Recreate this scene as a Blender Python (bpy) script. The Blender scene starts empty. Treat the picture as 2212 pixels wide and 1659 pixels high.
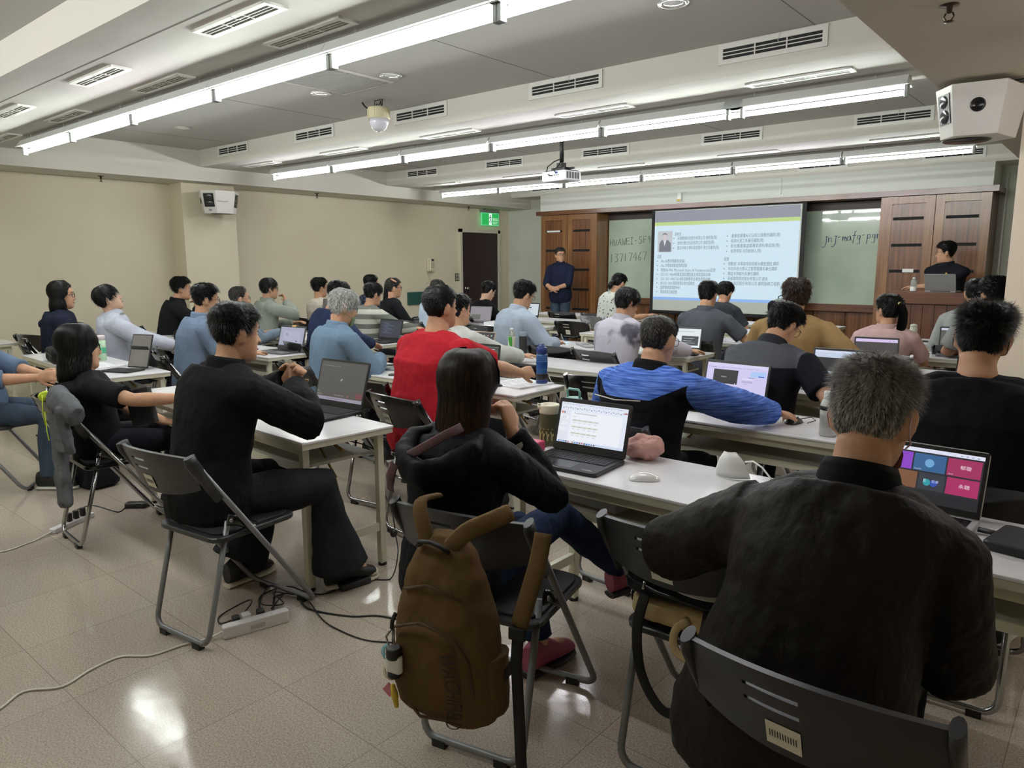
import bpy, math, random
import numpy as np
from mathutils import Vector, Matrix, noise
S = bpy.context.scene
COL = S.collection
V = Vector
PI = math.pi
# ---------------------------------------------------------------- camera
yaw, pit, rol = 0.70016901, -0.16447834, -0.00310294
f_ = V((-math.sin(yaw)*math.cos(pit), math.cos(yaw)*math.cos(pit), math.sin(pit)))
r_ = V((math.cos(yaw), math.sin(yaw), 0)); u_ = r_.cross(f_)
r2 = math.cos(rol)*r_ + math.sin(rol)*u_; u2 = -math.sin(rol)*r_ + math.cos(rol)*u_
cd = bpy.data.cameras.new('camera'); cam = bpy.data.objects.new('camera', cd); COL.objects.link(cam)
cam.matrix_world = Matrix(((r2.x, u2.x, -f_.x, 0), (r2.y, u2.y, -f_.y, 0), (r2.z, u2.z, -f_.z, 1.5), (0, 0, 0, 1)))
cd.sensor_width = 36; cd.sensor_fit = 'HORIZONTAL'; cd.lens = 1578.7/2212*36; cd.clip_start = .02
S.camera = cam
# ---------------------------------------------------------------- world, exposure
w = bpy.data.worlds.new('world'); S.world = w; w.use_nodes = True
w.node_tree.nodes['Background'].inputs[0].default_value = (.75, .8, .85, 1)
w.node_tree.nodes['Background'].inputs[1].default_value = .02
S.view_settings.view_transform = 'Standard'; S.view_settings.look = 'None'
S.view_settings.exposure = 0.0; S.view_settings.gamma = 1; S.view_settings.use_curve_mapping = False
TUBE_POWER = 78.0
try:
    S.cycles.use_denoising = True; S.cycles.max_bounces = 7; S.cycles.diffuse_bounces = 5
    S.cycles.sample_clamp_indirect = 4.0
except Exception: pass
# ---------------------------------------------------------------- materials
MATS = {}
def srgb(h):
    if isinstance(h, str):
        h = h.lstrip('#'); h = ''.join(x*2 for x in h) if len(h) == 3 else h; c = [int(h[i:i+2], 16)/255 for i in (0, 2, 4)]
        return tuple(x/12.92 if x <= .04045 else ((x+.055)/1.055)**2.4 for x in c)
    return tuple(h)
def mat(name, col, rough=.5, metal=0, emit=0, alpha=1, trans=0, spec=None, coat=0, sheen=0):
    if name in MATS: return MATS[name]
    m = bpy.data.materials.new(name); m.use_nodes = True
    b = m.node_tree.nodes['Principled BSDF']; c = srgb(col)
    b.inputs['Base Color'].default_value = (*c, 1); b.inputs['Roughness'].default_value = rough
    b.inputs['Metallic'].default_value = metal
    if emit: b.inputs['Emission Color'].default_value = (*c, 1); b.inputs['Emission Strength'].default_value = emit
    if trans: b.inputs['Transmission Weight'].default_value = trans; b.inputs['IOR'].default_value = 1.33
    if spec is not None: b.inputs['Specular IOR Level'].default_value = spec
    if coat: b.inputs['Coat Weight'].default_value = coat; b.inputs['Coat Roughness'].default_value = .15
    if sheen: b.inputs['Sheen Weight'].default_value = sheen
    m.diffuse_color = (*c, 1); MATS[name] = m
    return m
def N(m, t, **k):
    n = m.node_tree.nodes.new(t)
    for a, v in k.items():
        if a.startswith('i_'): n.inputs[a[2:].replace('_', ' ')].default_value = v
        else: setattr(n, a, v)
    return n
def L(m, a, ao, b, bi): m.node_tree.links.new(a.outputs[ao], b.inputs[bi])
def B(m): return m.node_tree.nodes['Principled BSDF']
def noisy(m, c1, c2, scale=8, detail=4, stretch=(1, 1, 1), lo=.35, hi=.65, bump=0, bscale=None, bd=.01, rot=(0, 0, 0)):
    tc = N(m, 'ShaderNodeTexCoord'); mp = N(m, 'ShaderNodeMapping'); mp.inputs['Scale'].default_value = stretch
    mp.inputs['Rotation'].default_value = rot
    L(m, tc, 'Object', mp, 'Vector')
    n = N(m, 'ShaderNodeTexNoise'); n.inputs['Scale'].default_value = scale; n.inputs['Detail'].default_value = detail
    L(m, mp, 0, n, 'Vector')
    if c1 is not None:
        r = N(m, 'ShaderNodeValToRGB'); e = r.color_ramp.elements
        e[0].position = lo; e[1].position = hi; e[0].color = (*srgb(c1), 1); e[1].color = (*srgb(c2), 1)
        L(m, n, 0, r, 0); L(m, r, 0, B(m), 'Base Color')
    if bump:
        n2 = n
        if bscale:
            n2 = N(m, 'ShaderNodeTexNoise'); n2.inputs['Scale'].default_value = bscale; n2.inputs['Detail'].default_value = 5
            L(m, mp, 0, n2, 'Vector')
        bp = N(m, 'ShaderNodeBump'); bp.inputs['Strength'].default_value = bump; bp.inputs['Distance'].default_value = bd
        L(m, n2, 0, bp, 'Height'); L(m, bp, 0, B(m), 'Normal')
    return m
def cloth(name, c, var=.8, rough=.85, fold=.55, weave=True):
    if name in MATS: return MATS[name]
    a = srgb(c); b2 = tuple(x*var for x in a)
    m = mat(name, a, rough, spec=.13)
    noisy(m, b2, a, scale=9, detail=6, lo=.3, hi=.6, bump=fold, bscale=7, bd=.03, stretch=(1, 1, .55))
    return m
# ---------------------------------------------------------------- mesh helpers
class MB:
    def __init__(s): s.v = []; s.f = []; s.m = []; s.mats = []; s.sm = []
    def mi(s, m):
        if m not in s.mats: s.mats.append(m)
        return s.mats.index(m)
    def add(s, vs, fs, m=None, smooth=False):
        o = len(s.v); s.v += [tuple(v) for v in vs]; i = s.mi(m)
        for f in fs: s.f.append(tuple(x+o for x in f)); s.m.append(i); s.sm.append(smooth)
    def box(s, c, d, m=None, R=None):
        x, y, z = d[0]/2, d[1]/2, d[2]/2
        vs = [V((a*x, b*y, e*z)) for a in (-1, 1) for b in (-1, 1) for e in (-1, 1)]
        if R is not None: vs = [R @ v for v in vs]
        s.add([v+V(c) for v in vs], [(0, 1, 3, 2), (4, 6, 7, 5), (0, 4, 5, 1), (2, 3, 7, 6), (0, 2, 6, 4), (1, 5, 7, 3)], m)
        return s
    def bb(s, x0, x1, y0, y1, z0, z1, m=None):
        return s.box(((x0+x1)/2, (y0+y1)/2, (z0+z1)/2), (abs(x1-x0), abs(y1-y0), abs(z1-z0)), m)
    def rbox(s, c, d, r, m=None, R=None, seg=4):   # box with rounded vertical corners and softened top
        pts = []
        hx, hy, hz = d[0]/2, d[1]/2, d[2]/2; r = min(r, hx*.99, hy*.99)
        for k, (sx, sy) in enumerate(((1, 1), (-1, 1), (-1, -1), (1, -1))):
            for j in range(seg+1):
                a = k*PI/2 + j/seg*PI/2
                pts.append((sx*(hx-r)+r*math.cos(a), sy*(hy-r)+r*math.sin(a)))
        b = min(r, hz)*.35; n = len(pts); vs = []
        for z, q in ((-hz, 1-b/hx), (-hz+b, 1), (hz-b, 1), (hz, 1-b/hx)):
            for x, y in pts: vs.append(V((x*q if q != 1 else x, y*q if q != 1 else y, z)))
        if R is not None: vs = [R @ v for v in vs]
        vs = [v+V(c) for v in vs]
        fs = [tuple(reversed(range(n))), tuple(range(3*n, 4*n))]
        for k in range(3):
            for j in range(n): fs.append((k*n+j, k*n+(j+1) % n, (k+1)*n+(j+1) % n, (k+1)*n+j))
        s.add(vs, fs, m); return s
    def tube(s, pts, r, m=None, seg=8, cap=True, flat=1, up=None):
        pts = [V(p) for p in pts]; n = len(pts); rings = []
        rr = r if hasattr(r, '__len__') else [r]*n
        prev = None
        for i, p in enumerate(pts):
            t = (pts[min(i+1, n-1)]-pts[max(i-1, 0)])
            t = t.normalized() if t.length > 1e-9 else V((0, 0, 1))
            if prev is None:
                a = V(up) if up is not None else (V((0, 0, 1)) if abs(t.z) < .9 else V((1, 0, 0)))
            else: a = prev
            x = (a - t*a.dot(t)).normalized(); prev = x; y = t.cross(x)
            ri = rr[i]; ra, rb = (ri if hasattr(ri, '__len__') else (ri, ri*flat))
            rings.append([p + x*ra*math.cos(2*PI*j/seg) + y*rb*math.sin(2*PI*j/seg) for j in range(seg)])
        s.loft(rings, m, cap); return s
    def loft(s, rings, m=None, cap=True, smooth=True, closed=True):
        n = len(rings[0]); vs = [v for r in rings for v in r]; fs = []
        for k in range(len(rings)-1):
            for j in range(n if closed else n-1):
                fs.append((k*n+j, k*n+(j+1) % n, (k+1)*n+(j+1) % n, (k+1)*n+j))
        s.add(vs, fs, m, smooth)
        if cap:
            o = len(s.v)-len(vs); i = s.mi(m)
            s.f.append(tuple(o+j for j in reversed(range(n)))); s.m.append(i); s.sm.append(False)
            s.f.append(tuple(o+len(vs)-n+j for j in range(n))); s.m.append(i); s.sm.append(False)
        return s
    def lathe(s, prof, m=None, seg=20, c=(0, 0, 0), cap=True):
        s.loft([[V((c[0]+r*math.cos(2*PI*j/seg), c[1]+r*math.sin(2*PI*j/seg), c[2]+z)) for j in range(seg)] for r, z in prof], m, cap)
        return s
    def ell(s, c, d, m=None, R=None, seg=14):
        rings = []
        n = max(6, seg//2)
        for i in range(n+1):
            a = -PI/2+PI*min(max(i/n, .02), .98); 
            rg = [V((d[0]*math.cos(a)*math.cos(2*PI*j/seg), d[1]*math.cos(a)*math.sin(2*PI*j/seg), d[2]*math.sin(a))) for j in range(seg)]
            if R is not None: rg = [R @ v for v in rg]
            rings.append([v+V(c) for v in rg])
        return s.loft(rings, m)
    def build(s, name, parent=None, loc=None, rz=0, m=None, bevel=0, kind=None, R=None):
        me = bpy.data.meshes.new(name); me.from_pydata(s.v, [], s.f)
        for x in ([m] if m else s.mats):
            if x: me.materials.append(x)
        if not m and len(s.mats) > 1: me.polygons.foreach_set('material_index', s.m)
        me.polygons.foreach_set('use_smooth', s.sm)
        me.update()
        o = bpy.data.objects.new(name, me); COL.objects.link(o)
        if parent: o.parent = parent
        if loc is not None: o.location = loc
        if rz: o.rotation_euler.z = rz
        if R is not None: o.rotation_euler = R.to_euler()
        if bevel:
            b = o.modifiers.new('b', 'BEVEL'); b.width = bevel; b.segments = 2; b.limit_method = 'ANGLE'; b.angle_limit = .7
        if kind: o['kind'] = kind
        return o
def empty(name, loc=(0, 0, 0), rz=0, label=None, cat=None, group=None):
    o = bpy.data.objects.new(name, None); COL.objects.link(o); o.location = loc; o.rotation_euler = (0, 0, rz); o.empty_display_size = .1
    return tag(o, label, cat, group)
def tag(o, label=None, cat=None, group=None, kind=None):
    if label: o['label'] = label
    if cat: o['category'] = cat
    if group: o['group'] = group
    if kind: o['kind'] = kind
    return o
def copy_tree(o, parent=None):
    c = o.copy(); COL.objects.link(c)
    if parent: c.parent = parent
    for ch in list(o.children): copy_tree(ch, c)
    return c
def Rz(a): return Matrix.Rotation(a, 3, 'Z')
def Rx(a): return Matrix.Rotation(a, 3, 'X')
def Ry(a): return Matrix.Rotation(a, 3, 'Y')
def text_tris(txt, size, font=None):
    """flat glyph mesh of a text: verts (x, y) and faces"""
    cu = bpy.data.curves.new('t', 'FONT'); cu.body = txt; cu.size = size; cu.resolution_u = 2
    o = bpy.data.objects.new('t', cu); COL.objects.link(o)
    bpy.context.view_layer.update()
    me = bpy.data.meshes.new_from_object(o.evaluated_get(bpy.context.evaluated_depsgraph_get()))
    vs = [(v.co.x, v.co.y) for v in me.vertices]; fs = [tuple(p.vertices) for p in me.polygons]
    bpy.data.objects.remove(o); bpy.data.curves.remove(cu); bpy.data.meshes.remove(me)
    return vs, fs
def put_text(mb, txt, size, O, X, Y, m, width=None, shear=0):
    vs, fs = text_tris(txt, size)
    if not vs: return
    x1 = max(v[0] for v in vs); k = width/x1 if width else 1
    O, X, Y = V(O), V(X), V(Y)
    mb.add([O + X*(x*k+y*shear) + Y*y for x, y in vs], fs, m)
def smooth_path(P, k=6):
    P = [V(p) for p in P]; out = []
    for i in range(len(P)-1):
        p0, p1, p2, p3 = P[max(i-1, 0)], P[i], P[i+1], P[min(i+2, len(P)-1)]
        for j in range(k):
            t = j/k; out.append(.5*((2*p1)+(p2-p0)*t+(2*p0-5*p1+4*p2-p3)*t*t+(3*p1-p0-3*p2+p3)*t**3))
    out.append(P[-1]); return out
# ================================================================ SETTING
X0, XB, XR = -9.6, -9.03, -1.0       # left wall, inner faces of the two long side beams
ZB, ZS, ZR = 2.513, 2.686, 2.887     # side beam, cross beam and recess ceiling heights
YF, YBK, XRW = 11.3, -3.2, 1.3
wallm = noisy(mat('cream_wall_paint', '#d2c9b2', .75, spec=.3), '#cdc3ab', '#d6ceb8', scale=.9, detail=5, lo=.3, hi=.7, bump=.06, bscale=60, bd=.004)
wallg = noisy(mat('front_wall_paint', '#c6c8bc', .75, spec=.3), '#c0c2b6', '#cdcfc4', scale=1.1, detail=4, bump=.05, bscale=60, bd=.004)
ceilm = noisy(mat('ceiling_paint', '#c2c0ba', .8, spec=.2), '#b9b7b1', '#cbc9c3', scale=1.6, detail=6, stretch=(.5, 2.2, 1), lo=.3, hi=.7)
ceild = mat('recess_ceiling_board', '#b3b1ac', .8, spec=.2)
beamm = mat('beam_paint', '#cfccc2', .8, spec=.2)
sideb = mat('side_beam_paint', '#bdb6a8', .8, spec=.2)
seam = mat('board_seam', '#6e6c68', .9)
grey = mat('vent_white_metal', '#d9d8d2', .4)
dark = mat('vent_slot_dark', '#141414', .7)
# floor: polished beige granite tiles, 0.507 m
fl = mat('polished_granite_tile', '#b8aa9c', .12, spec=.55)
tc = N(fl, 'ShaderNodeTexCoord'); sx = N(fl, 'ShaderNodeSeparateXYZ'); L(fl, tc, 'Object', sx, 0)
def gridline(comp, off, wd):
    a = N(fl, 'ShaderNodeMath', operation='SUBTRACT'); L(fl, sx, comp, a, 0); a.inputs[1].default_value = off
    b = N(fl, 'ShaderNodeMath', operation='DIVIDE'); L(fl, a, 0, b, 0); b.inputs[1].default_value = .507
    c = N(fl, 'ShaderNodeMath', operation='FRACT'); L(fl, b, 0, c, 0)
    d = N(fl, 'ShaderNodeMath', operation='SUBTRACT'); L(fl, c, 0, d, 0); d.inputs[1].default_value = .5
    e = N(fl, 'ShaderNodeMath', operation='ABSOLUTE'); L(fl, d, 0, e, 0)
    g = N(fl, 'ShaderNodeMath', operation='GREATER_THAN'); L(fl, e, 0, g, 0); g.inputs[1].default_value = .5-wd/.507
    return g, b
gx, bx_ = gridline('X', -2.178, .0014); gy, by_ = gridline('Y', .802, .0014)
gm = N(fl, 'ShaderNodeMath', operation='MAXIMUM'); L(fl, gx, 0, gm, 0); L(fl, gy, 0, gm, 1)
n1 = N(fl, 'ShaderNodeTexNoise', i_Scale=170, i_Detail=3); L(fl, tc, 'Object', n1, 'Vector')
cr = N(fl, 'ShaderNodeValToRGB'); e = cr.color_ramp.elements
e[0].position = .35; e[0].color = (*srgb('#9a8d80'), 1); e[1].position = .62; e[1].color = (*srgb('#c2b5a7'), 1); L(fl, n1, 0, cr, 0)
# per tile tint
fx = N(fl, 'ShaderNodeMath', operation='FLOOR'); L(fl, bx_, 0, fx, 0); fy = N(fl, 'ShaderNodeMath', operation='FLOOR'); L(fl, by_, 0, fy, 0)
cb = N(fl, 'ShaderNodeCombineXYZ'); L(fl, fx, 0, cb, 0); L(fl, fy, 0, cb, 1)
wn = N(fl, 'ShaderNodeTexWhiteNoise', noise_dimensions='3D'); L(fl, cb, 0, wn, 'Vector')
mr = N(fl, 'ShaderNodeMapRange'); mr.inputs['To Min'].default_value = .93; mr.inputs['To Max'].default_value = 1.03; L(fl, wn, 'Value', mr, 0)
hs = N(fl, 'ShaderNodeHueSaturation'); L(fl, mr, 0, hs, 'Value'); L(fl, cr, 0, hs, 'Color')
mx = N(fl, 'ShaderNodeMix', data_type='RGBA'); L(fl, gm, 0, mx, 'Factor'); L(fl, hs, 0, mx, 6); mx.inputs[7].default_value = (*srgb('#877b70'), 1)
L(fl, mx, 2, B(fl), 'Base Color')
n3 = N(fl, 'ShaderNodeTexNoise', i_Scale=9, i_Detail=6); L(fl, tc, 'Object', n3, 'Vector')
mr2 = N(fl, 'ShaderNodeMapRange'); mr2.inputs['To Min'].default_value = .09; mr2.inputs['To Max'].default_value = .2; L(fl, n3, 0, mr2, 0); L(fl, mr2, 0, B(fl), 'Roughness')
n4 = N(fl, 'ShaderNodeTexNoise', i_Scale=14, i_Detail=2); L(fl, tc, 'Object', n4, 'Vector')
bp = N(fl, 'ShaderNodeBump'); bp.inputs['Strength'].default_value = .05; bp.inputs['Distance'].default_value = .01; L(fl, n4, 0, bp, 'Height'); L(fl, bp, 0, B(fl), 'Normal')
MB().bb(X0-.2, XRW+.2, YBK-.2, YF+.2, -.1, 0, fl).build('floor', kind='structure')
# walls
MB().bb(X0-.15, X0, YBK, YF+.15, 0, 3.0, wallm).build('wall_left', kind='structure')
MB().bb(X0, XRW, YF, YF+.15, 0, 3.0, wallg).build('wall_front', kind='structure')
MB().bb(XRW, XRW+.15, YBK, YF+.15, 0, 3.0, wallm).build('wall_right', kind='structure')
MB().bb(X0-.15, XRW+.15, YBK-.15, YBK, 0, 3.0, wallm).build('wall_back', kind='structure')
# pillars
MB().bb(X0, -9.27, 4.56, 5.28, 0, ZB, wallm).build('wall_pillar_left', kind='structure')
MB().bb(-.60, XRW, 5.45, 6.2, 0, ZB, mat('pillar_paint', '#e6dac8', .7, spec=.3)).build('wall_pillar_right', kind='structure')
# side beams
MB().bb(X0, XB, YBK, YF, ZB, 3.0, beamm).build('ceiling_beam_left', kind='structure')
MB().bb(XR, XRW, YBK, YF, ZB, 3.0, sideb).build('ceiling_beam_right', kind='structure')
# cross beams and recess ceiling
BEAMS = [(-1.35, -.25), (1.675, 2.76), (4.706, 5.62), (7.713, 8.72)]
for y0, y1 in BEAMS:
    b = MB().bb(XB, XR, y0, y1, ZS, 3.0, ceilm)
    b.bb(XB, XR, y0-.004, y0, ZS-.001, 2.99, beamm)
    if y0 == 1.675: b.bb(XB, XR, 1.912, 1.918, ZS-.0015, ZS, seam)
    b.build('ceiling_cross_beam', kind='structure')
MB().bb(XB, XR, 10.71, YF, ZS, 3.0, beamm).build('ceiling_front_beam', kind='structure')
r = MB().bb(XB, XR, YBK, YF, ZR, 3.05, ceild)
for x in (-8.2, -6.1, -3.53, -1.6): r.bb(x-.002, x+.002, YBK, 10.7, ZR-.0015, ZR, seam)
r.build('ceiling', kind='structure')
# ---- air vents on the faces and undersides of the beams
def vent_proto():
    t = empty('air_vent', (0, 0, 0))
    f = MB(); W, H = .68, .125
    f.bb(-W/2, W/2, -.012, 0, H/2-.03, H/2, grey); f.bb(-W/2, W/2, -.012, 0, -H/2, -H/2+.03, grey)
    f.bb(-W/2, -W/2+.03, -.012, 0, -H/2, H/2, grey); f.bb(W/2-.03, W/2, -.012, 0, -H/2, H/2, grey)
    f.build('frame', t)
    MB().bb(-W/2+.03, W/2-.03, -.003, -.001, -H/2+.03, H/2-.03, dark).build('opening', t)
    s = MB()
    for z in (-.011, .011): s.bb(-W/2+.03, W/2-.03, -.011, -.003, z-.0028, z+.0028, grey)
    for x in (-.1, .1): s.bb(x-.004, x+.004, -.012, -.003, -H/2+.03, H/2-.03, grey)
    s.build('slat', t)
    MB().tube([(.05, -.014, .085), (.055, -.02, .06), (.045, -.018, .03), (.05, -.016, .01)], .0018, grey, 5).build('pull_string', t)
    return t
vp = vent_proto(); first = True
FACE = []
for row, Y in enumerate((4.702, 7.709, 10.71)):
    for i, x in enumerate((-8.22, -6.62, -5.02, -3.43, -1.86)):
        v = vp if first else copy_tree(vp); first = False
        v.location = (x, Y, ZS+.13)
        nm = ['face of the nearest cross beam', 'face of the second cross beam', 'front beam over the white bulkhead'][row]
        v['label'] = 'white slotted air vent, %s, on the %s' % (['leftmost', 'second from left', 'middle one', 'fourth from left', 'rightmost'][i], nm)
        v['category'] = 'air vent'; v['group'] = 'air vents on the beam faces'
und = [(-3.5, 2.07), (-5.18, 2.07), (-6.86, 2.07), (-3.42, 2.42), (-5.08, 2.42), (-6.74, 2.42), (-8.35, 2.42), (-8.45, 2.07)]
und2 = [(x, 5.05) for x in (-8.2, -6.6, -5.0, -3.4, -1.8)] + [(x, 8.1) for x in (-8.2, -6.6, -5.0, -3.4, -1.8)]
UL = ['nearest the camera in the back row', 'second in the back row', 'third in the back row', 'nearest the camera beside the long light', 'second beside the long light', 'third beside the long light', 'farthest beside the long light', 'farthest in the back row']
for i, (x, y) in enumerate(und+und2):
    v = copy_tree(vp); v.location = (x, y, ZS); v.rotation_euler = (-PI/2, 0, 0)
    v.rotation_euler = (PI/2, 0, 0)
    for ch in v.children: 
        if ch.name.startswith('pull'): pass
    v['category'] = 'air vent'; v['group'] = 'air vents under the beams'
    if i < 8: v['label'] = 'white slotted vent under the nearest beam, ' + UL[i]
    else:
        j = i-8
        v['label'] = 'thin white vent beside the %s light row, %s' % (['middle', 'farthest'][j//5], ['leftmost', 'second from left', 'middle of five', 'fourth from left', 'rightmost'][j % 5])
# ---- fluorescent batten lights in continuous rows
whm = mat('light_body_white', '#e4e6e4', .35)
cool = mat('tube_glow_cool', (.95, 1, .965), .3); cool2 = mat('tube_glow_violet', (.93, .92, 1), .3)
for m, c in ((cool, (.93, 1, .945)), (cool2, (.98, .95, 1))):
    B(m).inputs['Emission Color'].default_value = (*c, 1); B(m).inputs['Emission Strength'].default_value = TUBE_POWER
def light_proto(cm):
    t = empty('tube_light')
    MB().bb(-.602, .602, -.035, .035, .045, .1, whm).loft([[V((x, y, z)) for y, z in ((-.075, .04), (-.035, .1), (.035, .1), (.075, .04), (.05, .045), (0, .07), (-.05, .045))] for x in (-.602, .602)], whm, smooth=False).build('housing', t)
    MB().tube([(-.572, 0, 0), (.572, 0, 0)], .0165, cm, 12).build('tube', t)
    for sgn in (-1, 1): MB().rbox((sgn*.588, 0, .012), (.026, .042, .085), .008, mat('lamp_holder_grey', '#8d908e', .5)).build('lamp_holder', t)
    for x in (-.4, .4): MB().tube([(x, 0, .1), (x, 0, .146)], .0015, whm, 5).build('hanger_wire', t)
    return t
lp = [light_proto(cool), light_proto(cool2)]; used = [0, 0]
ROWS = [(2.53, 2.545, [-7.58, -6.36, -5.14, -3.92, -2.7, -1.62], 'nearest'), (5.30, 2.55, [-7.75, -6.53, -5.31, -4.09, -2.87, -1.8], 'middle'), (8.46, 2.55, [-7.98, -6.77, -5.55, -4.33, -3.11, -1.89], 'farthest'), (.45, 2.64, [-7.5, -6.2, -4.9, -3.6, -2.4], 'rear')]
for y, z, xs, nm in ROWS:
    for i, x in enumerate(xs):
        k = 1 if (i*7+len(nm)) % 3 == 0 else 0
        t = lp[k] if not used[k] else copy_tree(lp[k]); used[k] = 1
        if y == 2.53: x = [-7.55, -6.40, -5.19, -3.98, -2.77, -1.62][i]
        t.location = (x, y, z)
        t['label'] = 'glowing tube light, number %s from the left in the %s ceiling row' % (['one', 'two', 'three', 'four', 'five', 'six'][i], nm) if y > 1 else '%s tube light of the row behind the seats' % ['first', 'second', 'third', 'fourth', 'fifth'][i]
        t['category'] = 'ceiling light'; t['group'] = 'tube lights in ceiling rows'
t = copy_tree(lp[1]); t.location = (.55, 4.1, 2.41); t.rotation_euler.z = 0; t['label'] = 'added tube light under the right beam, outside the picture, brightening the pillar'; t['category'] = 'ceiling light'; t['group'] = 'tube lights in ceiling rows'  # extra unseen lamp, added to brighten the front of the right pillar
# ---- downlights
def downlight(x, y, label):
    t = empty('downlight', (x, y, ZR), 0, label, 'ceiling light', 'recessed downlights')
    MB().lathe([(.085, 0), (.085, -.008), (.066, -.010), (.06, -.002)], mat('downlight_trim', '#cfcfcb', .25, .6), 24).build('trim_ring', t)
    MB().lathe([(.062, -.002), (.05, -.008), (.03, -.010), (.01, -.011)], mat('downlight_lens', '#e8e8e8', .08, .3), 20).build('lens', t)
for x, y, l in ((-4.41, 3.84, 'round recessed downlight beside the square return grille'), (-5.29, 3.84, 'round recessed downlight left of the square grille'), (-7.68, 3.85, 'round recessed downlight nearest the left wall'), (-2.06, 3.81, 'round recessed downlight cut by the top of the picture')):
    downlight(x, y, l)
g = empty('return_air_grille', (-4.86, 3.68, ZR), 0, 'large square fine-slatted return air grille in the first ceiling recess', 'air vent')
MB().bb(-.31, .31, -.31, .31, -.008, 0, grey).build('frame', g)
s = MB()
for i in range(26): s.bb(-.28, .28, -.275+i*.0213, -.262+i*.0213, -.014, -.008, mat('grille_slat_grey', '#8f8e8a', .6))
s.build('slat', g)
# ---- dome camera
d = empty('dome_camera', (-5.125, 4.31, 2.62), 0, 'cream dome security camera hanging from the ceiling recess on a bracket', 'security camera')
MB().lathe([(.005, 0), (.03, .004), (.062, .03), (.082, .07), (.087, .105)], mat('dome_smoked_white', '#c9cad2', .18, coat=.6), 28).build('dome', d)
hb = MB(); hb.lathe([(.088, .105), (.094, .11), (.094, .19), (.088, .2), (.02, .202)], mat('camera_cream', '#cfc8a6', .5), 28)
for j in range(28):
    a = 2*PI*j/28; hb.box((.0945*math.cos(a), .0945*math.sin(a), .15), (.004, .004, .075), MATS['camera_cream'], Rz(a))
hb.build('housing', d)
blk = mat('matte_black', '#111111', .5)
MB().tube([(-.05, 0, .2), (-.05, 0, .262), (.05, 0, .262), (.05, 0, .2)], .004, blk, 6).build('bracket', d)
MB().tube([(-.19, -.02, .262), (-.16, -.02, .23), (-.13, -.01, .205), (-.08, 0, .2)], .008, blk, 6).tube([(-.03, 0, .2), (-.035, .01, .24), (0, .01, .225), (.03, 0, .25), (.03, .01, .2)], .005, blk, 6).build('cable', d)
# ---- sprinklers
def sprinkler(x, y, label, ts=1):
    t = empty('sprinkler', (x, y, ZB), 0, label, 'sprinkler', 'ceiling sprinklers')
    br = mat('sprinkler_brass', '#4b3d30', .35, .8)
    MB().lathe([(.035, 0), (.035, -.004), (.012, -.006), (.01, -.03), (.006, -.032)], br, 16).build('body', t)
    MB().tube([(-.012, 0, -.03), (-.018, 0, -.045), (-.006, 0, -.062), (.006, 0, -.062), (.018, 0, -.045), (.012, 0, -.03)], .0035, br, 6).build('frame', t)
    MB().lathe([(.006, -.06), (.02, -.062), (.02, -.065), (.004, -.067)], br, 12).build('deflector', t)
sprinkler(-9.34, 3.65, 'brass sprinkler head under the left beam, near the rear')
sprinkler(-9.32, 6.62, 'brass sprinkler head under the left beam, past the speaker')
sprinkler(-9.45, 10.0, 'brass sprinkler head under the left beam before the exit sign')
sprinkler(-.675, 3.53, 'brass sprinkler head under the right beam at picture top')
# ================================================================ FRONT WALL FITTINGS
def wood(name, c1, c2, rough=.35, st=(14, 14, .6)):
    m = mat(name, c1, rough, coat=.3)
    noisy(m, c1, c2, scale=2.2, detail=8, stretch=st, lo=.3, hi=.72)
    return m
wd = wood('walnut_veneer', '#4a2a17', '#80512f'); wd2 = wood('oak_frame', '#6a452a', '#94683f'); wdr = wood('walnut_horizontal', '#4d2d1c', '#75492d', st=(.6, 14, 14))
YC = 10.72
def cabinet(x0, x1, label, side):
    t = empty('wooden_cabinet', ((x0+x1)/2, YC, 0), 0, label, 'cabinet', 'tall slotted cabinets')
    hw = (x1-x0)/2
    MB().bb(-hw, hw, .03, YF-YC-.01, 0, 2.33, wd).build('body', t)
    for s in (-1, 1):
        dx0, dx1 = (-hw, -.004) if s < 0 else (.004, hw)
        d = MB(); wst = .1
        d.bb(dx0, dx0+wst, 0, .03, .02, 2.33, wd2); d.bb(dx1-wst, dx1, 0, .03, .02, 2.33, wd2)
        d.bb(dx0+wst, dx1-wst, 0, .03, 2.24, 2.33, wd2); d.bb(dx0+wst, dx1-wst, 0, .03, .02, .12, wd2)
        zs = [.12, .68, 1.03, 1.375, 1.71, 2.05, 2.24]
        for a, b in zip(zs[:-1], zs[1:]):
            d.bb(dx0+wst, dx1-wst, .006, .03, a+.017, b-.017, wd)
        dd = d.build('door', t)
        for z in zs[1:-1]:
            sl = MB().bb(dx0+wst, dx1-wst, .005, .03, z-.018, z+.018, wd)
            sl.bb(dx0+wst+.02, dx1-wst-.02, -.001, .005, z-.019, z+.019, mat('slot_black', '#050505', .8)); sl.build('hand_slot', dd)
    return t
c1 = cabinet(-8.33, -7.15, 'tall slotted wooden cabinet behind the standing speaker', 1)
c2 = cabinet(-2.61, -1.41, 'tall slotted wooden cabinet behind the lectern man', 1)
wl = mat('white_label', '#e8e8e6', .5)
tag(MB().bb(-8.19, -7.9, YC-.006, YC-.001, 2.035, 2.065, wl).build('paper_strip'), 'white paper strip in the top slot of the left cabinet door', 'paper')
tag(MB().bb(-2.33, -2.2, YC-.006, YC-.001, 1.36, 1.405, wl).build('paper_strip'), 'small white paper tag in a slot left of the lectern man', 'paper')
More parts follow.
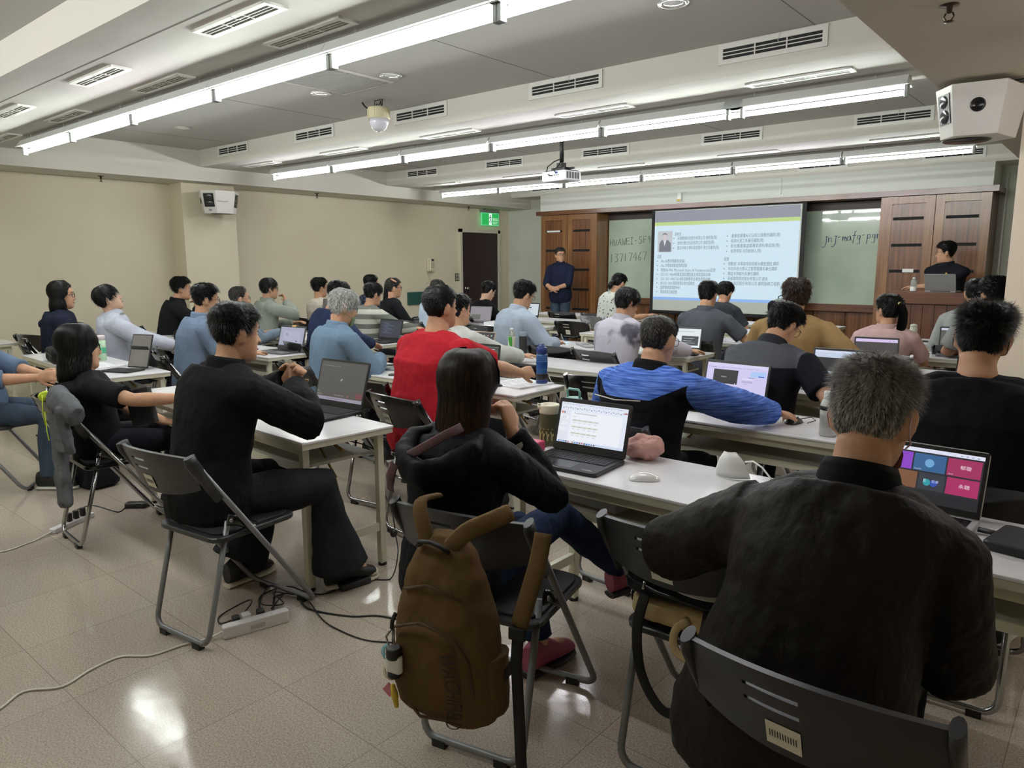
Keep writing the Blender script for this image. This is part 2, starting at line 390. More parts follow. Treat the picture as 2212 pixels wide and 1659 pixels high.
# recessed niche between cabinets
MB().bb(-7.15, -7.12, YC, 11.1, 0, 2.33, wd2).bb(-2.65, -2.61, YC, 11.1, 0, 2.33, wd2).build('trim_1', kind='structure')
MB().bb(-8.4, -1.34, 10.66, YF-.01, 2.335, 2.405, wdr).build('trim_2', kind='structure')
MB().bb(-8.33, -1.41, 10.70, YF-.01, 2.405, ZS, mat('bulkhead_white', '#d3d6cf', .7)).build('ceiling_front_bulkhead', kind='structure')
n = MB().bb(-7.12, -2.65, 11.12, YF-.01, 0, 2.33, wd2)
n.bb(-7.12, -2.65, 11.06, 11.12, .82, .9, wdr).bb(-7.12, -2.65, 11.0, 11.12, .80, .825, wdr)
n.bb(-7.12, -2.65, 11.07, 11.12, 2.22, 2.33, mat('dark_wood', '#2a1a12', .5))
for i in range(10): n.bb(-7.12+i*.447+.01, -7.12+(i+1)*.447-.01, 11.08, 11.12, .02, .79, wd)
n.build('trim_3', kind='structure')
# glass boards
gb = noisy(mat('green_glass_board', '#a9b9a6', .03, spec=.6, coat=.5), '#9fb09d', '#b4c3b1', scale=1.3, detail=5)
ink = mat('green_marker_ink', '#3c5347', .6); inkb = mat('blue_marker_ink', '#31407a', .6)
bl = tag(MB().bb(-7.1, -4.93, 11.075, 11.118, .9, 2.22, gb).build('glass_board'), 'pale green glass board with handwriting left of the projection screen', 'writing board')
br = tag(MB().bb(-4.87, -2.68, 11.075, 11.118, .9, 2.25, gb).build('glass_board'), 'pale green glass board with blue handwriting right of the projection screen', 'writing board')
yb = 11.072
def strokes(mb, x, z, h, paths, m, wd=.006, y=yb):
    for p in paths:
        mb.tube([(x+a*h, y, z+b*h) for a, b in p], [(wd, .0012)]*len(p), m, 6, up=(0, 0, 1)) if 0 else mb.tube([(x+a*h, y, z+b*h) for a, b in p], wd/2, m, 5)
G = {'H': [[(.05, 0), (.1, 1)], [(.55, .05), (.6, 1)], [(.08, .5), (.58, .55)]], 'U': [[(.05, .9), (.05, .2), (.25, 0), (.45, .2), (.5, .9)]],
     'A': [[(0, 0), (.3, 1), (.6, 0)], [(.12, .4), (.5, .42)]], 'W': [[(0, 1), (.18, 0), (.35, .7), (.52, 0), (.7, 1)]], 'E': [[(.5, 1), (.05, .95), (.05, .02), (.55, .05)], [(.05, .5), (.45, .52)]],
     'I': [[(.05, 1), (.45, 1)], [(.25, 1), (.25, 0)], [(.05, 0), (.45, .02)]], '-': [[(.05, .45), (.3, .48)]], '5': [[(.45, 1), (.1, .97), (.08, .55), (.38, .55), (.45, .25), (.3, 0), (.05, .05)]],
     'F': [[(.5, 1), (.05, .95), (.03, 0)], [(.05, .52), (.42, .54)]], '9': [[(.42, .75), (.25, 1), (.08, .75), (.2, .5), (.42, .72), (.4, 0)]], 'B': [[(.05, 0), (.05, 1), (.4, .9), (.38, .6), (.05, .52), (.42, .45), (.45, .1), (.05, 0)]],
     '1': [[(.2, 1), (.15, 0)]], '3': [[(.05, 1), (.42, .98), (.18, .6), (.42, .4), (.35, .05), (.02, .02)]], '7': [[(.02, .95), (.5, 1), (.2, 0)]], '4': [[(.35, 1), (.02, .35), (.5, .4)], [(.42, .75), (.35, 0)]],
     '6': [[(.38, 1), (.1, .5), (.08, .12), (.28, 0), (.42, .2), (.3, .42), (.1, .3)]],
     'j': [[(.2, .6), (.45, .62)], [(.35, .6), (.3, -.2), (.1, -.5), (-.1, -.45)]], 'n': [[(.05, .5), (.08, 0), (.1, .35), (.3, .5), (.36, .3), (.36, 0)]], 'm': [[(.05, .5), (.07, 0), (.15, .45), (.25, .45), (.27, 0), (.35, .45), (.45, .42), (.48, 0)]],
     'a': [[(.35, .45), (.15, .48), (.05, .2), (.18, 0), (.35, .2), (.36, .45), (.42, 0)]], 'f': [[(.45, .95), (.3, .9), (.22, .3), (.15, -.3)], [(.05, .5), (.42, .52)]], 'g': [[(.35, .45), (.12, .45), (.08, .15), (.3, .1), (.36, .42), (.3, -.4), (.05, -.35)]],
     'p': [[(.12, .5), (.05, -.45)], [(.1, .45), (.35, .5), (.38, .15), (.1, .1)]], ' ': []}
def handwrite(txt, x, z, h, adv, m, name, parent, slope=0, wd=.008, y=None):
    mb = MB()
    for i, ch in enumerate(txt):
        strokes(mb, x+i*adv, z+i*adv*slope, h, G[ch], m, wd, yb if y is None else y)
    o = mb.build(name, parent)
    return o
handwrite('HUAWEI-5F9B', -7.08, 1.78, .115, .083, ink, 'handwriting', bl, .06)
h2 = MB()
handwrite('13717467', -7.06, 1.50, .14, .092, ink, 'handwriting', bl, .06)
h2.tube([(-7.03, yb, 1.0), (-7.03, yb, 1.25), (-6.8, yb, 1.26), (-6.81, yb, 1.05)], .004, ink, 5); h2.build('handwriting', bl)
handwrite('jnj-mafg-pgn', -3.47, 1.77, .135, .064, inkb, 'handwriting', br, .06)
# ---- projection screen, hanging in front of the boards
ps = empty('projection_screen', (-4.85, 10.72, 0), 0, 'large pull-down projection screen showing a pale blue slide', 'projection screen')
sb = mat('screen_black_border', '#0c0c0d', .7)
MB().bb(-1.21, 1.24, 0, .006, .70, 2.33, sb).build('border', ps)
MB().bb(-1.15, 1.18, -.003, 0, .73, 2.31, mat('screen_fabric', '#c8ccc4', .8)).build('fabric', ps)
MB().tube([(-1.22, .005, .69), (1.25, .005, .69)], .018, sb, 10).build('bottom_bar', ps)
def em(name, c, k=1.0):
    if name in MATS: return MATS[name]
    m = mat(name, (.02, .02, .02), .6); cc = srgb(c)
    B(m).inputs['Emission Color'].default_value = (*cc, 1); B(m).inputs['Emission Strength'].default_value = k; m.diffuse_color = (*cc, 1)
    return m
sl = MB(); yq = -.0045
def q(mb, x0, x1, z0, z1, y, m): mb.add([(x0, y, z0), (x1, y, z0), (x1, y, z1), (x0, y, z1)], [(0, 1, 2, 3)], m)
q(sl, -1.15, 1.16, .90, 2.30, yq, em('slide_blue_white', '#cfe6f3', .93))
q(sl, -1.15, 1.16, 2.13, 2.30, yq-.0006, em('slide_grey', '#9c9fae', .75)); q(sl, -1.15, 1.16, 2.075, 2.13, yq-.0006, em('slide_lime', '#c5dd8c', .85))
q(sl, -1.15, 1.16, .90, .945, yq-.0006, em('slide_blue', '#8fb8f2', .9))
# portrait photo on the slide: plain figure in a suit
q(sl, -1.09, -.83, 1.66, 1.99, yq-.0006, em('photo_grey', '#c6ccd2', .85))
pm = em('photo_suit', '#7d8391', .7); skm = em('photo_skin', '#d9cdd2', .85)
def poly(mb, pts, y, m): mb.add([(a, y, b) for a, b in pts], [tuple(range(len(pts)))], m)
poly(sl, [(-1.06, 1.665), (-.85, 1.665), (-.855, 1.8), (-.91, 1.85), (-.96, 1.835), (-1.02, 1.85), (-1.06, 1.79)], yq-.0012, pm)
poly(sl, [(-.985, 1.84), (-.965, 1.75), (-.94, 1.84)], yq-.0018, em('photo_white', '#e6edf2', .9))
poly(sl, [(-.965+.038*math.cos(a*.5), 1.9+.05*math.sin(a*.5)) for a in range(13)], yq-.0018, skm)
poly(sl, [(-1.005, 1.9), (-1.003, 1.945), (-.965, 1.965), (-.925, 1.945), (-.925, 1.9), (-.932, 1.93), (-.965, 1.94), (-.998, 1.93)], yq-.0024, pm)
tm = em('slide_text', '#7f97a8', .55)
def ln(t, x, z, wid=None, s=.062, bullet=True):
    if bullet: q(sl, x-.07, x-.055, z+.015, z+.03, yq-.001, tm)
    put_text(sl, t, s, (x, yq-.001, z), (1, 0, 0), (0, 0, 1), tm, wid)
ln('劉秋良', -.79, 1.915, .11, bullet=False)
for i, (t, wd_) in enumerate((('采威數據科技股份有限公司 總經理(現)', .66), ('啟時代數位科技有限公司 總經理(現)', .62), ('國立中興大學科技管理所 博士班進修(現)', .70))): ln(t, -.74, 1.85-i*.075, wd_)
ln('認證', -1.09, 1.565, .07, bullet=False)
for i, (t, wd_) in enumerate((('iPas AI應用規劃師(初級)', .42), ('iPas 淨零碳規劃管理師認證', .46), ('微軟AI-900: Microsoft Azure AI Fundamentals認證', .94), ('SGS ISO 14064組織溫室氣體盤查主導查證員訓練', .86), ('SGS  ISO 14067:2018碳足跡標準主導查證員訓練', .86), ('BSI ISO 14001環境管理系統內部稽核', .60), ('國際專案管理師PMP', .35), ('華語導遊及格證書', .30))): ln(t, -1.02, 1.495-i*.07, wd_)
for i, (t, wd_) in enumerate((('產業發展署AI三日班公版教材講師(現)', .74), ('彰師大資工系兼任講師(現)', .5), ('彰化縣產業虛擬專家資料庫成員(現)', .74), ('商界學院 共同創辦人(現)', .47))): ln(t, .15, 1.865-i*.075, wd_)
ln('經歷', .05, 1.52, .08, bullet=False)
for i, (t, wd_) in enumerate((('勞動部 淨零碳排與低碳永續管理班 講師', .77), ('中台科技大學人工智慧健康系兼任講師', .75), ('靜宜大學觀光系兼任講師', .48), ('采威國際資訊股份有限公司 處長', .62), ('與本資訊股份有限公司 顧問服務工程師', .8))): ln(t, .12, 1.45-i*.073, wd_)
sl.build('slide', ps)
# ---- projector
pj = empty('projector', (-4.67, 6.35, 2.33), math.radians(-8), 'white projector hanging from the ceiling on a black pole', 'projector')
pw = mat('projector_white', '#e9eaf0', .35)
MB().rbox((0, 0, .05), (.34, .26, .1), .03, pw).build('body', pj)
MB().rbox((0, 0, .104), (.3, .22, .01), .02, blk).build('top_panel', pj)
v = MB()
for i in range(5): v.bb(.172, .174, -.1+i*.04, -.075+i*.04, .02, .085, mat('vent_grey', '#5c5d60', .6))
for i in range(6): v.bb(-.05+i*.025, -.038+i*.025, -.1325, -.1305, .05, .062, blk)
v.bb(.04, .075, -.134, -.13, .07, .09, mat('plug_blue', '#27427d', .5)); v.build('connector', pj)
mt = MB(); mt.rbox((0, .0, .125), (.2, .12, .03), .02, blk); mt.box((.0, 0, .16), (.07, .07, .06), blk); mt.box((-.09, .02, .13), (.12, .02, .02), blk); mt.box((.09, .03, .13), (.12, .02, .02), blk)
mt.build('mount', pj)
MB().tube([(0, 0, .16), (0, 0, .555)], .02, blk, 12).tube([(.028, 0, .2), (.026, 0, .55)], .007, blk, 6).tube([(-.026, .01, .18), (-.02, .01, .4), (-.026, 0, .55)], .006, blk, 6).build('pole', pj)
MB().tube([(-.02, 0, .23), (-.09, -.02, .21), (-.14, -.06, .16), (-.12, -.1, .1), (-.04, -.14, .06), (.0, -.14, .05)], .006, blk, 6).tube([(.0, -.02, .19), (.02, -.08, .14), (.03, -.15, .11), (.05, -.135, .08)], .005, blk, 6).build('cable', pj)
# ---- lectern
lt = empty('lectern', (-1.72, 9.2, 0), 0, 'brown plank-fronted wooden lectern in front of the slotted cabinet', 'lectern')
lm = wood('lectern_wood', '#472819', '#6b3f27'); lb = MB(); lb.bb(-.4, .42, .05, .6, .02, 1.03, lm)
for i in range(7): lb.bb(-.4+i*.117+.003, -.4+(i+1)*.117-.003, .035, .05, .04, 1.02, lm)
lb.build('body', lt)
MB().bb(-.42, .44, 0, .62, 1.03, 1.16, wood('lectern_top_wood', '#4f2d1d', '#6f442c', st=(.6, 14, 14))).build('top', lt, bevel=.006)
MB().bb(-.42, .44, .02, .6, 0, .03, dark).build('plinth', lt)
# ---- door, sign, phone, switch on left wall
dm = mat('dark_maroon_door', '#2c1a20', .45)
MB().bb(X0, X0+.03, 9.93, 10.93, 0, 2.06, dm).build('door_1', kind='structure')
D = bpy.data.objects['door_1']
fr = mat('door_frame_cream', '#cbc8b6', .5)
MB().bb(X0, X0+.05, 9.87, 9.93, 0, 2.12, fr).bb(X0, X0+.05, 10.93, 10.99, 0, 2.12, fr).bb(X0, X0+.05, 9.87, 10.99, 2.06, 2.12, fr).build('door_frame', D)
MB().lathe([(.028, 0), (.028, .008), (.012, .012), (.012, .04), (.027, .045), (.03, .06), (.02, .072), (.004, .075)], mat('chrome', '#c8c8c8', .12, 1), 18).build('door_knob', D, loc=(X0+.03, 10.02, 1.03), R=Ry(PI/2))
ex = empty('exit_sign', (X0+.07, 10.67, 2.34), math.radians(-62), 'lit green exit sign hanging above the dark door', 'exit sign')
ex.rotation_euler.z = PI/2
eg = em('exit_green', '#22b455', .9); ew = em('exit_white', '#dff8ea', 1.1)
b = MB(); b.rbox((0, 0, -.02), (.5, .025, .24), .006, em('exit_edge', '#6fe39c', .8)).build('panel', ex)
e = MB(); q(e, -.235, .235, -.125, .085, -.0135, eg); q(e, -.04, .04, -.125, .085, -.0142, ew)
mgn = em('exit_dark_green', '#0f5a34', .4)
e.ell((0, -.015, .05), (.012, .002, .014), mgn, seg=10)
for p in ([(0, .035), (-.004, -.02)], [(-.004, -.02), (.02, -.05), (.012, -.1)], [(-.004, -.02), (-.02, -.06), (-.034, -.08)], [(0, .03), (.024, .0)], [(0, .03), (-.026, .015), (-.03, -.01)]):
    e.tube([(a, -.015, z) for a, z in p], .006, mgn, 5)
put_text(e, '緊急出口', .062, (.065, -.0145, -.045), (1, 0, 0), (0, 0, 1), ew, .155); put_text(e, 'EXIT', .06, (.075, -.0145, -.11), (1, 0, 0), (0, 0, 1), ew, .135)
e.build('pictogram', ex)
MB().rbox((0, 0, .125), (.5, .05, .055), .005, mat('sign_housing_grey', '#7c7f78', .5)).tube([(-.15, 0, .15), (-.15, 0, .172)], .01, blk, 8).build('housing', ex)
ph = empty('wall_phone', (X0, 9.1, 1.36), 0, 'cream corded wall telephone on the left wall', 'telephone')
cp = mat('phone_cream', '#d8d0b8', .45)
MB().rbox((.03, .03, .11), (.05, .17, .24), .02, cp).build('base', ph)
MB().tube([(.075, -.03, .0), (.085, -.03, .04), (.07, -.03, .1), (.085, -.03, .18), (.075, -.03, .21)], [.026, .024, .016, .024, .026], cp, 10).build('handset', ph)
k = MB(); k.box((.057, .05, .19), (.004, .06, .04), mat('phone_display', '#3a3d3a', .3))
for i in range(4):
    for j in range(3): k.box((.057, .03+j*.024, .13-i*.024), (.006, .015, .012), mat('phone_key', '#8c8776', .5))
k.build('keypad', ph)
MB().tube([(.07, -.03, 0)]+[(.02+.01*math.sin(i*2.2), -.03+.03*math.sin(i*.24)+.008*math.cos(i*2.2), -.01-.21*math.sin(i/40*PI)) for i in range(1, 40)]+[(.03, .04, 0)], .004, cp, 5).build('cord', ph)
sw = empty('light_switch', (X0+.001, 9.84, 1.24), 0, 'grey metal four-gang light switch plate left of the dark door', 'light switch')
MB().rbox((.005, 0, 0), (.01, .15, .14), .004, mat('switch_steel', '#77746d', .35, .7)).build('plate', sw)
k = MB()
for i in range(3):
    for j in range(2): k.box((.012, -.045+i*.045, -.03+j*.06), (.006, .02, .04), mat('switch_button', '#c9c6bc', .4))
k.build('button', sw)
tag(MB().bb(X0+.001, X0+.03, 8.58, 9.1, .78, 1.0, mat('dark_green_board', '#1e4b45', .6)).build('green_board'), 'small dark green board leaning on the wall below the telephone', 'board')
# ---- sensor and conduit on the bulkhead
t = empty('wall_sensor', (-5.56, 10.695, 2.5), 0, 'small white sensor with yellow tag on the bulkhead above the screen', 'sensor')
MB().rbox((0, -.02, 0), (.075, .04, .13), .01, whm).build('body', t); MB().box((0, -.042, -.045), (.06, .004, .03), mat('yellow_tag', '#c9a43a', .5)).build('label_plate', t)
MB().tube([(-.02, -.02, .065), (.06, -.01, .075), (.12, -.005, .07)], .006, whm, 6).build('arm', t)
tag(MB().tube([(-1.34, YF-.03, 0), (-1.34, YF-.03, 2.6)], .015, whm, 8).build('conduit_pipe'), 'thin white conduit pipe running down beside the right cabinet', 'pipe')
tag(MB().tube([(-3.98, 10.69, 2.41), (-3.98, 10.69, 2.68)], .006, whm, 6).box((-3.96, 10.685, 2.43), (.04, .01, .02), whm).build('cable_cover'), 'thin vertical cable on the bulkhead above the screen', 'cable')
# ---- wall-mounted polygonal loudspeakers
spw = mat('speaker_white', '#cfccc6', .5); spk = mat('horn_black', '#0b0c0e', .25)
def speaker(loc, rz, label, tilt=0, sc=1):
    t = empty('loudspeaker', loc, rz, label, 'loudspeaker', 'white polygonal loudspeakers'); t.scale = (sc, sc, sc)
    # plan outline (top) and narrower bottom; local front = -Y
    top = [(-.17, .25), (-.26, .0), (-.13, -.14), (.13, -.14), (.26, .0), (.17, .25)]
    bt = [(x*.80, y*.8+.01) for x, y in top]
    MB().loft([[V((x, y, -.14)) for x, y in bt], [V((x, y, .14)) for x, y in top]], spw, smooth=False).build('cabinet', t, bevel=.004)
    def facing(i, u, zc):
        a, b = V((*bt[i], -.14)), V((*bt[i+1], -.14)); c, d = V((*top[i], .14)), V((*top[i+1], .14))
        k = (zc+.14)/.28; p = a.lerp(b, u).lerp(c.lerp(d, u), k); X = (b-a).normalized(); Z = (c.lerp(d, .5)-a.lerp(b, .5)).normalized(); Nn = X.cross(Z).normalized()
        return p, X, Z, Nn
    def horn(i, u, zc, w, h):
        p, X, Z, Nn = facing(i, u, zc); mb = MB(); R = Matrix((X, Nn, Z)).transposed()
        mb.box(p+Nn*.002, (w, .006, h), spk, R); mb.build('horn', t)
        mb = MB(); mb.ell(p+Nn*.004-Z*h*.25, (w*.42, .01, h*.24), mat('horn_gloss', '#2a2c30', .15), R); mb.ell(p+Nn*.004+Z*h*.25, (w*.4, .008, h*.22), MATS['horn_gloss'], R); mb.build('horn_lens', t)
    def port(i, u, zc, r):
        p, X, Z, Nn = facing(i, u, zc); mb = MB(); R = Matrix((X, Z, Nn)).transposed()
        rg = lambda rr, o: [p+X*rr*math.cos(2*PI*j/24)+Z*rr*math.sin(2*PI*j/24)+Nn*o for j in range(24)]
        mb.loft([rg(r, 0), rg(r, .004), rg(r*.78, .004), rg(r*.75, .001), rg(r*.1, .001)], spk); mb.build('bass_port', t)
    horn(1, .5, .02, .125, .165); horn(3, .5, .02, .125, .165); port(0, .5, .02, .038); port(4, .5, .02, .038); 
    p, X, Z, Nn = facing(2, .3, .0)
    mb = MB()
    if label.find('left') >= 0: put_text(mb, 'Octasound', .03, p+Nn*.001-X*.06, X, Z, blk, .14)
    else: mb.box(p+Nn*.001, (.002, .002, .002), spw)
    mb.build('lettering', t)
    p, X, Z, Nn = facing(1, .5, -.1); MB().box(p+Nn*.001, (.04, .002, .025), mat('label_grey', '#8d8d90', .5), Matrix((X, Nn, Z)).transposed()).build('rating_plate', t)
    MB().lathe([(.01, -.141), (.13, -.141), (.12, -.147), (.01, -.148)], spk, 24).build('woofer_grille', t)
    mb = MB(); mb.tube([(0, .16, .13), (0, .16, .155)], .03, blk, 14); mb.tube([(0, .12, .148), (.0, .29, .148)], .012, blk, 8); mb.ell((.05, .12, .148), (.018, .018, .012), mat('bracket_steel', '#b8b8b8', .3, .8)); mb.build('wall_bracket', t)
    mb = MB()
    for x in (.05, .12): mb.tube([(x, -.06, .14), (x-.01, -.06, .15), (x, -.06, .162), (x+.01, -.06, .15), (x, -.06, .14)], .003, MATS['bracket_steel'], 6)
    mb.build('eyebolt', t)
    return t
speaker((-8.985, 4.92, 2.265), math.radians(88), 'white faceted loudspeaker on the left wall pillar')
speaker((-.84, 5.17, 2.345), math.radians(-102), 'white faceted loudspeaker by the right pillar, top right')
# ================================================================ FOLDING TABLES
ttop = noisy(mat('laminate_white', '#e9e8ea', .22, spec=.5), '#dedde0', '#eeedf0', scale=4, detail=6)
tedge = mat('table_edge_cream', '#c9c6b4', .4); tleg = mat('leg_enamel_cream', '#d3d0bb', .35)
brass = mat('brace_brass', '#8d7843', .3, .8)
def table_proto(Lx, D=.47):
    t = empty('folding_table'); H = .72
    MB().bb(-Lx/2, Lx/2, -D/2, D/2, H-.012, H, ttop).build('tabletop', t, bevel=.003)
    f = MB(); f.bb(-Lx/2+.004, Lx/2-.004, -D/2+.003, D/2-.003, H-.036, H-.012, tedge)
    for y in (-D/2+.045, D/2-.045): f.bb(-Lx/2+.05, Lx/2-.05, y-.012, y+.012, H-.075, H-.036, tleg)
    f.build('apron', t)
    MB().bb(-Lx/2+.12, Lx/2-.12, -D/2+.06, D/2-.05, .565, .58, mat('shelf_grey_cream', '#bdbcb0', .4)).bb(-Lx/2+.1, Lx/2-.1, -D/2+.05, -D/2+.062, .55, .58, tleg).build('undershelf', t)
    for s in (-1, 1):
        x = s*(Lx/2-.065)
        for y in (-D/2+.045, D/2-.045):
            l = MB().bb(x-.0175, x+.0175, y-.0175, y+.0175, .012, H-.036, tleg).build('leg', t, bevel=.003)
            MB().lathe([(.022, 0), (.022, .014), (.018, .016)], blk, 12, (x, y, 0)).build('foot_cap', l)
        MB().bb(x-.012, x+.012, -D/2+.062, D/2-.062, .185, .225, tleg).build('crossbar', t)
        b = MB(); b.tube([(x-s*.03, .02, .62), (x-s*.28, .02, H-.04)], .008, brass, 6).tube([(x-s*.02, -.03, .5), (x-s*.2, -.03, H-.05)], .006, brass, 6)
        b.build('folding_brace', t)
    return t
TP = {}
def table(x, y, rz=0, Lx=1.96, D=.47, label='', group='white folding tables'):
    k = (Lx, D)
    if k in TP: t = copy_tree(TP[k])
    else: t = table_proto(Lx, D); TP[k] = t
    t.location = (x, y, 0); t.rotation_euler.z = rz
    return tag(t, label, 'table', group)
def trow(x0, x1, y0, label, D=.47, rz=0): return table((x0+x1)/2, y0+D/2, rz, round(x1-x0, 2), D, label)
TM = -3.71
table(-3.69, 2.10, math.radians(-3.4), 1.98, .5, 'white folding table with the large open dark laptop, nearest at left')
table(-6.35, 2.27, math.radians(-3), 1.98, .47, 'white folding table with the tablet and stapled notes, far left')
trow(-1.85, .13, 2.12, 'white folding table under the black laptop and white mouse, nearest at right')
trow(-4.70, -2.73, 3.27, 'white folding table with the blue bottle at its end, behind the red shirt', .5)
trow(-1.90, .07, 3.30, 'white folding table with the lilac-screen laptop and flask')
trow(-7.45, -5.49, 3.34, 'white folding table with the grey laptop under a yellow note')
trow(-4.68, -2.72, 4.37, 'empty-ended white folding table with green tea bottle and black flask')
trow(-1.90, .07, 4.42, 'white folding table behind the grey and black shirt, with the white tumbler')
trow(-7.45, -5.49, 4.40, 'white folding table with tall dark laptop, in the fourth row at left')
trow(-4.70, -2.73, 5.52, 'white folding table with coffee cup and open grey laptop')
trow(-1.92, .05, 5.55, 'white folding table in front of the mustard jacket')
trow(-7.43, -5.47, 5.62, 'white folding table under the striped sweater man\'s laptop')
trow(-9.25, -7.53, 4.42, 'white folding table by the left wall in front of the grey-green shirt')
trow(-9.25, -7.53, 3.36, 'white folding table by the left wall in front of the grey dress shirt')
trow(-4.72, -2.75, 6.78, 'white folding table in front of the grey polo man')
trow(-2.0, -.05, 6.78, 'white folding table in front of the pink top')
trow(-7.40, -5.43, 6.78, 'white folding table with the open printed book, left of centre')
trow(-9.25, -7.53, 6.2, 'white folding table by the left wall with an open black laptop')
trow(-7.38, -5.41, 7.90, 'empty white folding table with a pale blue sheet, second from the front')
trow(-4.75, -2.78, 7.92, 'white folding table under open papers, second row from the front')
trow(-7.20, -5.24, 9.03, 'empty white folding table in front of the standing speaker')
trow(-4.6, -2.64, 9.03, 'white folding table in the front row below the projection screen')
trow(-2.0, -.9, 7.95, 'white folding table with the cream thermos at right')
table(-8.82, 1.47, PI/2, 1.88, .52, 'white folding table turned sideways at the left picture edge')
# ================================================================ FOLDING CHAIRS
plast = mat('glossy_black_plastic', '#0c0c0e', .22, coat=.4); plast2 = mat('satin_charcoal_plastic', '#2a2b2d', .38)
greyp = mat('grey_painted_steel', '#77787a', .38, .3); chrome = mat('chromed_steel', '#a8a8aa', .18, .95)
stick = mat('asset_sticker', '#dcd9c8', .5)
def chair_proto(pl, tb):
    t = empty('folding_chair')
    # seat
    s = MB(); s.rbox((0, -.005, .438), (.40, .40, .022), .05, pl); s.rbox((0, 0, .452), (.37, .36, .012), .06, mat('seat_pad_black', '#0a0a0b', .7)); s.build('seat', t)
    # backrest: curved panel with two slots
    nx, nz = 34, 20; W, z0, z1 = .43, .632, .80
    def P(i, k, off=0):
        u = -1+2*i/nx; v = k/nz
        zt = z1+.012*(1-u*u) ; zb = z0+.035*(abs(u)**2.2)
        z = zb+(zt-zb)*v; x = u*W/2
        y = -.225-(z-.45)*.21-.045*(1-u*u)+.012*math.cos(v*PI)
        n = V((u*.35, -1, -.2)).normalized()
        return V((x, y, z))+n*off
    def hole(i, k): return 9 <= i <= 16 and (k in (11, 15))
    b = MB(); idx = {}
    for o, off in enumerate((0, -.012)):
        for i in range(nx+1):
            for k in range(nz+1): idx[o, i, k] = len(b.v); b.v.append(tuple(P(i, k, off)))
    mi = b.mi(pl)
    def f(*a): b.f.append(a); b.m.append(mi); b.sm.append(False)
    for i in range(nx):
        for k in range(nz):
            if hole(i, k):
                a = [(i, k), (i+1, k), (i+1, k+1), (i, k+1)]; nb = [(i, k-1), (i+1, k), (i, k+1), (i-1, k)]
                for j in range(4):
                    if not hole(*nb[j]): p, q_ = a[j], a[(j+1) % 4]; f(idx[(0, *q_)], idx[(0, *p)], idx[(1, *p)], idx[(1, *q_)])
                continue
            f(idx[0, i, k], idx[0, i, k+1], idx[0, i+1, k+1], idx[0, i+1, k]); f(idx[1, i, k], idx[1, i+1, k], idx[1, i+1, k+1], idx[1, i, k+1])
    for i in range(nx):
        for k, a, c in ((0, 0, 1), (nz, 1, 0)): f(idx[a, i, k], idx[a, i+1, k], idx[c, i+1, k], idx[c, i, k])
    for k in range(nz):
        for i, a, c in ((0, 1, 0), (nx, 0, 1)): f(idx[a, i, k], idx[a, i, k+1], idx[c, i, k+1], idx[c, i, k])
    for j in range(len(b.f)): b.sm[j] = True
    bo = b.build('backrest', t); md = bo.modifiers.new('e', 'EDGE_SPLIT'); md.split_angle = .9
    for s_ in (-1, 1): g = MB(); g.tube([(s_*.222, -.303, .805), (s_*.222, -.295, .78), (s_*.222, -.19, .615)], [(.012, .024), (.014, .026), (.012, .02)], pl, 10, up=(1, 0, 0)); g.build('corner_sleeve', t)
    l = MB(); a = P(12, 2, .002); c = P(17, 2, .002); d = P(12, 8, .002); e_ = P(17, 8, .002); l.add([a, c, e_, d], [(0, 1, 2, 3)], stick)
    for j in range(11):
        k0 = a.lerp(c, .1+j*.075); k1 = d.lerp(e_, .1+j*.075); w_ = (c-a)*.03; l.add([k0.lerp(k1, .35)+V((0, -.0006, 0)), k0.lerp(k1, .35)+w_+V((0, -.0006, 0)), k0.lerp(k1, .65)+w_+V((0, -.0006, 0)), k0.lerp(k1, .65)+V((0, -.0006, 0))], [(0, 1, 2, 3)], blk)
    l.build('sticker', t)
    A = [(-.222, -.292, .79), (-.222, .24, .06)]
    def ufr(x, top, foot, nm, sp=.05):
        y0, z0_ = top; y1, z1_ = foot
        pts = [(-x, y0, z0_)]
        for j in range(6):
            a_ = j/5*PI/2; pts.append((-x+sp*(1-math.cos(a_)), y1+(y0-y1)*max(0, (1-math.sin(a_))*sp/abs(z0_-z1_)), z1_+sp*(1-math.sin(a_))))
        pts += [(-p[0], p[1], p[2]) for p in reversed(pts)]
        MB().tube(pts, [(.012, .011)]*len(pts), tb, 10).build(nm, t)
    ufr(.222, (-.292, .79), (.255, .024), 'front_frame'); ufr(.175, (-.13, .50), (-.255, .024), 'rear_frame')
    h = MB()
    for s_ in (-1, 1):
        h.tube([(s_*.197, -.145, .515), (s_*.2, -.10, .50), (s_*.207, -.03, .455)], [(.006, .024), (.006, .02), (.006, .02)], plast, 8, up=(1, 0, 0))
        h.ell((s_*.206, -.135, .51), (.006, .009, .009), chrome, seg=8); h.ell((s_*.214, -.04, .462), (.012, .007, .007), chrome, seg=8)
    h.tube([(-.2, .1, .435), (.2, .1, .435)], .006, tb, 6)
    h.build('hinge_bracket', t)
    for x, y in ((-.13, .255), (.13, .255), (-.11, -.255), (.11, -.255)): MB().box((x, y, .0125), (.045, .026, .025), blk).build('rubber_foot', t)
    return t
CP = {}
def chair(x, y, rz=0, kind='grey', label='', group='folding chairs'):
    if kind in CP: t = copy_tree(CP[kind])
    else:
        t = chair_proto({'grey': plast2, 'chrome': plast, 'silver': mat('silver_back_panel', '#9b9ca0', .3, .6)}[kind], {'grey': greyp, 'chrome': chrome, 'silver': chrome}[kind]); CP[kind] = t
    t.location = (x, y, 0); t.rotation_euler.z = rz
    return tag(t, label, 'chair', group)
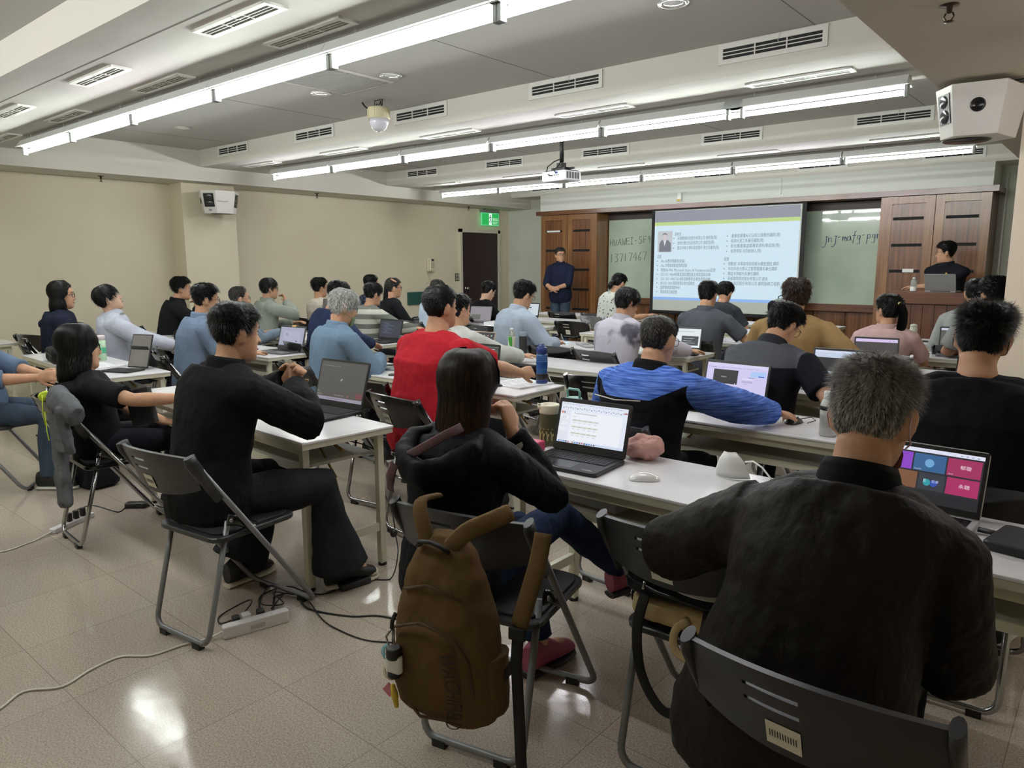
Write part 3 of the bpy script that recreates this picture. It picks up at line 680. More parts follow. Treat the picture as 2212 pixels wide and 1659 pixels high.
# ================================================================ PEOPLE
rnd = random.Random(7)
def skinm(name, c):
    if name in MATS: return MATS[name]
    m = mat(name, c, .55, spec=.3); a = srgb(c)
    noisy(m, tuple(x*.86 for x in a), a, scale=28, detail=5, lo=.25, hi=.6, bump=.08, bscale=220, bd=.002)
    B(m).inputs['Subsurface Weight'].default_value = .08; B(m).inputs['Subsurface Radius'].default_value = (.01, .004, .002)
    return m
SK = [skinm('skin_warm', '#c4977a'), skinm('skin_fair', '#d3ac92'), skinm('skin_tan', '#ad7f62')]
HEAD = [(-.124, .014, .066, -.02), (-.118, .030, .080, -.012), (-.104, .045, .088, -.002), (-.085, .055, .090, .022), (-.062, .062, .0885, .048), (-.035, .0675, .088, .072), (-.008, .072, .0865, .088), (.018, .0745, .089, .096), (.045, .075, .089, .099), (.068, .0725, .080, .094), (.088, .064, .064, .081), (.104, .049, .045, .060), (.114, .030, .025, .036), (.118, .010, .008, .012)]
HZ = np.array([h[0] for h in HEAD]); HW = np.array([h[1] for h in HEAD]); HF = np.array([h[2] for h in HEAD]); HB = np.array([h[3] for h in HEAD])
def hsurf(z, th, off=0.0):
    """head surface point; th from front (+Y) towards +X; works on arrays"""
    z = np.asarray(z, float); th = np.asarray(th, float)
    w_ = np.interp(z, HZ, HW)+off; f = np.interp(z, HZ, HF)+off; b = np.maximum(np.interp(z, HZ, HB), .0)+off
    c, s = np.cos(th), np.sin(th)
    y = np.where(c > 0, f*np.sign(c)*np.abs(c)**.8, b*c); x = w_*np.sign(s)*np.abs(s)**.85
    y0 = np.where(z < -.09, .0, 0)
    zz = z + off*np.clip((z-.03)/.08, -0.2, 1)*1.0
    return np.stack([x, y+y0, zz], -1)
def head_pieces(mb, M, nose=1.0, ear=1.0, seg=28):
    T = lambda p: M @ V(p)
    rings = []
    for z in list(np.linspace(-.124, .118, 24)):
        P_ = hsurf(np.full(seg, z), np.arange(seg)*2*PI/seg)
        rg = []
        for p in P_:
            x, y, zz = p
            if y > .05:
                y -= .007*math.exp(-((abs(x)-.031)/.013)**2-((zz-.004)/.014)**2)      # eye sockets
                y += .004*math.exp(-((abs(x)-.03)/.03)**2-((zz-.03)/.012)**2)          # brow
                y += .006*math.exp(-(x/.02)**2-((zz+.066)/.014)**2)                    # lips
                y += .005*math.exp(-(x/.02)**2-((zz+.108)/.014)**2)
            if zz < -.085 and y < .03: zz += .0
            rg.append(T((x, y, zz)))
        rings.append(rg)
    mb.loft(rings)
    n = nose
    mb.loft([[T((x*s, y, z)) for x, y in ((-.008, .07), (.008, .07), (.006*s, yy), (0, yy+.003), (-.006*s, yy))] for z, s, yy in ((.022, .8, .088), (0, 1, .094), (-.02, 1.4, .094+.012*n), (-.033, 2.1, .094+.016*n), (-.042, 2.0, .09+.004*n), (-.046, 1.2, .084))])
    for s in (-1, 1):
        R = M.to_3x3() @ Rz(s*-.42) @ Ry(s*.12) @ Rx(-.12)
        mb.ell(T((s*.080, -.012, -.006)), (.0085, .019*ear, .033*ear), None, R, 16)
        mb.ell(T((s*.077, -.005, -.028)), (.009, .012, .014), None, R, 12)
        mb.ell(T((s*.074, -.002, -.004)), (.012, .012, .024), None, R, 12)
def fingers(mb, W, F, Nn, side, k=1.0, curl=.5, spread=1.0, thumb=.6, point=None):
    """hand: W wrist, F forward, Nn palm normal (towards the palm side), side=+1 thumb on the F x N side"""
    F = V(F).normalized(); Nn = V(Nn); Nn = (Nn-F*Nn.dot(F)).normalized(); X = F.cross(Nn)*side
    rings = []
    for t_, w_, h_ in ((-.02, .026, .02), (.0, .027, .019), (.03, .036, .017), (.065, .041, .015), (.088, .040, .012), (.094, .034, .008)):
        c = W+F*t_*k; rings.append([c+X*w_*k*math.cos(2*PI*j/14)+Nn*h_*k*math.sin(2*PI*j/14) for j in range(14)])
    mb.loft(rings)
    for i, (u, ln_, r) in enumerate(((-.030, .068, .0088), (-.0105, .078, .0092), (.0095, .074, .009), (.029, .058, .008))):
        cu = curl*(1+.12*(i-1.5)); 
        if point is not None and i == point: cu *= .25
        d = (F + X*(-u)*(-3.0)*spread*.5).normalized() if spread else F
        p = W+F*.084*k - X*u*k*-1*-1 if 0 else W+F*.084*k+X*(-u)*k
        d = (F+X*(-u)*4*spread*.6).normalized(); pts = [p-d*.012*k, p]; a = 0; 
        for seg_, fr_ in enumerate((.42, .32, .26)):
            a += cu*(.7 if seg_ == 0 else .85)
            dd = d*math.cos(a)+Nn*math.sin(a); p = p+dd*ln_*fr_*k; pts.append(p)
        mb.tube(pts, [r*k*1.08, r*k*1.05, r*k, r*k*.92, r*k*.78], None, 10)
    b = W+F*.022*k+X*.026*k; d1 = (F*.62+X*.72+Nn*.25*thumb).normalized(); d2 = (F*.85+X*.25+Nn*.6*thumb).normalized()
    mb.tube([b-d1*.02*k, b, b+d1*.036*k, b+d1*.036*k+d2*.028*k, b+d1*.036*k+d2*.05*k], [.012*k, .0135*k, .0112*k, .0102*k, .008*k], None, 10)
def ik(Sh, W, a, b, hint):
    d = W-Sh; D = min(d.length, (a+b)*.995); dn = d.normalized(); W2 = Sh+dn*D
    x = (a*a-b*b+D*D)/(2*D); h = math.sqrt(max(a*a-x*x, 0)); hv = V(hint); hv = (hv-dn*hv.dot(dn)).normalized()
    return Sh+dn*x+hv*h, W2
def voxel(o, size, it=3, disp=0, dsc=.1):
    m = o.modifiers.new('r', 'REMESH'); m.mode = 'VOXEL'; m.voxel_size = size; m.use_smooth_shade = True
    if it: s = o.modifiers.new('s', 'SMOOTH'); s.iterations = it; s.factor = .5
    if disp:
        tn = 'folds%d' % int(dsc*1000)
        t = bpy.data.textures.get(tn)
        if not t: t = bpy.data.textures.new(tn, 'CLOUDS'); t.noise_scale = dsc; t.noise_depth = 3; t.noise_basis = 'ORIGINAL_PERLIN'
        d = o.modifiers.new('d', 'DISPLACE'); d.texture = t; d.strength = disp; d.mid_level = .5; d.texture_coords = 'LOCAL'
    return o
def hairline(az, kind):
    """lowest elevation (deg) with hair at azimuth az (deg from the face)"""
    t = {'m': ([0, 35, 55, 68, 80, 92, 104, 120, 150, 180], [40, 39, 30, 8, 0, 6, 2, -28, -48, -52]),
         'recede': ([0, 35, 55, 68, 80, 92, 104, 120, 150, 180], [62, 58, 42, 14, 4, 8, 4, -26, -46, -50]),
         'low': ([0, 35, 55, 68, 80, 92, 104, 120, 150, 180], [22, 22, 12, -4, -8, -6, -12, -32, -46, -50]),
         'w': ([0, 30, 45, 60, 75, 90, 110, 140, 180], [46, 44, 30, 0, -25, -45, -60, -70, -70])}[kind]
    return np.interp(np.abs(az), t[0], t[1])
def mask_of(P, kind):
    az = np.degrees(np.arctan2(np.abs(P[..., 0]), P[..., 1]+.005)); el = np.degrees(np.arctan2(P[..., 2]+.005, np.hypot(P[..., 0], P[..., 1]+.005)))
    return el-hairline(az, kind)
def hairmat(name, c, c2=None, rough=.42):
    if name in MATS: return MATS[name]
    m = mat(name, c, rough, spec=.16); a = srgb(c); b = srgb(c2) if c2 else tuple(x*1.6+.002 for x in a)
    noisy(m, a, b, scale=90, detail=3, stretch=(1, 1, .15), lo=.35, hi=.75)
    lk = B(m).inputs['Base Color'].links[0]; src = lk.from_socket; g_ = N(m, 'ShaderNodeNewGeometry'); r_m = N(m, 'ShaderNodeMapRange'); r_m.inputs['To Min'].default_value = .45; r_m.inputs['To Max'].default_value = 1.7
    L(m, g_, 'Random Per Island', r_m, 0); h_ = N(m, 'ShaderNodeHueSaturation'); m.node_tree.links.new(src, h_.inputs['Color']); L(m, r_m, 0, h_, 'Value'); L(m, h_, 0, B(m), 'Base Color')
    return m
def ribbons(mb, paths, wid, m, taper=True, side=None):
    """paths: (n, s, 3) array of hair locks"""
    n, s, _ = paths.shape
    d = np.gradient(paths, axis=1); d /= np.linalg.norm(d, axis=2, keepdims=True)+1e-9
    c = paths-np.array([0, -.01, -.02]); wv = np.cross(d, c); wv /= np.linalg.norm(wv, axis=2, keepdims=True)+1e-9
    k = np.linspace(0, 1, s); tp = (1-.85*k**2)[None, :, None] if taper else np.ones((1, s, 1))
    wv = wv*tp*wid/2
    vs = np.stack([paths-wv, paths+wv], 2).reshape(-1, 3)
    o = len(mb.v); mb.v += [tuple(v) for v in vs.tolist()]; mi = mb.mi(m)
    b = (np.arange(n)[:, None]*s+np.arange(s-1)[None, :])*2
    fs = np.stack([b, b+1, b+3, b+2], -1).reshape(-1, 4)+o
    mb.f += [tuple(x) for x in fs.tolist()]; mb.m += [mi]*len(fs); mb.sm += [True]*len(fs)
def hair(M, parent, m, mask='m', t=.012, ln=.03, lift=.5, grav=.15, n=1500, wid=.004, seed=1, tex=.004, top=None, thin=None, seglong=4, whorl=(0, -.055), fade=0):
    rs = np.random.RandomState(seed); mb = MB()
    nz_, nt = 40, 56
    zs = np.linspace(-.11, .1178, nz_); th = np.arange(nt)*2*PI/nt
    Z, TH = np.meshgrid(zs, th, indexing='ij'); P = hsurf(Z, TH)
    mk = np.clip(mask_of(P, mask)/7+.5, 0, 1); mk = mk*mk*(3-2*mk)
    tt = np.full(P.shape[:2], t)
    if top is not None: tt = t+(top-t)*np.clip((P[..., 2]-.0)/.08, 0, 1)
    if fade: tt = tt*np.clip((P[..., 2]+.075)/.12, .06, 1)
    if thin: tt = np.where((P[..., 2] > .085) & (P[..., 1] > -.07), .002, tt)
    off = -.007+(tt+.007)*mk + mk*tex*(rs.rand(*mk.shape)-.5)
    Q = hsurf(Z, TH, off)
    mb.loft([[V(Q[i, j]) for j in range(nt)] for i in range(nz_)], m)
    k = int(n*2.6); z = rs.uniform(-.11, .1178, k); z = np.where(rs.rand(k) < .35, rs.uniform(.07, .1178, k), z); a = rs.rand(k)*2*PI
    P0 = hsurf(z, a); ok = mask_of(P0, mask) > 2
    if thin: ok &= ~((P0[:, 2] > .095) & (rs.rand(k) < thin))
    z, a = z[ok][:n], a[ok][:n]; P0 = P0[ok][:n]
    t0 = np.full(len(z), t) if top is None else t+(top-t)*np.clip(z/.08, 0, 1)
    if fade: t0 = t0*np.clip((z+.075)/.12, .06, 1)
    P1 = hsurf(z, a, t0*.7)
    nrm = P1-np.array([0, -.008, 0]); nrm[:, 2] *= 1.0; nrm /= np.linalg.norm(nrm, axis=1, keepdims=True)
    W = np.array([whorl[0], whorl[1], .118]); fl = P1-W+rs.normal(0, .006, P1.shape); fl -= nrm*np.sum(fl*nrm, 1, keepdims=True); fl /= np.linalg.norm(fl, axis=1, keepdims=True)+1e-9
    le = ln*(.6+.8*rs.rand(len(z)))
    if top is not None or fade: le = le*np.clip(.35+(z+.05)/.12, .3, 1)
    lf = lift*np.clip((z+.075)/.12, .12, 1)[:, None] if fade else lift
    D = fl*(1-lf)+nrm*lf+rs.normal(0, .16, P1.shape)*(.4 if fade and lift < .2 else 1); D /= np.linalg.norm(D, axis=1, keepdims=True)
    path = [P1]
    for s in range(1, seglong):
        D = D+np.array([0, 0, -grav]); D /= np.linalg.norm(D, axis=1, keepdims=True); 
        q_ = path[-1]+D*(le/(seglong-1))[:, None]
        path.append(q_)
    ribbons(mb, np.stack(path, 1), wid, m)
    o = mb.build('hair', parent); o.matrix_local = M
    return o
def long_hair(M, parent, m, levels, n=1800, wid=.0045, seed=3, part=.02, t=.014, front=50, shell=True, wave=.003):
    """levels: list (z, cx, cy, rx, ry) of the falling curtain below the head, in head space"""
    rs = np.random.RandomState(seed); mb = MB()
    nt = 40
    if shell:
        zs = np.linspace(-.02, .1178, 22); th = np.arange(nt)*2*PI/nt; Z, TH = np.meshgrid(zs, th, indexing='ij'); P = hsurf(Z, TH)
        mk = np.clip(mask_of(P, 'w')/8+.5, 0, 1); Q = hsurf(Z, TH, -.007+(t+.007)*mk); mb.loft([[V(Q[i, j]) for j in range(nt)] for i in range(22)], m)
    top = [(.01, 0, -.012, .083, .078)]
    lv = top+levels
    mb.loft([[V((cx+rx*.94*math.cos(2*PI*j/nt), cy+ry*.94*math.sin(2*PI*j/nt), z)) for j in range(nt)] for z, cx, cy, rx, ry in lv], m)
    az = np.radians(front)+rs.rand(n)*(2*PI-2*np.radians(front)); offr = rs.uniform(-.002, .009, n); ph_ = rs.rand(n)*6.28; wav = wave*rs.rand(n)
    paths = []
    for e in (87, 76, 62, 44, 26, 10):
        zz = .118*math.sin(math.radians(e)); P = hsurf(np.full(n, zz), az, t+offr); P[:, 0] += part*0; paths.append(P)
    ll = levels; cut = rs.randint(0, 2, n)
    zs = [l[0] for l in lv]; zi = np.linspace(-.02, zs[-1], 10)
    for z in zi:
        cx, cy, rx, ry = (np.interp(-z, [-q for q in zs], [l[k] for l in lv]) for k in (1, 2, 3, 4))
        ww = wav*np.sin(ph_+z*38); azz = az+ww*6; x = cx+(rx+offr+ww)*np.sin(azz)+rs.normal(0, .0015, n); y = cy+(ry+offr+ww)*np.cos(azz)+rs.normal(0, .0015, n)
        zz = z+(rs.normal(0, .008, n) if z == zi[-1] else 0)
        paths.append(np.stack([x, y, np.full(n, z)+(rs.normal(0, .01, n) if z == zi[-1] else 0)], -1))
    ribbons(mb, np.stack(paths, 1), wid, m)
    o = mb.build('hair', parent); o.matrix_local = M
    return o
eyew = mat('eye_white', '#e6e0da', .2); iris = mat('iris_dark', '#1c120d', .15); lipm = mat('lip_rose', '#a8645a', .5); browm = mat('brow_dark', '#1d1613', .7)
def face(M, parent, brow=True, smile=0):
    e = MB()
    for s in (-1, 1):
        e.ell((s*.031, .0765, .004), (.0135, .009, .0065), eyew, seg=12); e.ell((s*.031, .0835, .004), (.0058, .003, .0058), iris, seg=10)
        e.tube([(s*.018, .083, .008), (s*.031, .0875, .012), (s*.045, .078, .008)], .0013, browm, 5)
    e.build('eyes', parent).matrix_local = M
    b = MB()
    for s in (-1, 1): b.tube([(s*.014, .0915, .026), (s*.03, .0925, .032), (s*.048, .0815, .027)], [(.0025, .0015), (.003, .002), (.001, .001)], browm, 6)
    b.build('eyebrow', parent).matrix_local = M
    l = MB(); l.tube([(-.024, .086, -.064+.006*smile), (-.01, .0945, -.066), (0, .0962, -.0665), (.01, .0945, -.066), (.024, .086, -.064+.006*smile)], [.0012, .0042, .0046, .0042, .0012], lipm, 8)
    if smile: l.tube([(-.018, .0925, -.0645), (0, .0985, -.067), (.018, .0925, -.0645)], .0022, eyew, 6)
    l.build('lips', parent).matrix_local = M
def glasses(M, parent, col='glasses_dark', c='#1a1512', round_=False, z=.002):
    g = MB(); m = mat(col, c, .3, .3)
    for s in (-1, 1):
        pts = []
        for j in range(17):
            a = j/16*2*PI; kx = math.cos(a); kz = math.sin(a)
            if not round_: kx = np.sign(kx)*abs(kx)**.6; kz = np.sign(kz)*abs(kz)**.6
            pts.append((s*.033+.024*kx, .101-.25*max(0, abs(s*.033+.024*kx)-.03), z+.019*kz))
        g.tube(pts, .0016, m, 6, cap=False)
        g.tube([(s*.056, .094, z+.006), (s*.077, .075, z+.006), (s*.083, .0, z+.006), (s*.083, -.02, z-.012)], .0017, m, 5)
    g.tube([(-.01, .1, z+.004), (0, .103, z+.006), (.01, .1, z+.004)], .0015, m, 5)
    g.build('glasses', parent).matrix_local = M
DEF = dict(face=0, lean=8, side=0, hyaw=0, hpitch=0, hroll=0, wid=1.0, fat=1.0, skin=0, vox=.009, sleeve='short', glasses=None, showface=True, stand=False, infl=.014, disp=.0, legs=None, hk=1.0, thigh=.42, collar=None, hem=-.1)
def person(label, head, top, hairspec, bottom='#1b1d24', arms=None, chair_kind='chrome', chair_label=None, **kw):
    p = dict(DEF); p.update(kw)
    ln_, sd = math.radians(p['lean']), math.radians(p['side'])
    hipz = .95 if p['stand'] else .53
    base_off = .132*p['hk']
    # spine: angle grows with height
    def spine(d, Lt):
        k = d/.52; a = ln_*(.55+.45*k)
        if abs(ln_) < 1e-4: yy = 0
        n_ = 8; y = z = x = 0
        for i in range(n_):
            kk = max(k, 0)*(i+.5)/n_ if k > 0 else 0; ai = ln_*(.45+.75*kk); y += math.sin(ai)*d/n_; z += math.cos(ai)*d/n_; x += math.sin(sd)*d/n_
        return V((x, y, z))*Lt, a
    hp = math.radians(p['hpitch']); na = (ln_*1.1-hp*.4)
    def headoff(Lt):
        nb, _ = spine(.52, Lt); return V((0, 0, hipz))+nb+V((0, math.sin(na), math.cos(na)))*base_off+V((0, .012, 0))
    lo, hi = .6, 1.5
    for _ in range(30):
        mid = (lo+hi)/2
        if headoff(mid).z < head[2]: lo = mid
        else: hi = mid
    Lt = (lo+hi)/2; ho = headoff(Lt); fz = math.radians(p['face'])
    root = V(head)-Rz(fz) @ V((ho.x, ho.y, 0)); root.z = 0
    t = empty('person', root, fz, label, 'person')
    sk = SK[p['skin']]; wid, fat = p['wid'], p['fat']
    Mh = Matrix.Translation(ho) @ (Rz(math.radians(p['hyaw'])) @ Rx(hp) @ Ry(math.radians(p['hroll']))).to_4x4() @ Matrix.Scale(p['hk'], 4)
    body = MB()
    TR = [(-.12, .13, .10), (-.06, .155, .12), (0, .165, .128), (.08, .158, .125), (.17, .152, .118), (.27, .162, .118), (.36, .176, .12), (.43, .182, .113), (.475, .165, .098), (.505, .115, .082), (.525, .07, .066)]
    def torso(mb, dw, d0=-.12, d1=.53, m=None, extra=0, belly=0):
        rings = []
        for d, w_, dp in TR:
            if d < d0-1e-6 or d > d1+1e-6: continue
            c, a = spine(d, Lt); c = c+V((0, 0, hipz)); fx = 1.0 if d > .40 else fat
            W_ = (w_*(wid if d > .2 else (wid*.5+.5)*fat)+dw+extra*max(0, (.2-d))); D_ = dp*fx+dw
            R = Rx(-a)
            rg = []
            for j in range(26):
                th = 2*PI*j/26; cx, sy = math.cos(th), math.sin(th)
                x = W_*np.sign(cx)*abs(cx)**.85; y = D_*np.sign(sy)*abs(sy)**.9
                if y > 0 and d < .3: y *= 1+belly
                rg.append(c+R @ V((x, y-.01, -.02*abs(cx)**2 if d > .44 else 0)))
            rings.append(rg)
        mb.loft(rings, m)
    torso(body, -.012, -.12, .43)
    cN, aN = spine(.43, Lt); body.ell(V((0, 0, hipz))+cN, (.15*wid, .09, .075), None, Rx(-aN), 18)
    nb, a_ = spine(.50, Lt); nb = nb+V((0, 0, hipz))
    hb = Mh @ V((0, -.018, -.06))
    body.tube([nb-V((0, 0, .03)), nb+V((0, -.004, .02)), (nb+hb)/2, hb], [(.066*wid**.5, .06), (.056*fat**.4*wid**.4, .055*fat**.4), (.054*fat**.4*wid**.3, .056*fat**.4), (.056, .062)], None, 18, up=(1, 0, 0))
    head_pieces(body, Mh, ear=p.get('ear', 1.0))
    shc, _ = spine(.445, Lt); shc = shc+V((0, 0, hipz)); tw = math.radians(p.get('twist', 0))
    A = {}
    for s, key in ((-1, 'L'), (1, 'R')):
        sh = shc+Rz(tw) @ V((s*(.178*wid), -.005, -p.get('drop', .012))); ar = (arms or {}).get(key, {})
        if p['stand']: W0 = V((s*.24, .12, .95)); hint0 = (s*.6, -.5, -.3)
        else: W0 = V((s*.16, .40, .765)); hint0 = (s*.8, -.3, -1)
        W = V(ar.get('w', W0)); 
        if ar.get('world'): W = Rz(-fz) @ (V(ar['world'])-root)
        el, W = ik(sh, W, .285*Lt**.2, .255*Lt**.1, ar.get('hint', hint0))
        A[key] = (sh, el, W); k = 1+.25*(fat-1)+.25*(wid-1)
        body.tube([sh, sh.lerp(el, .5), el, el.lerp(W, .3), el.lerp(W, .75), W], [.046*k, .045*k, .037*k, .040*k, .031*k, (.027*k, .021*k)], None, 14)
        body.ell(sh, (.050*k, .050*k, .050*k), seg=14); body.tube([nb-V((0, 0, .01)), sh], [.045, .045], None, 12)
        F = V(ar['f']) if 'f' in ar else (W-el).normalized()+V((0, 0, .0)); Pn = V(ar.get('n', (0, 0, -1)))
        fingers(body, W, F, Pn, ar.get('th', -s), ar.get('k', 1.0), ar.get('curl', .45), ar.get('spread', .6), ar.get('thumb', .6))
    # legs
    Lg = {}
    for s, key in ((-1, 'L'), (1, 'R')):
        if p['stand']: pts = [V((s*.085, 0, .9)), V((s*.095, .015, .5)), V((s*.1, -.01, .09))]; ft = V((s*.12, 1, 0))
        else:
            pts = [V((s*.09, .02, .52)), V((s*.13, p['thigh'], .50)), V((s*.14, p['thigh']-.02, .09))]; ft = V((s*.15, 1, 0))
        if p['legs'] and key in p['legs']:
            q_ = p['legs'][key]; pts = [pts[0], V(q_[0]), V(q_[1])]; ft = V(q_[2])
        Lg[key] = (pts, ft)
        body.tube([pts[0], pts[0].lerp(pts[1], .5), pts[1], pts[1].lerp(pts[2], .35), pts[2]], [.075*fat, .066*fat, .05, .047, .033], None, 14)
        if not p.get('nofeet'): body.ell(pts[2]+ft.normalized()*.07-V((0, 0, .035)), (.035, .07, .03), None, Rz(-math.atan2(ft.x, ft.y)), 12)
    voxel(body.build('body', t, m=sk), p['vox'], 3 if p['vox'] < .007 else 2)
    # trousers
    tr = MB(); bm = bottom if not isinstance(bottom, str) else cloth('trouser_'+bottom[1:], bottom, .8, fold=.7)
    c0 = V((0, 0, hipz)); lw = p.get('legw', 1.0)
    tr.ell(c0+V((0, 0, -.0)), (.178*fat*(wid*.5+.5), .135*fat, .10), seg=20)
    if p['stand']: tr.ell(c0+V((0, 0, .05)), (.165*fat, .125*fat, .1), seg=20)
    for key in 'LR':
        pts, ft = Lg[key]
        tr.tube([pts[0], pts[0].lerp(pts[1], .5), pts[1], pts[1].lerp(pts[2], .4), pts[1].lerp(pts[2], p.get('hemk', 1.0 if not p['legs'] else .93))], [.092*fat, .082*fat*lw, .066*lw, .06*lw, .052*lw*p.get('flare', 1)], None, 16)
    voxel(tr.build('trousers', t, m=bm), max(p['vox'], .008), 3, .012 if p['vox'] < .007 else 0, .07)
    # shoes
    shoe = p.get('shoe', ('#17171a', '#d8d6cc'))
    for key in 'LR':
        pts, ft = Lg[key]; fn = ft.normalized(); an = pts[2]; up = V((0, 0, 1)) if abs(fn.z) < .5 else V((0, -1, 0)); sdv = fn.cross(up).normalized(); up = sdv.cross(fn).normalized()
        mb = MB(); so = MB(); o_ = an-up*.065 if an.z > .2 else V((an.x, an.y, .024))
        for mb_, prof in ((mb, ((-.075, .03, .05), (-.03, .038, .062), (.03, .04, .052), (.08, .045, .036), (.13, .046, .027), (.165, .036, .02), (.183, .018, .012))), (so, ((-.08, .03, .012), (-.03, .038, .012), (.03, .04, .012), (.08, .049, .012), (.13, .05, .012), (.17, .038, .012), (.19, .016, .01)))):
            rg = []
            for y, w_, h_ in prof:
                c = o_+fn*y+(up*h_*.9 if mb_ is mb else V((0, 0, 0))*0)
                rg.append([c+sdv*w_*math.cos(2*PI*j/14)+up*h_*math.sin(2*PI*j/14) for j in range(14)])
            mb_.loft(rg)
        so.v = [tuple(V(v)-up*.012) if 1 else v for v in so.v]
        if p.get('sneaker'):
            tc_m = mat('rubber_ivory', '#d9d2bf', .5)
            cap = MB(); cap.ell(o_+fn*.155+up*.012, (.040, .034, .022), tc_m, Matrix((sdv, fn, up)).transposed(), 16)
            lc = MB()
            for i_ in range(5): lc.tube([o_+fn*(.04+i_*.02)+sdv*.022+up*(.078-i_*.009), o_+fn*(.045+i_*.02)+up*(.092-i_*.010), o_+fn*(.04+i_*.02)-sdv*.022+up*(.078-i_*.009)], .0028, tc_m, 6)
        so_o = mb.build('shoe', t, m=mat('shoe_'+shoe[0][1:], shoe[0], .6)); (cap.build('toe_cap', so_o), lc.build('laces', so_o)) if p.get('sneaker') else None; so.build('sole', so_o, m=mat('sole_'+shoe[1][1:], shoe[1], .5))
    # top
    tp = MB(); tm_ = top if not isinstance(top, str) else cloth('top_'+top[1:], top)
    I = p['infl']; torso(tp, I, -.12, .51, None, p.get('aline', .05), p.get('belly', 0))
    tp.ell(nb-V((0, .004, .02)), ((.092+I)*wid, .078+I, .052), seg=18)
    for key in 'LR':
        sh, el, W = A[key]; k = 1+.25*(fat-1)+.25*(wid-1); j_ = I*1.05
        tp.ell(sh-V((0, 0, .006)), (.050*k+j_, .054*k+j_, .050*k+j_*.7), seg=16); tp.tube([nb-V((0, .0, .012)), nb.lerp(sh, .5)+V((0, 0, .004)), sh], [(.052, .062), (.052+I*.5, .06+I*.5), (.046+I*.7, .05+I)], None, 14, up=(0, 0, 1))
        slv = p['sleeve']
        if slv == 'short': e_ = sh.lerp(el, .78); tp.tube([sh, sh.lerp(e_, .5), e_], [.052*k+j_, .052*k+j_, .053*k+j_], None, 16)
        elif slv == '34': e_ = el.lerp(W, .25); tp.tube([sh, sh.lerp(el, .5), el, e_], [.05*k+j_, .048*k+j_, .044*k+j_, .044*k+j_], None, 16)
        else: e_ = el.lerp(W, .97); tp.tube([sh, sh.lerp(el, .5), el, el.lerp(W, .45), e_], [.05*k+j_, .049*k+j_, .045*k+j_*1.2, .04*k+j_*1.1, .029*k+j_*.8], None, 16)
    to = voxel(tp.build(p.get('topname', 'shirt'), t, m=tm_), max(p['vox'], .0075), 3 if p['vox'] < .007 else 2, p['disp'] or (.010 if p['vox'] < .007 else .006), .09)
    if p['collar']:
        cm = p['collar'] if not isinstance(p['collar'], str) else cloth('collar_'+p['collar'][1:], p['collar'])
        c = MB(); nbt, _ = spine(.515, Lt); nbt = nbt+V((0, 0, hipz)); R = Rx(-na*1.0+.25)
        rings = []
        for r, z in ((.078, -.022), (.074, .0), (.068, .028), (.0715, .036), (.078, .02), (.086, -.012), (.09, -.02)):
            rings.append([nbt+R @ V((r*wid**.5*math.cos(2*PI*j/28), r*1.0*math.sin(2*PI*j/28), z-.012*math.sin(2*PI*j/28))) for j in range(28)])
        c.loft(rings, None, cap=False); c.build('collar', t, m=cm)
    # hair
    h = dict(hairspec); hm = h.pop('m'); long_ = h.pop('long', None); extra = h.pop('extra', None)
    if long_: long_hair(Mh, t, hm, long_, **h)
    else: hair(Mh, t, hm, seed=int(abs(head[0]*100)) % 997, **h)
    if extra: extra(Mh, t, hm)
    if p['showface']: face(Mh, t, smile=p.get('smile', 0))
    if p['glasses']: glasses(Mh, t, *p['glasses'])
    if chair_label and not p['stand']:
        cr_ = p.get('chair_rz', fz); q_ = root+Rz(cr_) @ V((p.get('chair_dx', 0), p.get('chair_dy', .03), 0)); chair(q_.x, q_.y, cr_, chair_kind, chair_label)
    return t, Mh, A, root
HB_ = hairmat('hair_black', '#0d0c0c'); HBR = hairmat('hair_dark_brown', '#1c120d', '#3d2a20'); HGR = hairmat('hair_salt_grey', '#55504c', '#b9b5b0', .6); HW_ = hairmat('hair_white', '#9a9a96', '#dcdcd8', .6); HDG = hairmat('hair_dark_grey', '#1c1a19', '#55514e')
# ================================================================ THE PEOPLE IN THE ROOM
def short(m, **k):
    d = dict(m=m, mask='m', t=.007, top=.020, ln=.03, lift=.45, grav=.1, n=900, wid=.006, tex=.006, fade=1); d.update(k)
    d['lift'] = d['lift']*.55; d['ln'] = d['ln']*.75; d['top'] *= .72; d['t'] *= .8; return d
def bowl(m, **k): return short(m, mask='low', t=.016, top=.022, ln=.05, lift=.12, grav=.25, tex=.003, fade=0, **k)
R_ = math.radians
# special fabrics
def fabric_fn(name, base, rough=.85): 
    m = mat(name, base, rough, spec=.25); return m
def band(m, comp, lo_, hi_, src=None):
    """1 where object coordinate comp lies in lo..hi"""
    tc_ = N(m, 'ShaderNodeTexCoord'); s_ = N(m, 'ShaderNodeSeparateXYZ'); L(m, tc_, 'Object', s_, 0)
    a = N(m, 'ShaderNodeMath', operation='GREATER_THAN'); L(m, s_, comp, a, 0); a.inputs[1].default_value = lo_
    b = N(m, 'ShaderNodeMath', operation='LESS_THAN'); L(m, s_, comp, b, 0); b.inputs[1].default_value = hi_
    c = N(m, 'ShaderNodeMath', operation='MULTIPLY'); L(m, a, 0, c, 0); L(m, b, 0, c, 1); return c
def mul(m, a, b):
    c = N(m, 'ShaderNodeMath', operation='MULTIPLY'); L(m, a, 0, c, 0); L(m, b, 0, c, 1); return c
def mixc(m, fac, c1, c2):
    x = N(m, 'ShaderNodeMix', data_type='RGBA'); L(m, fac, 0, x, 'Factor')
    for i, c in ((6, c1), (7, c2)):
        if isinstance(c, str): x.inputs[i].default_value = (*srgb(c), 1)
        else: L(m, c[0], c[1], x, i)
    return x
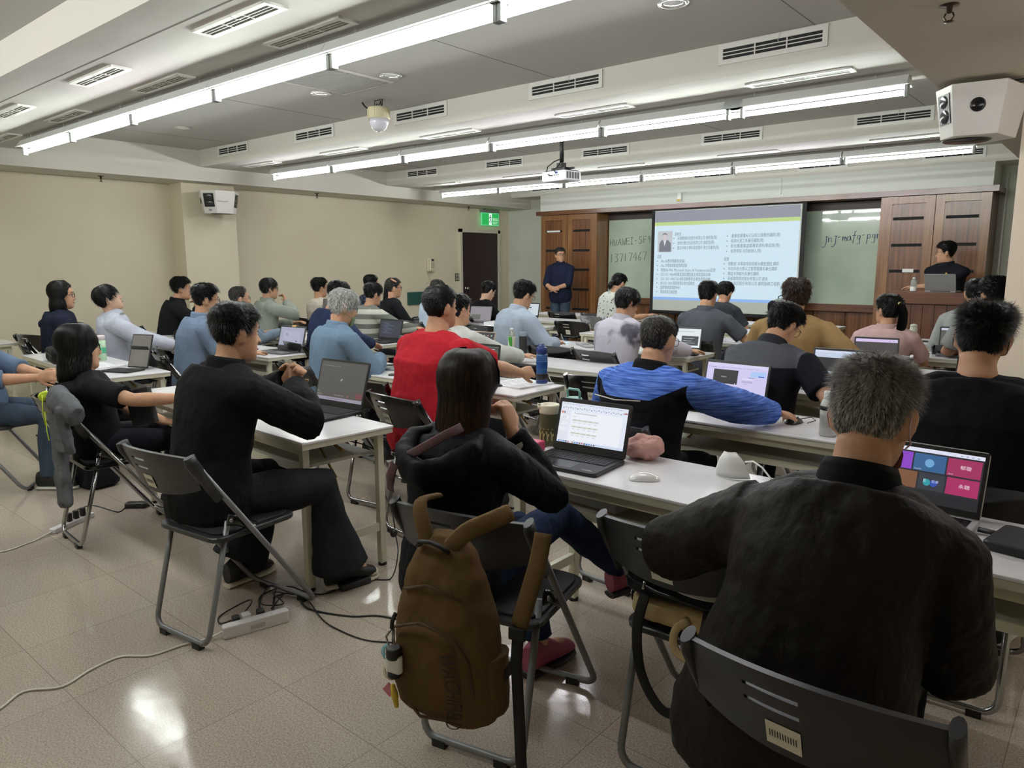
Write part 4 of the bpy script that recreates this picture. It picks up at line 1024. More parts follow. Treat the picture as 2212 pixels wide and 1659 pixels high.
# heather blue / black jacket
jb = cloth('blue_heather_black_jacket', '#0d0f14', .8)
tc_ = N(jb, 'ShaderNodeTexCoord'); mp_ = N(jb, 'ShaderNodeMapping'); mp_.inputs['Scale'].default_value = (3, 3, 60); mp_.inputs['Rotation'].default_value = (0, .06, 0); L(jb, tc_, 'Object', mp_, 0)
nn = N(jb, 'ShaderNodeTexNoise', i_Scale=3.2, i_Detail=6); L(jb, mp_, 0, nn, 0)
rp = N(jb, 'ShaderNodeValToRGB'); e_ = rp.color_ramp.elements; e_[0].position = .32; e_[0].color = (*srgb('#22408f'), 1); e_[1].position = .68; e_[1].color = (*srgb('#6e93e8'), 1); L(jb, nn, 0, rp, 0)
sp_ = N(jb, 'ShaderNodeSeparateXYZ'); L(jb, tc_, 'Object', sp_, 0)
ax = N(jb, 'ShaderNodeMath', operation='ABSOLUTE'); L(jb, sp_, 'X', ax, 0)
# panel edge height: z < .90 + .35*max(|x|-.12, 0)
m1 = N(jb, 'ShaderNodeMath', operation='SUBTRACT'); L(jb, ax, 0, m1, 0); m1.inputs[1].default_value = .12
m2 = N(jb, 'ShaderNodeMath', operation='MAXIMUM'); L(jb, m1, 0, m2, 0); m2.inputs[1].default_value = 0
m3 = N(jb, 'ShaderNodeMath', operation='MULTIPLY_ADD'); L(jb, m2, 0, m3, 0); m3.inputs[1].default_value = .55; m3.inputs[2].default_value = .885
m4 = N(jb, 'ShaderNodeMath', operation='LESS_THAN'); L(jb, sp_, 'Z', m4, 0); L(jb, m3, 0, m4, 1)
m5 = N(jb, 'ShaderNodeMath', operation='LESS_THAN'); L(jb, ax, 0, m5, 0); m5.inputs[1].default_value = .25
blackfac = mul(jb, m4, m5)
xx = mixc(jb, blackfac, (rp, 0), '#0c0e13'); L(jb, xx, 2, B(jb), 'Base Color')
# grey marl / black raglan tee
jg = cloth('grey_marl_black_tee', '#14161d', .8)
b1 = band(jg, 'Z', .93, 2); b0 = band(jg, 'X', -.24, .24); fc = mul(jg, b1, b0); L(jg, mixc(jg, fc, '#14161d', '#4b4d55'), 2, B(jg), 'Base Color')
# striped sweater
js = cloth('grey_striped_sweater', '#9a9a92', .9)
tc2 = N(js, 'ShaderNodeTexCoord'); sp2 = N(js, 'ShaderNodeSeparateXYZ'); L(js, tc2, 'Object', sp2, 0)
a2 = N(js, 'ShaderNodeMath', operation='MULTIPLY'); L(js, sp2, 'Z', a2, 0); a2.inputs[1].default_value = 9.5
a3 = N(js, 'ShaderNodeMath', operation='FRACT'); L(js, a2, 0, a3, 0); a4 = N(js, 'ShaderNodeMath', operation='GREATER_THAN'); L(js, a3, 0, a4, 0); a4.inputs[1].default_value = .5
L(js, mixc(js, a4, '#b9b9b0', '#6a6d68'), 2, B(js), 'Base Color')
# tie-dye shirt
jt = cloth('lavender_tie_dye_shirt', '#c4c0cf', .95)
tc3 = N(jt, 'ShaderNodeTexCoord'); mp3 = N(jt, 'ShaderNodeMapping'); mp3.inputs['Location'].default_value = (.3, .1, .62); L(jt, tc3, 'Object', mp3, 0)
n3_ = N(jt, 'ShaderNodeTexNoise', i_Scale=5.5, i_Detail=5); L(jt, mp3, 0, n3_, 0)
r3 = N(jt, 'ShaderNodeValToRGB'); e_ = r3.color_ramp.elements; e_[0].position = .56; e_[0].color = (*srgb('#c6c2d1'), 1); e_[1].position = .68; e_[1].color = (*srgb('#5b5966'), 1); L(jt, n3_, 0, r3, 0); L(jt, r3, 0, B(jt), 'Base Color')
# patterned blouse
jp = cloth('white_blouse_grey_print', '#c9ccc6', .95)
n4_ = N(jp, 'ShaderNodeTexVoronoi', i_Scale=24); tc4 = N(jp, 'ShaderNodeTexCoord'); L(jp, tc4, 'Object', n4_, 'Vector')
r4 = N(jp, 'ShaderNodeValToRGB'); e_ = r4.color_ramp.elements; e_[0].position = .18; e_[0].color = (*srgb('#3e4542'), 1); e_[1].position = .3; e_[1].color = (*srgb('#cdd0ca'), 1); L(jp, n4_, 0, r4, 0); L(jp, r4, 0, B(jp), 'Base Color')
# dark plaid shirt
jq = cloth('dark_plaid_shirt', '#232b38', .9)
f1 = N(jq, 'ShaderNodeTexChecker', i_Scale=22); f1.inputs['Color1'].default_value = (*srgb('#1b2230'), 1); f1.inputs['Color2'].default_value = (*srgb('#46505c'), 1); tc5 = N(jq, 'ShaderNodeTexCoord'); L(jq, tc5, 'Object', f1, 0); L(jq, f1, 0, B(jq), 'Base Color')
denim = cloth('denim_shirt_blue', '#5d6f87', .72, fold=.8)
jean = cloth('blue_jeans', '#3d4a5a', .6, fold=.8); jeand = cloth('dark_indigo_jeans', '#1d2a44', .7, fold=.8)
blackj = cloth('black_cotton_jacket', '#121315', .8, fold=.9); brownj = cloth('dark_brown_grey_nylon_jacket', '#1f1b19', .8, rough=.6, fold=1.0)
navyj = cloth('navy_black_rain_jacket', '#0b0d13', .8, rough=.65, fold=.9)
redt = cloth('red_tee', '#a51d2a', .85, fold=.5)
# ---- 1 grey-haired man, nearest right
def mask_loops(t, M, c, face=True, chin=0):
    mb = MB(); mm = mat('mask_'+c[1:], c, .8)
    for s in (-1, 1):
        mb.tube([(s*.05, .085, -.055-chin), (s*.075, .03, -.045-chin*.5), (s*.083, -.01, -.035), (s*.085, -.028, -.01), (s*.083, -.018, .02), (s*.078, .005, .02)], .0018, mm, 6)
    rows = []
    for z, y, w_ in ((-.03, .100, .03), (-.045, .104, .045), (-.07, .102, .055), (-.095, .098, .055), (-.115, .085, .045)):
        rows.append([V((w_*math.sin(a), y-.045*(1-math.cos(a)), z-chin)) for a in np.linspace(-1.25, 1.25, 12)])
    ins = [[v*.97 for v in r] for r in rows]
    mb.loft(rows, mm, cap=False, closed=False); mb.loft(ins, mm, cap=False, closed=False)
    o = mb.build('face_mask', t); o.matrix_local = M
t1, M1, A1, r1 = person('person with short grey hair in a dark nylon jacket, nearest at right', (-.40, 1.68, 1.17), brownj,
    short(HGR, t=.006, top=.020, ln=.028, lift=.7, n=12000, wid=.0015, tex=.005, grav=.05, whorl=(.01, -.05)), '#101218', dict(L=dict(world=(-.84, 1.88, .77), hint=(-1, -1.1, -.6), n=(0, 0, -1)), R=dict(w=(.16, .42, .77), hint=(.35, -.3, -1))),
    'grey', 'charcoal folding chair under the grey-haired person in the dark jacket, nearest at right', lean=17, side=8, wid=1.0, fat=1.15, drop=.045, vox=.006, sleeve='long', infl=.032, hpitch=-14, hyaw=-6, collar=cloth('black_knit_collar', '#0d0d0e'), topname='jacket', ear=1.15, belly=.2, showface=False, chair_dy=.02, chair_dx=.12, disp=.022, aline=.12)
mask_loops(t1, M1, '#d9b6c8')
# ---- 2 long-haired woman with backpack
HLG = hairmat('hair_long_brown', '#150f0d', '#2e211b')
lgn = [n_ for n_ in HLG.node_tree.nodes if n_.type == 'HUE_SAT'][0]
tcx = N(HLG, 'ShaderNodeTexCoord'); spx = N(HLG, 'ShaderNodeSeparateXYZ'); L(HLG, tcx, 'Object', spx, 0); mrx = N(HLG, 'ShaderNodeMapRange'); mrx.inputs['From Min'].default_value = .0; mrx.inputs['From Max'].default_value = -.34; L(HLG, spx, 'Z', mrx, 0)
xhl = mixc(HLG, mrx, (lgn, 0), '#4a3324'); L(HLG, xhl, 2, B(HLG), 'Base Color')
longhx = 0
longh = [(-.05, 0, -.022, .082, .073), (-.12, 0, -.035, .086, .062), (-.18, -.002, -.052, .088, .052), (-.25, -.006, -.078, .090, .040), (-.31, -.022, -.095, .094, .032), (-.36, -.05, -.105, .085, .026)]
t2, M2, A2, r2_ = person('person with long straight dark brown hair in a navy-black hooded jacket, legs crossed', (-1.60, 1.68, 1.10), navyj,
    dict(m=HLG, long=longh, n=6000, wid=.0032, front=46, t=.012), jeand, dict(R=dict(w=(.105, .20, .95), hint=(.55, .1, -1), f=(-.3, .1, .9), n=(-1, 0, 0), curl=1.2), L=dict(w=(-.05, .36, .78), hint=(-.3, -.3, -1))), 'grey', None, face=8, lean=10, vox=.006, sleeve='long', infl=.020, hpitch=-2, hyaw=0, topname='jacket', wid=.86, fat=.88, hk=.96, disp=.02,
    legs=dict(L=((-.02, .42, .53), (.10, .40, .10), (.2, 1, 0)), R=((.15, .44, .60), (.29, .72, .32), (.4, .8, .1))), shoe=('#93405a', '#1a1a1e'), aline=.12)
hood = MB()
for rr, z in ((0, 0),):
    pts = [(-.085, .04, .965), (-.115, -.03, .955), (-.095, -.10, .925), (-.05, -.135, .885), (.02, -.145, .865), (.085, -.115, .89), (.12, -.04, .94), (.10, .03, .965)]
    hood.tube(pts, [(.02, .02), (.035, .03), (.052, .034), (.07, .036), (.08, .038), (.066, .036), (.04, .03), (.02, .02)], None, 16)
voxel(hood.build('hood', t2, m=navyj), .008, 3, .02, .08)
st = MB(); st.tube([(-.03, -.165, .935), (.02, -.155, .965), (.07, -.115, 1.0), (.10, -.07, 1.02)], [(.003, .014)]*4, mat('mauve_strap', '#5a4044', .8), 8, up=(0, -1, 0)); st.tube([(-.14, -.125, .80), (-.12, -.15, .85), (-.09, -.16, .90)], [(.003, .016)]*3, MATS['mauve_strap'], 8, up=(0, -1, 0)); st.build('shoulder_strap', t2)
cf = MB(); cf.tube([A2['R'][1].lerp(A2['R'][2], .62), A2['R'][1].lerp(A2['R'][2], .86)], [.05, .047], cloth('grey_cuff', '#a5a19a'), 16); cf.build('cuff', t2)
chair(-1.47, 1.72, R_(13), 'grey', 'charcoal folding chair carrying the brown backpack')
# ---- 3 young man, black jacket, near left
t3, M3, A3, r3_ = person('person with short black hair in a black cotton jacket resting clasped hands by the chin', (-2.905, 1.62, 1.205), blackj,
    short(HB_, t=.010, top=.027, ln=.034, lift=.4, n=6500, wid=.0026), cloth('black_wide_denim', '#222326', .75, fold=.9),
    dict(R=dict(w=(.07, .385, .965), hint=(1, .1, -.75), f=(-.75, .45, .75), n=(-.6, -.5, 0), curl=1.0, spread=.3), L=dict(w=(.0, .395, .975), hint=(-1, .2, -.75), f=(.75, .4, .75), n=(.6, -.5, 0), curl=1.15, spread=.3)), 'grey', 'grey-framed folding chair under the black cotton jacket, nearest at left',
    lean=14, vox=.006, sleeve='long', infl=.032, hpitch=-4, hyaw=-4, topname='jacket', collar=blackj, fat=.95, wid=1.02, legw=1.35, flare=1.9, hemk=.99, sneaker=True, chair_rz=R_(7), thigh=.45, ear=1.1, legs=dict(L=((-.18, .42, .5), (-.20, .22, .12), (-.1, 1, 0)), R=((.17, .44, .5), (.20, .50, .10), (.25, 1, 0))), shoe=('#141416', '#d9d2bf'), chair_dy=.02, chair_dx=.09, disp=.022, aline=.14)
# ---- 4 bob-haired woman, black tee
bob = [(-.05, 0, -.016, .092, .080), (-.09, 0, -.022, .102, .080), (-.13, 0, -.032, .108, .073), (-.165, -.012, -.045, .104, .06), (-.19, -.03, -.05, .088, .048)]
t4, M4, A4, r4_ = person('person with a black bob and black tee, arm stretched to the laptop sleeve', (-4.33, 1.5, 1.05), '#121316',
    dict(m=HB_, long=bob, n=3600, wid=.004, front=42, t=.016, wave=.008), '#15171f', dict(R=dict(w=(.50, .34, .80), hint=(1, -.6, -.6), f=(1, .2, 0)), L=dict(w=(.12, .34, .60), f=(.5, 1, -.2))), 'chrome', 'chrome-legged folding chair with the grey hoodie over its back', face=-12, lean=-8, side=2, vox=.007, hyaw=0, glasses=('glasses_dark',), wid=.92, fat=.95, hk=.98, chair_dy=.06, chair_dx=.06, chair_rz=R_(-4))
# ---- 5 denim shirt person at the left edge
t5, M5, A5, r5_ = person('person in an open light-blue denim shirt holding a phone, cut by the left edge', (-5.86, 1.34, 1.10), denim,
    short(HB_, n=500), jean, dict(R=dict(w=(.20, .42, .77), hint=(1, -.4, -.8), f=(.3, 1, .15), n=(-1, 0, -.2), curl=.7), L=dict(w=(.08, .44, .76), f=(.3, 1, .1), n=(1, 0, 0), curl=.7)), 'grey', 'grey-framed folding chair at the left picture edge', face=-38, lean=-10, vox=.008, sleeve='34', infl=.02, chair_dy=.02)
# ---- 6 red tee
t6, M6, A6, r6_ = person('large person in a red tee with one hand on the blue bottle', (-3.03, 2.96, 1.245), redt,
    short(HB_, t=.008, top=.02, ln=.022, lift=.3, n=5000, wid=.003, tex=.005), '#15171c', dict(R=dict(world=(-2.80, 3.50, .80), hint=(1, -.5, -.9), f=(.1, 1, .05), n=(-.85, .1, -.35), curl=.75, spread=.8), L=dict(w=(-.22, .34, .77), hint=(-1.2, -.3, -.7))), 'chrome', 'chrome folding chair with red showing through its slots', face=-6, lean=8, vox=.0065, wid=1.3, fat=1.4, hpitch=4, belly=.25, ear=1.1, infl=.022, chair_dy=-.04, chair_dx=.12, disp=.016)
band_ = MB(); sh, el, W = A6['R']; d_ = (W-el).normalized(); band_.tube([W-d_*.035, W-d_*.028], [(.031, .027)]*2, mat('olive_bracelet', '#5a6a55', .6), 18, cap=False); band_.build('bracelet', t6)
# ---- 7 blue heather jacket
t7, M7, A7, r7_ = person('balding person in a heather-blue and black jacket using a mouse', (-1.713, 3.12, 1.130), jb,
    short(HDG, t=.006, top=.012, ln=.018, lift=.25, n=4200, wid=.0022, tex=.003, thin=.72, mask='m'), '#14161c', dict(R=dict(world=(-1.24, 3.50, .765), hint=(1, -.6, -.5), f=(.25, 1, -.12), n=(0, 0, -1), curl=.65), L=dict(w=(-.2, .40, .77), hint=(-1, -.3, -.8))), 'grey', 'black folding chair under the heather-blue jacket', face=-4, lean=14, vox=.0065, sleeve='long', infl=.03, hpitch=-10, collar='#101114', ear=1.2, wid=1.12, fat=1.05, hyaw=0, disp=.018, showface=False, topname='jacket', glasses=('glasses_dark',))
lw_ = MB(); lw_.tube([(-.125, -.17, .895), (0, -.19, .888), (.125, -.17, .895)], [(.003, .005)]*3, mat('reflective_piping', '#b9b4b0', .5), 6); lw_.build('piping', t7)
# ---- 8 grey/black tee man looking down
person('person in a grey-and-black sports tee with head bowed over the table', (-1.531, 4.26, 1.133), jg,
    short(HB_, t=.010, top=.03, ln=.04, lift=.4, n=3200, wid=.0035), '#14161c', dict(R=dict(w=(.28, .25, .77), hint=(1, -.4, -.8)), L=dict(w=(-.1, .35, .77))), 'grey', 'black folding chair under the grey-and-black sports tee', face=-12, lean=24, vox=.008, hpitch=-32, wid=1.25, fat=1.2, glasses=('glasses_dark',), collar='#2b2c31', infl=.02, hyaw=-8)
# ---- 9 black tee, far right near
t9, M9, A9, r9_ = person('broad person in a black tee with spiky black hair beside the right pillar', (-0.389, 3.06, 1.227), cloth('black_tee_cotton', '#0f1013', .8, fold=.8),
    short(HB_, t=.010, top=.026, ln=.036, lift=.65, n=8000, wid=.0022, grav=.02), '#101218', dict(R=dict(w=(.36, .22, .78), hint=(1, -.4, -.8)), L=dict(w=(-.12, .38, .77))), 'chrome', 'black folding chair behind the silver laptop, under the broad black tee', face=3, lean=12, vox=.0065, wid=1.22, fat=1.15, hpitch=-4, ear=1.25, infl=.022, showface=False, hyaw=-4, hroll=6, disp=.018)
mask_loops(t9, M9, '#2a2a30')
# ---- 10 mustard
person('person in a mustard jacket leaning over the table beside the pink top', (-1.838, 5.35, 1.247), '#927650',
    short(HBR, t=.016, top=.034, ln=.045, lift=.45, n=3000, wid=.004, tex=.01, mask='low', fade=0), '#23252c', dict(R=dict(w=(.34, .24, .80), hint=(1, -.5, -.8)), L=dict(w=(-.2, .38, .77))), 'chrome', 'black folding chair under the mustard jacket', face=8, lean=16, side=-3, vox=.009, sleeve='34', infl=.03, wid=1.12, fat=1.12, glasses=('glasses_pale', '#8a94a0'), hyaw=20, topname='jacket')
# ---- 11 pink top, ponytail
def pony(M, t, hm):
    rs = np.random.RandomState(5); n_ = 700; mb = MB()
    path = [(0, -.09, .06), (.01, -.125, .06), (.022, -.14, .0), (.026, -.14, -.08), (.02, -.135, -.16), (.012, -.13, -.22), (.0, -.125, -.27)]
    rad = [.016, .02, .03, .034, .03, .022, .008]
    mb.tube(path, [r*.8 for r in rad], hm, 12)
    a = rs.rand(n_)*2*PI; u = .75+.35*rs.rand(n_); P_ = []
    for (x, y, z), r in zip(path, rad): P_.append(np.stack([x+r*u*np.cos(a), y+r*u*np.sin(a)*.8, z+rs.normal(0, .004, n_)], -1))
    ribbons(mb, np.stack(P_, 1), .004, hm); mb.build('ponytail', t).matrix_local = M
    k_ = MB(); k_.tube([(0, -.098, .068), (.004, -.108, .066)], .019, mat('gold_clasp', '#cbb684', .25, .8), 12); k_.build('hair_clasp', t).matrix_local = M
person('person with a black ponytail in a pale pink top, head turned left', (-1.460, 6.36, 1.119), '#c9a9a8', dict(m=HB_, mask='m', t=.008, top=.014, ln=.03, lift=.05, n=1200, wid=.006, tex=.003, grav=0, whorl=(0, -.1), extra=pony),
    '#23252c', None, 'silver', 'silver-backed folding chair under the pale pink top', face=6, lean=6, hyaw=48, hpitch=6, wid=.95, fat=.98, infl=.018, collar='#c3a3a2')
# ---- 12, 13 right edge pair
t12 = person('person in a light grey shirt with a yellow lanyard at right, below the lectern', (-1.02, 7.4, 1.225), '#a9adac', short(HB_, t=.01, top=.02, ln=.03, lift=.3), '#23252c', None, 'chrome', 'folding chair under the light grey shirt with yellow lanyard', lean=8, sleeve='long', collar='#b1b5b4', infl=.02, wid=1.05, hpitch=-8)[0]
person('person with curly black hair and glasses beside the right pillar, grey shirt', (-.83, 6.85, 1.25), '#9da1a1', short(HB_, t=.018, top=.03, ln=.035, lift=.6, tex=.014, n=1500, fade=0), '#23252c', None, 'chrome', 'folding chair under the curly-haired person by the pillar', lean=12, face=14, hyaw=30, glasses=('glasses_dark',), infl=.02)
# ---- 14 man at the lectern
t14, M14, A14, r14 = person('person in a black polo and glasses standing behind the lectern, looking left', (-1.72, 9.98, 1.60), '#14161c', short(HB_, t=.012, top=.03, ln=.035, lift=.5, n=1200), '#1c1d22',
    dict(R=dict(w=(-.2, .3, 1.2)), L=dict(w=(.2, .3, 1.2))), stand=True, face=158, lean=6, hyaw=-58, hpitch=-4, glasses=('glasses_wire', '#6c625a', True), wid=1.12, fat=1.1, collar='#16181e', vox=.009)
b_ = MB(); put_text(b_, 'A Next Wave', .03, (-.06, .17, 1.30), (-1, 0, 0), (0, 0, 1), wl, .12) if 0 else None
lg = MB(); lg.box((-.075, .155, 1.355), (.018, .006, .03), mat('gold_logo', '#c99a3c', .5)); put_text(lg, 'A Next Wave', .022, (-.03, .165, 1.31), (-1, 0, 0), (0, 0, 1), wl, .11); lg.build('shirt_logo', t14)
# ---- 15 standing speaker
person('person in a navy shirt and blue jeans standing with clasped hands before the left cabinet', (-7.53, 10.22, 1.625), '#1b2036', short(HDG, t=.008, top=.02, ln=.026, lift=.3, n=1200), jean,
    dict(R=dict(w=(.05, .27, 1.06), hint=(1, -.5, -.6), f=(-1, .2, .1), n=(0, -1, 0), curl=1.1), L=dict(w=(.0, .27, 1.07), hint=(-1, -.5, -.6), f=(1, .2, .1), n=(0, -1, 0), curl=1.1)), stand=True, face=196, lean=2, hyaw=42, glasses=('glasses_dark',), smile=1, sleeve='34', wid=1.05, fat=1.05, collar='#1b2036', vox=.008, belly=.2)
# ---- 16 patterned blouse
def lowpony(M, t, hm):
    mb = MB(); mb.tube([(0, -.085, -.0), (-.0, -.115, -.02), (-.005, -.125, -.06), (-.01, -.12, -.10), (-.02, -.11, -.13)], [.02, .03, .034, .028, .01], hm, 12); mb.build('ponytail', t).matrix_local = M
person('person in a white grey-printed blouse with a short ponytail, before the left glass board', (-5.25, 8.45, 1.225), jp, dict(m=HB_, mask='m', t=.01, top=.016, ln=.03, lift=.1, n=700, wid=.007, grav=0, extra=lowpony), '#1d2a4a', dict(R=dict(w=(.3, .45, .8), f=(.4, 1, .2))), 'silver', 'silver folding chair under the grey-printed blouse', face=-14, lean=16, hpitch=-22, wid=.95, infl=.022)
# ---- 17 tie-dye
person('person in a lavender-grey tie-dye shirt with chin-length black hair', (-3.181, 5.25, 1.167), jt, bowl(HB_, n=2200, wid=.005), '#23252c', dict(R=dict(w=(.36, .52, .77), f=(.5, 1, 0), hint=(1, -.3, -.8)), L=dict(w=(-.15, .38, .77))), 'chrome', 'black folding chair under the tie-dye shirt', face=-8, lean=12, hpitch=-14, sleeve='long', infl=.026, wid=1.02, collar='#c0bcca', hyaw=-20)
# ---- 18 grey polo and 18b
person('person in a dark grey polo with short black hair, centre right', (-3.030, 6.45, 1.193), '#4d5058', short(HB_, t=.012, top=.026, ln=.032, n=1500), '#1c1d24', dict(R=dict(w=(.3, .4, .77), hint=(1, -.3, -.8))), 'chrome', 'black folding chair under the dark grey polo', lean=8, wid=1.1, fat=1.05, collar='#4d5058', hpitch=-10, infl=.018)
person('person almost hidden behind the grey polo, only dark hair showing', (-3.74, 8.42, 1.13), '#33363c', short(HB_, t=.014, top=.03, ln=.04, n=700), '#1c1d24', None, 'chrome', 'folding chair of the hidden person in the second row from the front', lean=20, hpitch=-20)
# ---- 19 light blue shirt, glasses
person('person in a light blue denim-look shirt and glasses looking down to the right', (-4.282, 5.25, 1.204), '#a3b0c0', short(HB_, t=.012, top=.03, ln=.036, n=2200, wid=.005), '#23252c', dict(R=dict(w=(.2, .38, .77), hint=(1, -.4, -.8))), 'chrome', 'black folding chair under the light blue denim-look shirt', face=-16, lean=12, hpitch=-20, glasses=('glasses_dark',), sleeve='long', collar='#abb5c6', wid=1.08, fat=1.08, infl=.028)
# ---- 20 bun
def bun(M, t, hm):
    mb = MB(); mb.ell((-.0, -.10, .055), (.05, .038, .045), hm, seg=16); mb.ell((.01, -.115, .025), (.04, .03, .035), hm, seg=14)
    mb.build('bun', t).matrix_local = M
person('person with black hair in a bun and a wide-necked black top near the dark door', (-6.69, 7.45, 1.12), '#0f1012', dict(m=HB_, mask='m', t=.01, top=.018, ln=.03, lift=.15, n=600, wid=.008, grav=0, extra=bun), '#1c1d24', None, 'chrome', 'folding chair under the person with the bun', face=-14, lean=14, hpitch=-26, sleeve='long', glasses=('glasses_dark',), wid=.95, skin=1)
# ---- 21 balding white shirt; 21b hidden person with tablet
person('balding grey-haired person in a pale blue striped shirt near the wall telephone', (-6.6, 6.4, 1.18), '#bccbdc', short(HDG, t=.005, top=.008, ln=.014, thin=.8, n=700), '#23252c', None, 'chrome', 'folding chair under the pale blue striped shirt', face=-10, lean=10, hpitch=-14, sleeve='long', wid=1.05)
t21 = person('person in a white jacket with yellow lanyard hidden behind the red tee', (-3.95, 4.05, 1.14), '#c9cac6', short(HB_), '#23252c', dict(R=dict(w=(.26, .52, .77), hint=(1, -.2, -.6), f=(.5, 1, .1)), L=dict(w=(-.3, .4, .78), hint=(-1, -.3, -.6))), 'chrome', 'folding chair under the white jacket behind the red tee', face=-6, lean=10, sleeve='long', infl=.03, wid=1.0)[0]
# ---- 22 striped sweater
person('person in a grey-and-cream striped sweater typing on a laptop', (-6.497, 5.30, 1.152), js, short(HB_, t=.012, top=.028, ln=.036, n=1300, mask='low'), '#23252c', dict(R=dict(w=(.26, .50, .77), f=(.3, 1, 0), hint=(1, -.3, -.6))), 'chrome', 'folding chair under the striped sweater', face=-8, lean=12, hpitch=-8, sleeve='long', infl=.026, wid=1.08)
# ---- 23 hand on head
person('person in a black jacket and glasses with one hand resting on top of the head', (-7.42, 6.4, 1.175), '#15161a', short(HDG, t=.01, top=.024, ln=.03, n=1000), '#23252c', dict(L=dict(w=(-.02, .02, 1.27), hint=(-1, .3, .3), f=(.9, .1, .1), n=(0, -.6, -1), curl=.3, spread=1), R=dict(w=(.2, .38, .77))), 'chrome', 'folding chair under the person with a hand on the head', face=-24, lean=4, hyaw=-6, glasses=('glasses_dark',), sleeve='long', infl=.02)
# ---- 24 plaid
person('person in a dark plaid shirt partly hidden behind the striped sweater', (-8.0, 6.5, 1.215), jq, short(HB_, t=.01, top=.022, ln=.026, n=700), '#23252c', None, 'chrome', 'folding chair under the dark plaid shirt', face=-10, lean=6, sleeve='long')
# ---- 25 white hair, blue jacket, mask
t25, M25, A25, r25 = person('white-haired person in a light blue fleece jacket with a green mask and glasses', (-4.39, 3.3, 1.18), '#6d8399', short(HW_, t=.014, top=.03, ln=.045, lift=.3, n=4500, wid=.003, tex=.006, mask='low', fade=0), '#262a33',
    dict(R=dict(w=(.10, .36, .80), hint=(1, -.2, -.8), f=(-1, .3, 0)), L=dict(w=(-.05, .38, .80), hint=(-1, -.2, -.8), f=(1, .3, 0))), 'grey', 'black folding chair under the light blue fleece jacket', face=-10, lean=10, hpitch=-14, vox=.008, sleeve='long', infl=.03, collar='#7389a0', glasses=('glasses_dark',), hyaw=-14, wid=1.0, topname='jacket')
mask_loops(t25, M25, '#6f7f5e', chin=.01)
# ---- 26 navy sweater behind 25
person('person in a navy sweater behind the white-haired person', (-5.625, 4.18, 1.206), '#232c48', short(HB_, t=.014, top=.026, ln=.04, n=1300, mask='low'), '#1c1d24', dict(R=dict(w=(.3, .36, .77), hint=(1, -.2, -.5))), 'chrome', 'folding chair under the navy sweater', face=-10, lean=16, hpitch=-14, sleeve='long', infl=.024, wid=1.12)
# ---- 27 cream tee
person('person in a cream tee with spiky black hair near the wall', (-8.2, 5.8, 1.18), '#c9c0b2', short(HB_, t=.012, top=.032, ln=.045, lift=.6, n=900), '#1c1d24', None, 'chrome', 'folding chair under the cream tee', face=-6, lean=2, hyaw=-6)
# ---- 28 grey-green shirt, hand on chin
person('person in a grey-green shirt and glasses with a hand at the chin', (-7.92, 4.88, 1.20), '#8b9187', bowl(HB_, n=1200), '#1c1d24', dict(R=dict(w=(.06, .25, 1.04), hint=(1, .3, -.7), f=(-.5, -.1, .8), n=(-.2, -1, 0), curl=1.0), L=dict(w=(.0, .36, .78))), 'chrome', 'folding chair under the grey-green shirt', face=-16, lean=6, hyaw=-2, glasses=('glasses_dark',), sleeve='long', collar='#8b9187', infl=.026)
# ---- 29 balding glasses
person('balding person with wire glasses behind the light blue shirt, near the left pillar', (-7.05, 4.0, 1.14), '#6f7d8c', short(HDG, t=.008, top=.016, ln=.022, mask='recede', n=1200), '#1c1d24', dict(R=dict(w=(.2, .45, .80), f=(.2, 1, .1))), 'chrome', 'folding chair under the balding person with wire glasses', face=-14, lean=10, glasses=('glasses_wire', '#8d8576'), sleeve='long', hyaw=-4)
# ---- 30 light blue shirt, glasses
person('person in a steel-blue shirt and glasses, short hair, third from the left wall', (-5.72, 2.95, 1.21), '#6b7b91', short(HB_, t=.008, top=.03, ln=.036, lift=.5, n=2600, wid=.0045), '#23252c', dict(R=dict(w=(.2, .40, .77))), 'chrome', 'black stickered folding chair under the steel-blue shirt', face=-14, lean=10, hpitch=-4, glasses=('glasses_dark',), wid=1.1, fat=1.12, infl=.024, vox=.008, collar='#6f7f95', hyaw=-4)
# ---- 31 black shirt hand on chin
person('person in a black shirt and pale glasses, hand at the chin, before the left pillar', (-8.2, 3.95, 1.22), '#131417', short(HB_, t=.012, top=.034, ln=.045, lift=.5, n=1600, wid=.005), '#1c1d24', dict(R=dict(w=(.10, .30, 1.0), hint=(1, .3, -.7), f=(-.5, -.1, .8), n=(-.2, -1, 0), curl=1.1), L=dict(w=(.0, .36, .78))), 'chrome', 'folding chair under the black shirt by the left pillar', face=-22, lean=14, glasses=('glasses_pale', '#8a94a0'), infl=.022, collar='#131417', sleeve='long', hyaw=-4)
# ---- 32 pale shirt bowl cut
person('person in a pale grey-blue dress shirt with a rounded black haircut, head tilted back', (-7.0, 2.70, 1.19), '#b9bccb', bowl(HB_, n=2200, wid=.005), '#23252c', dict(R=dict(w=(.34, .42, .77), f=(.6, 1, 0), hint=(1, -.3, -.6))), 'chrome', 'black folding chair under the pale dress shirt', face=-20, lean=-6, hpitch=22, sleeve='long', infl=.028, collar='#bcc0d0', wid=1.02, skin=1, vox=.008)
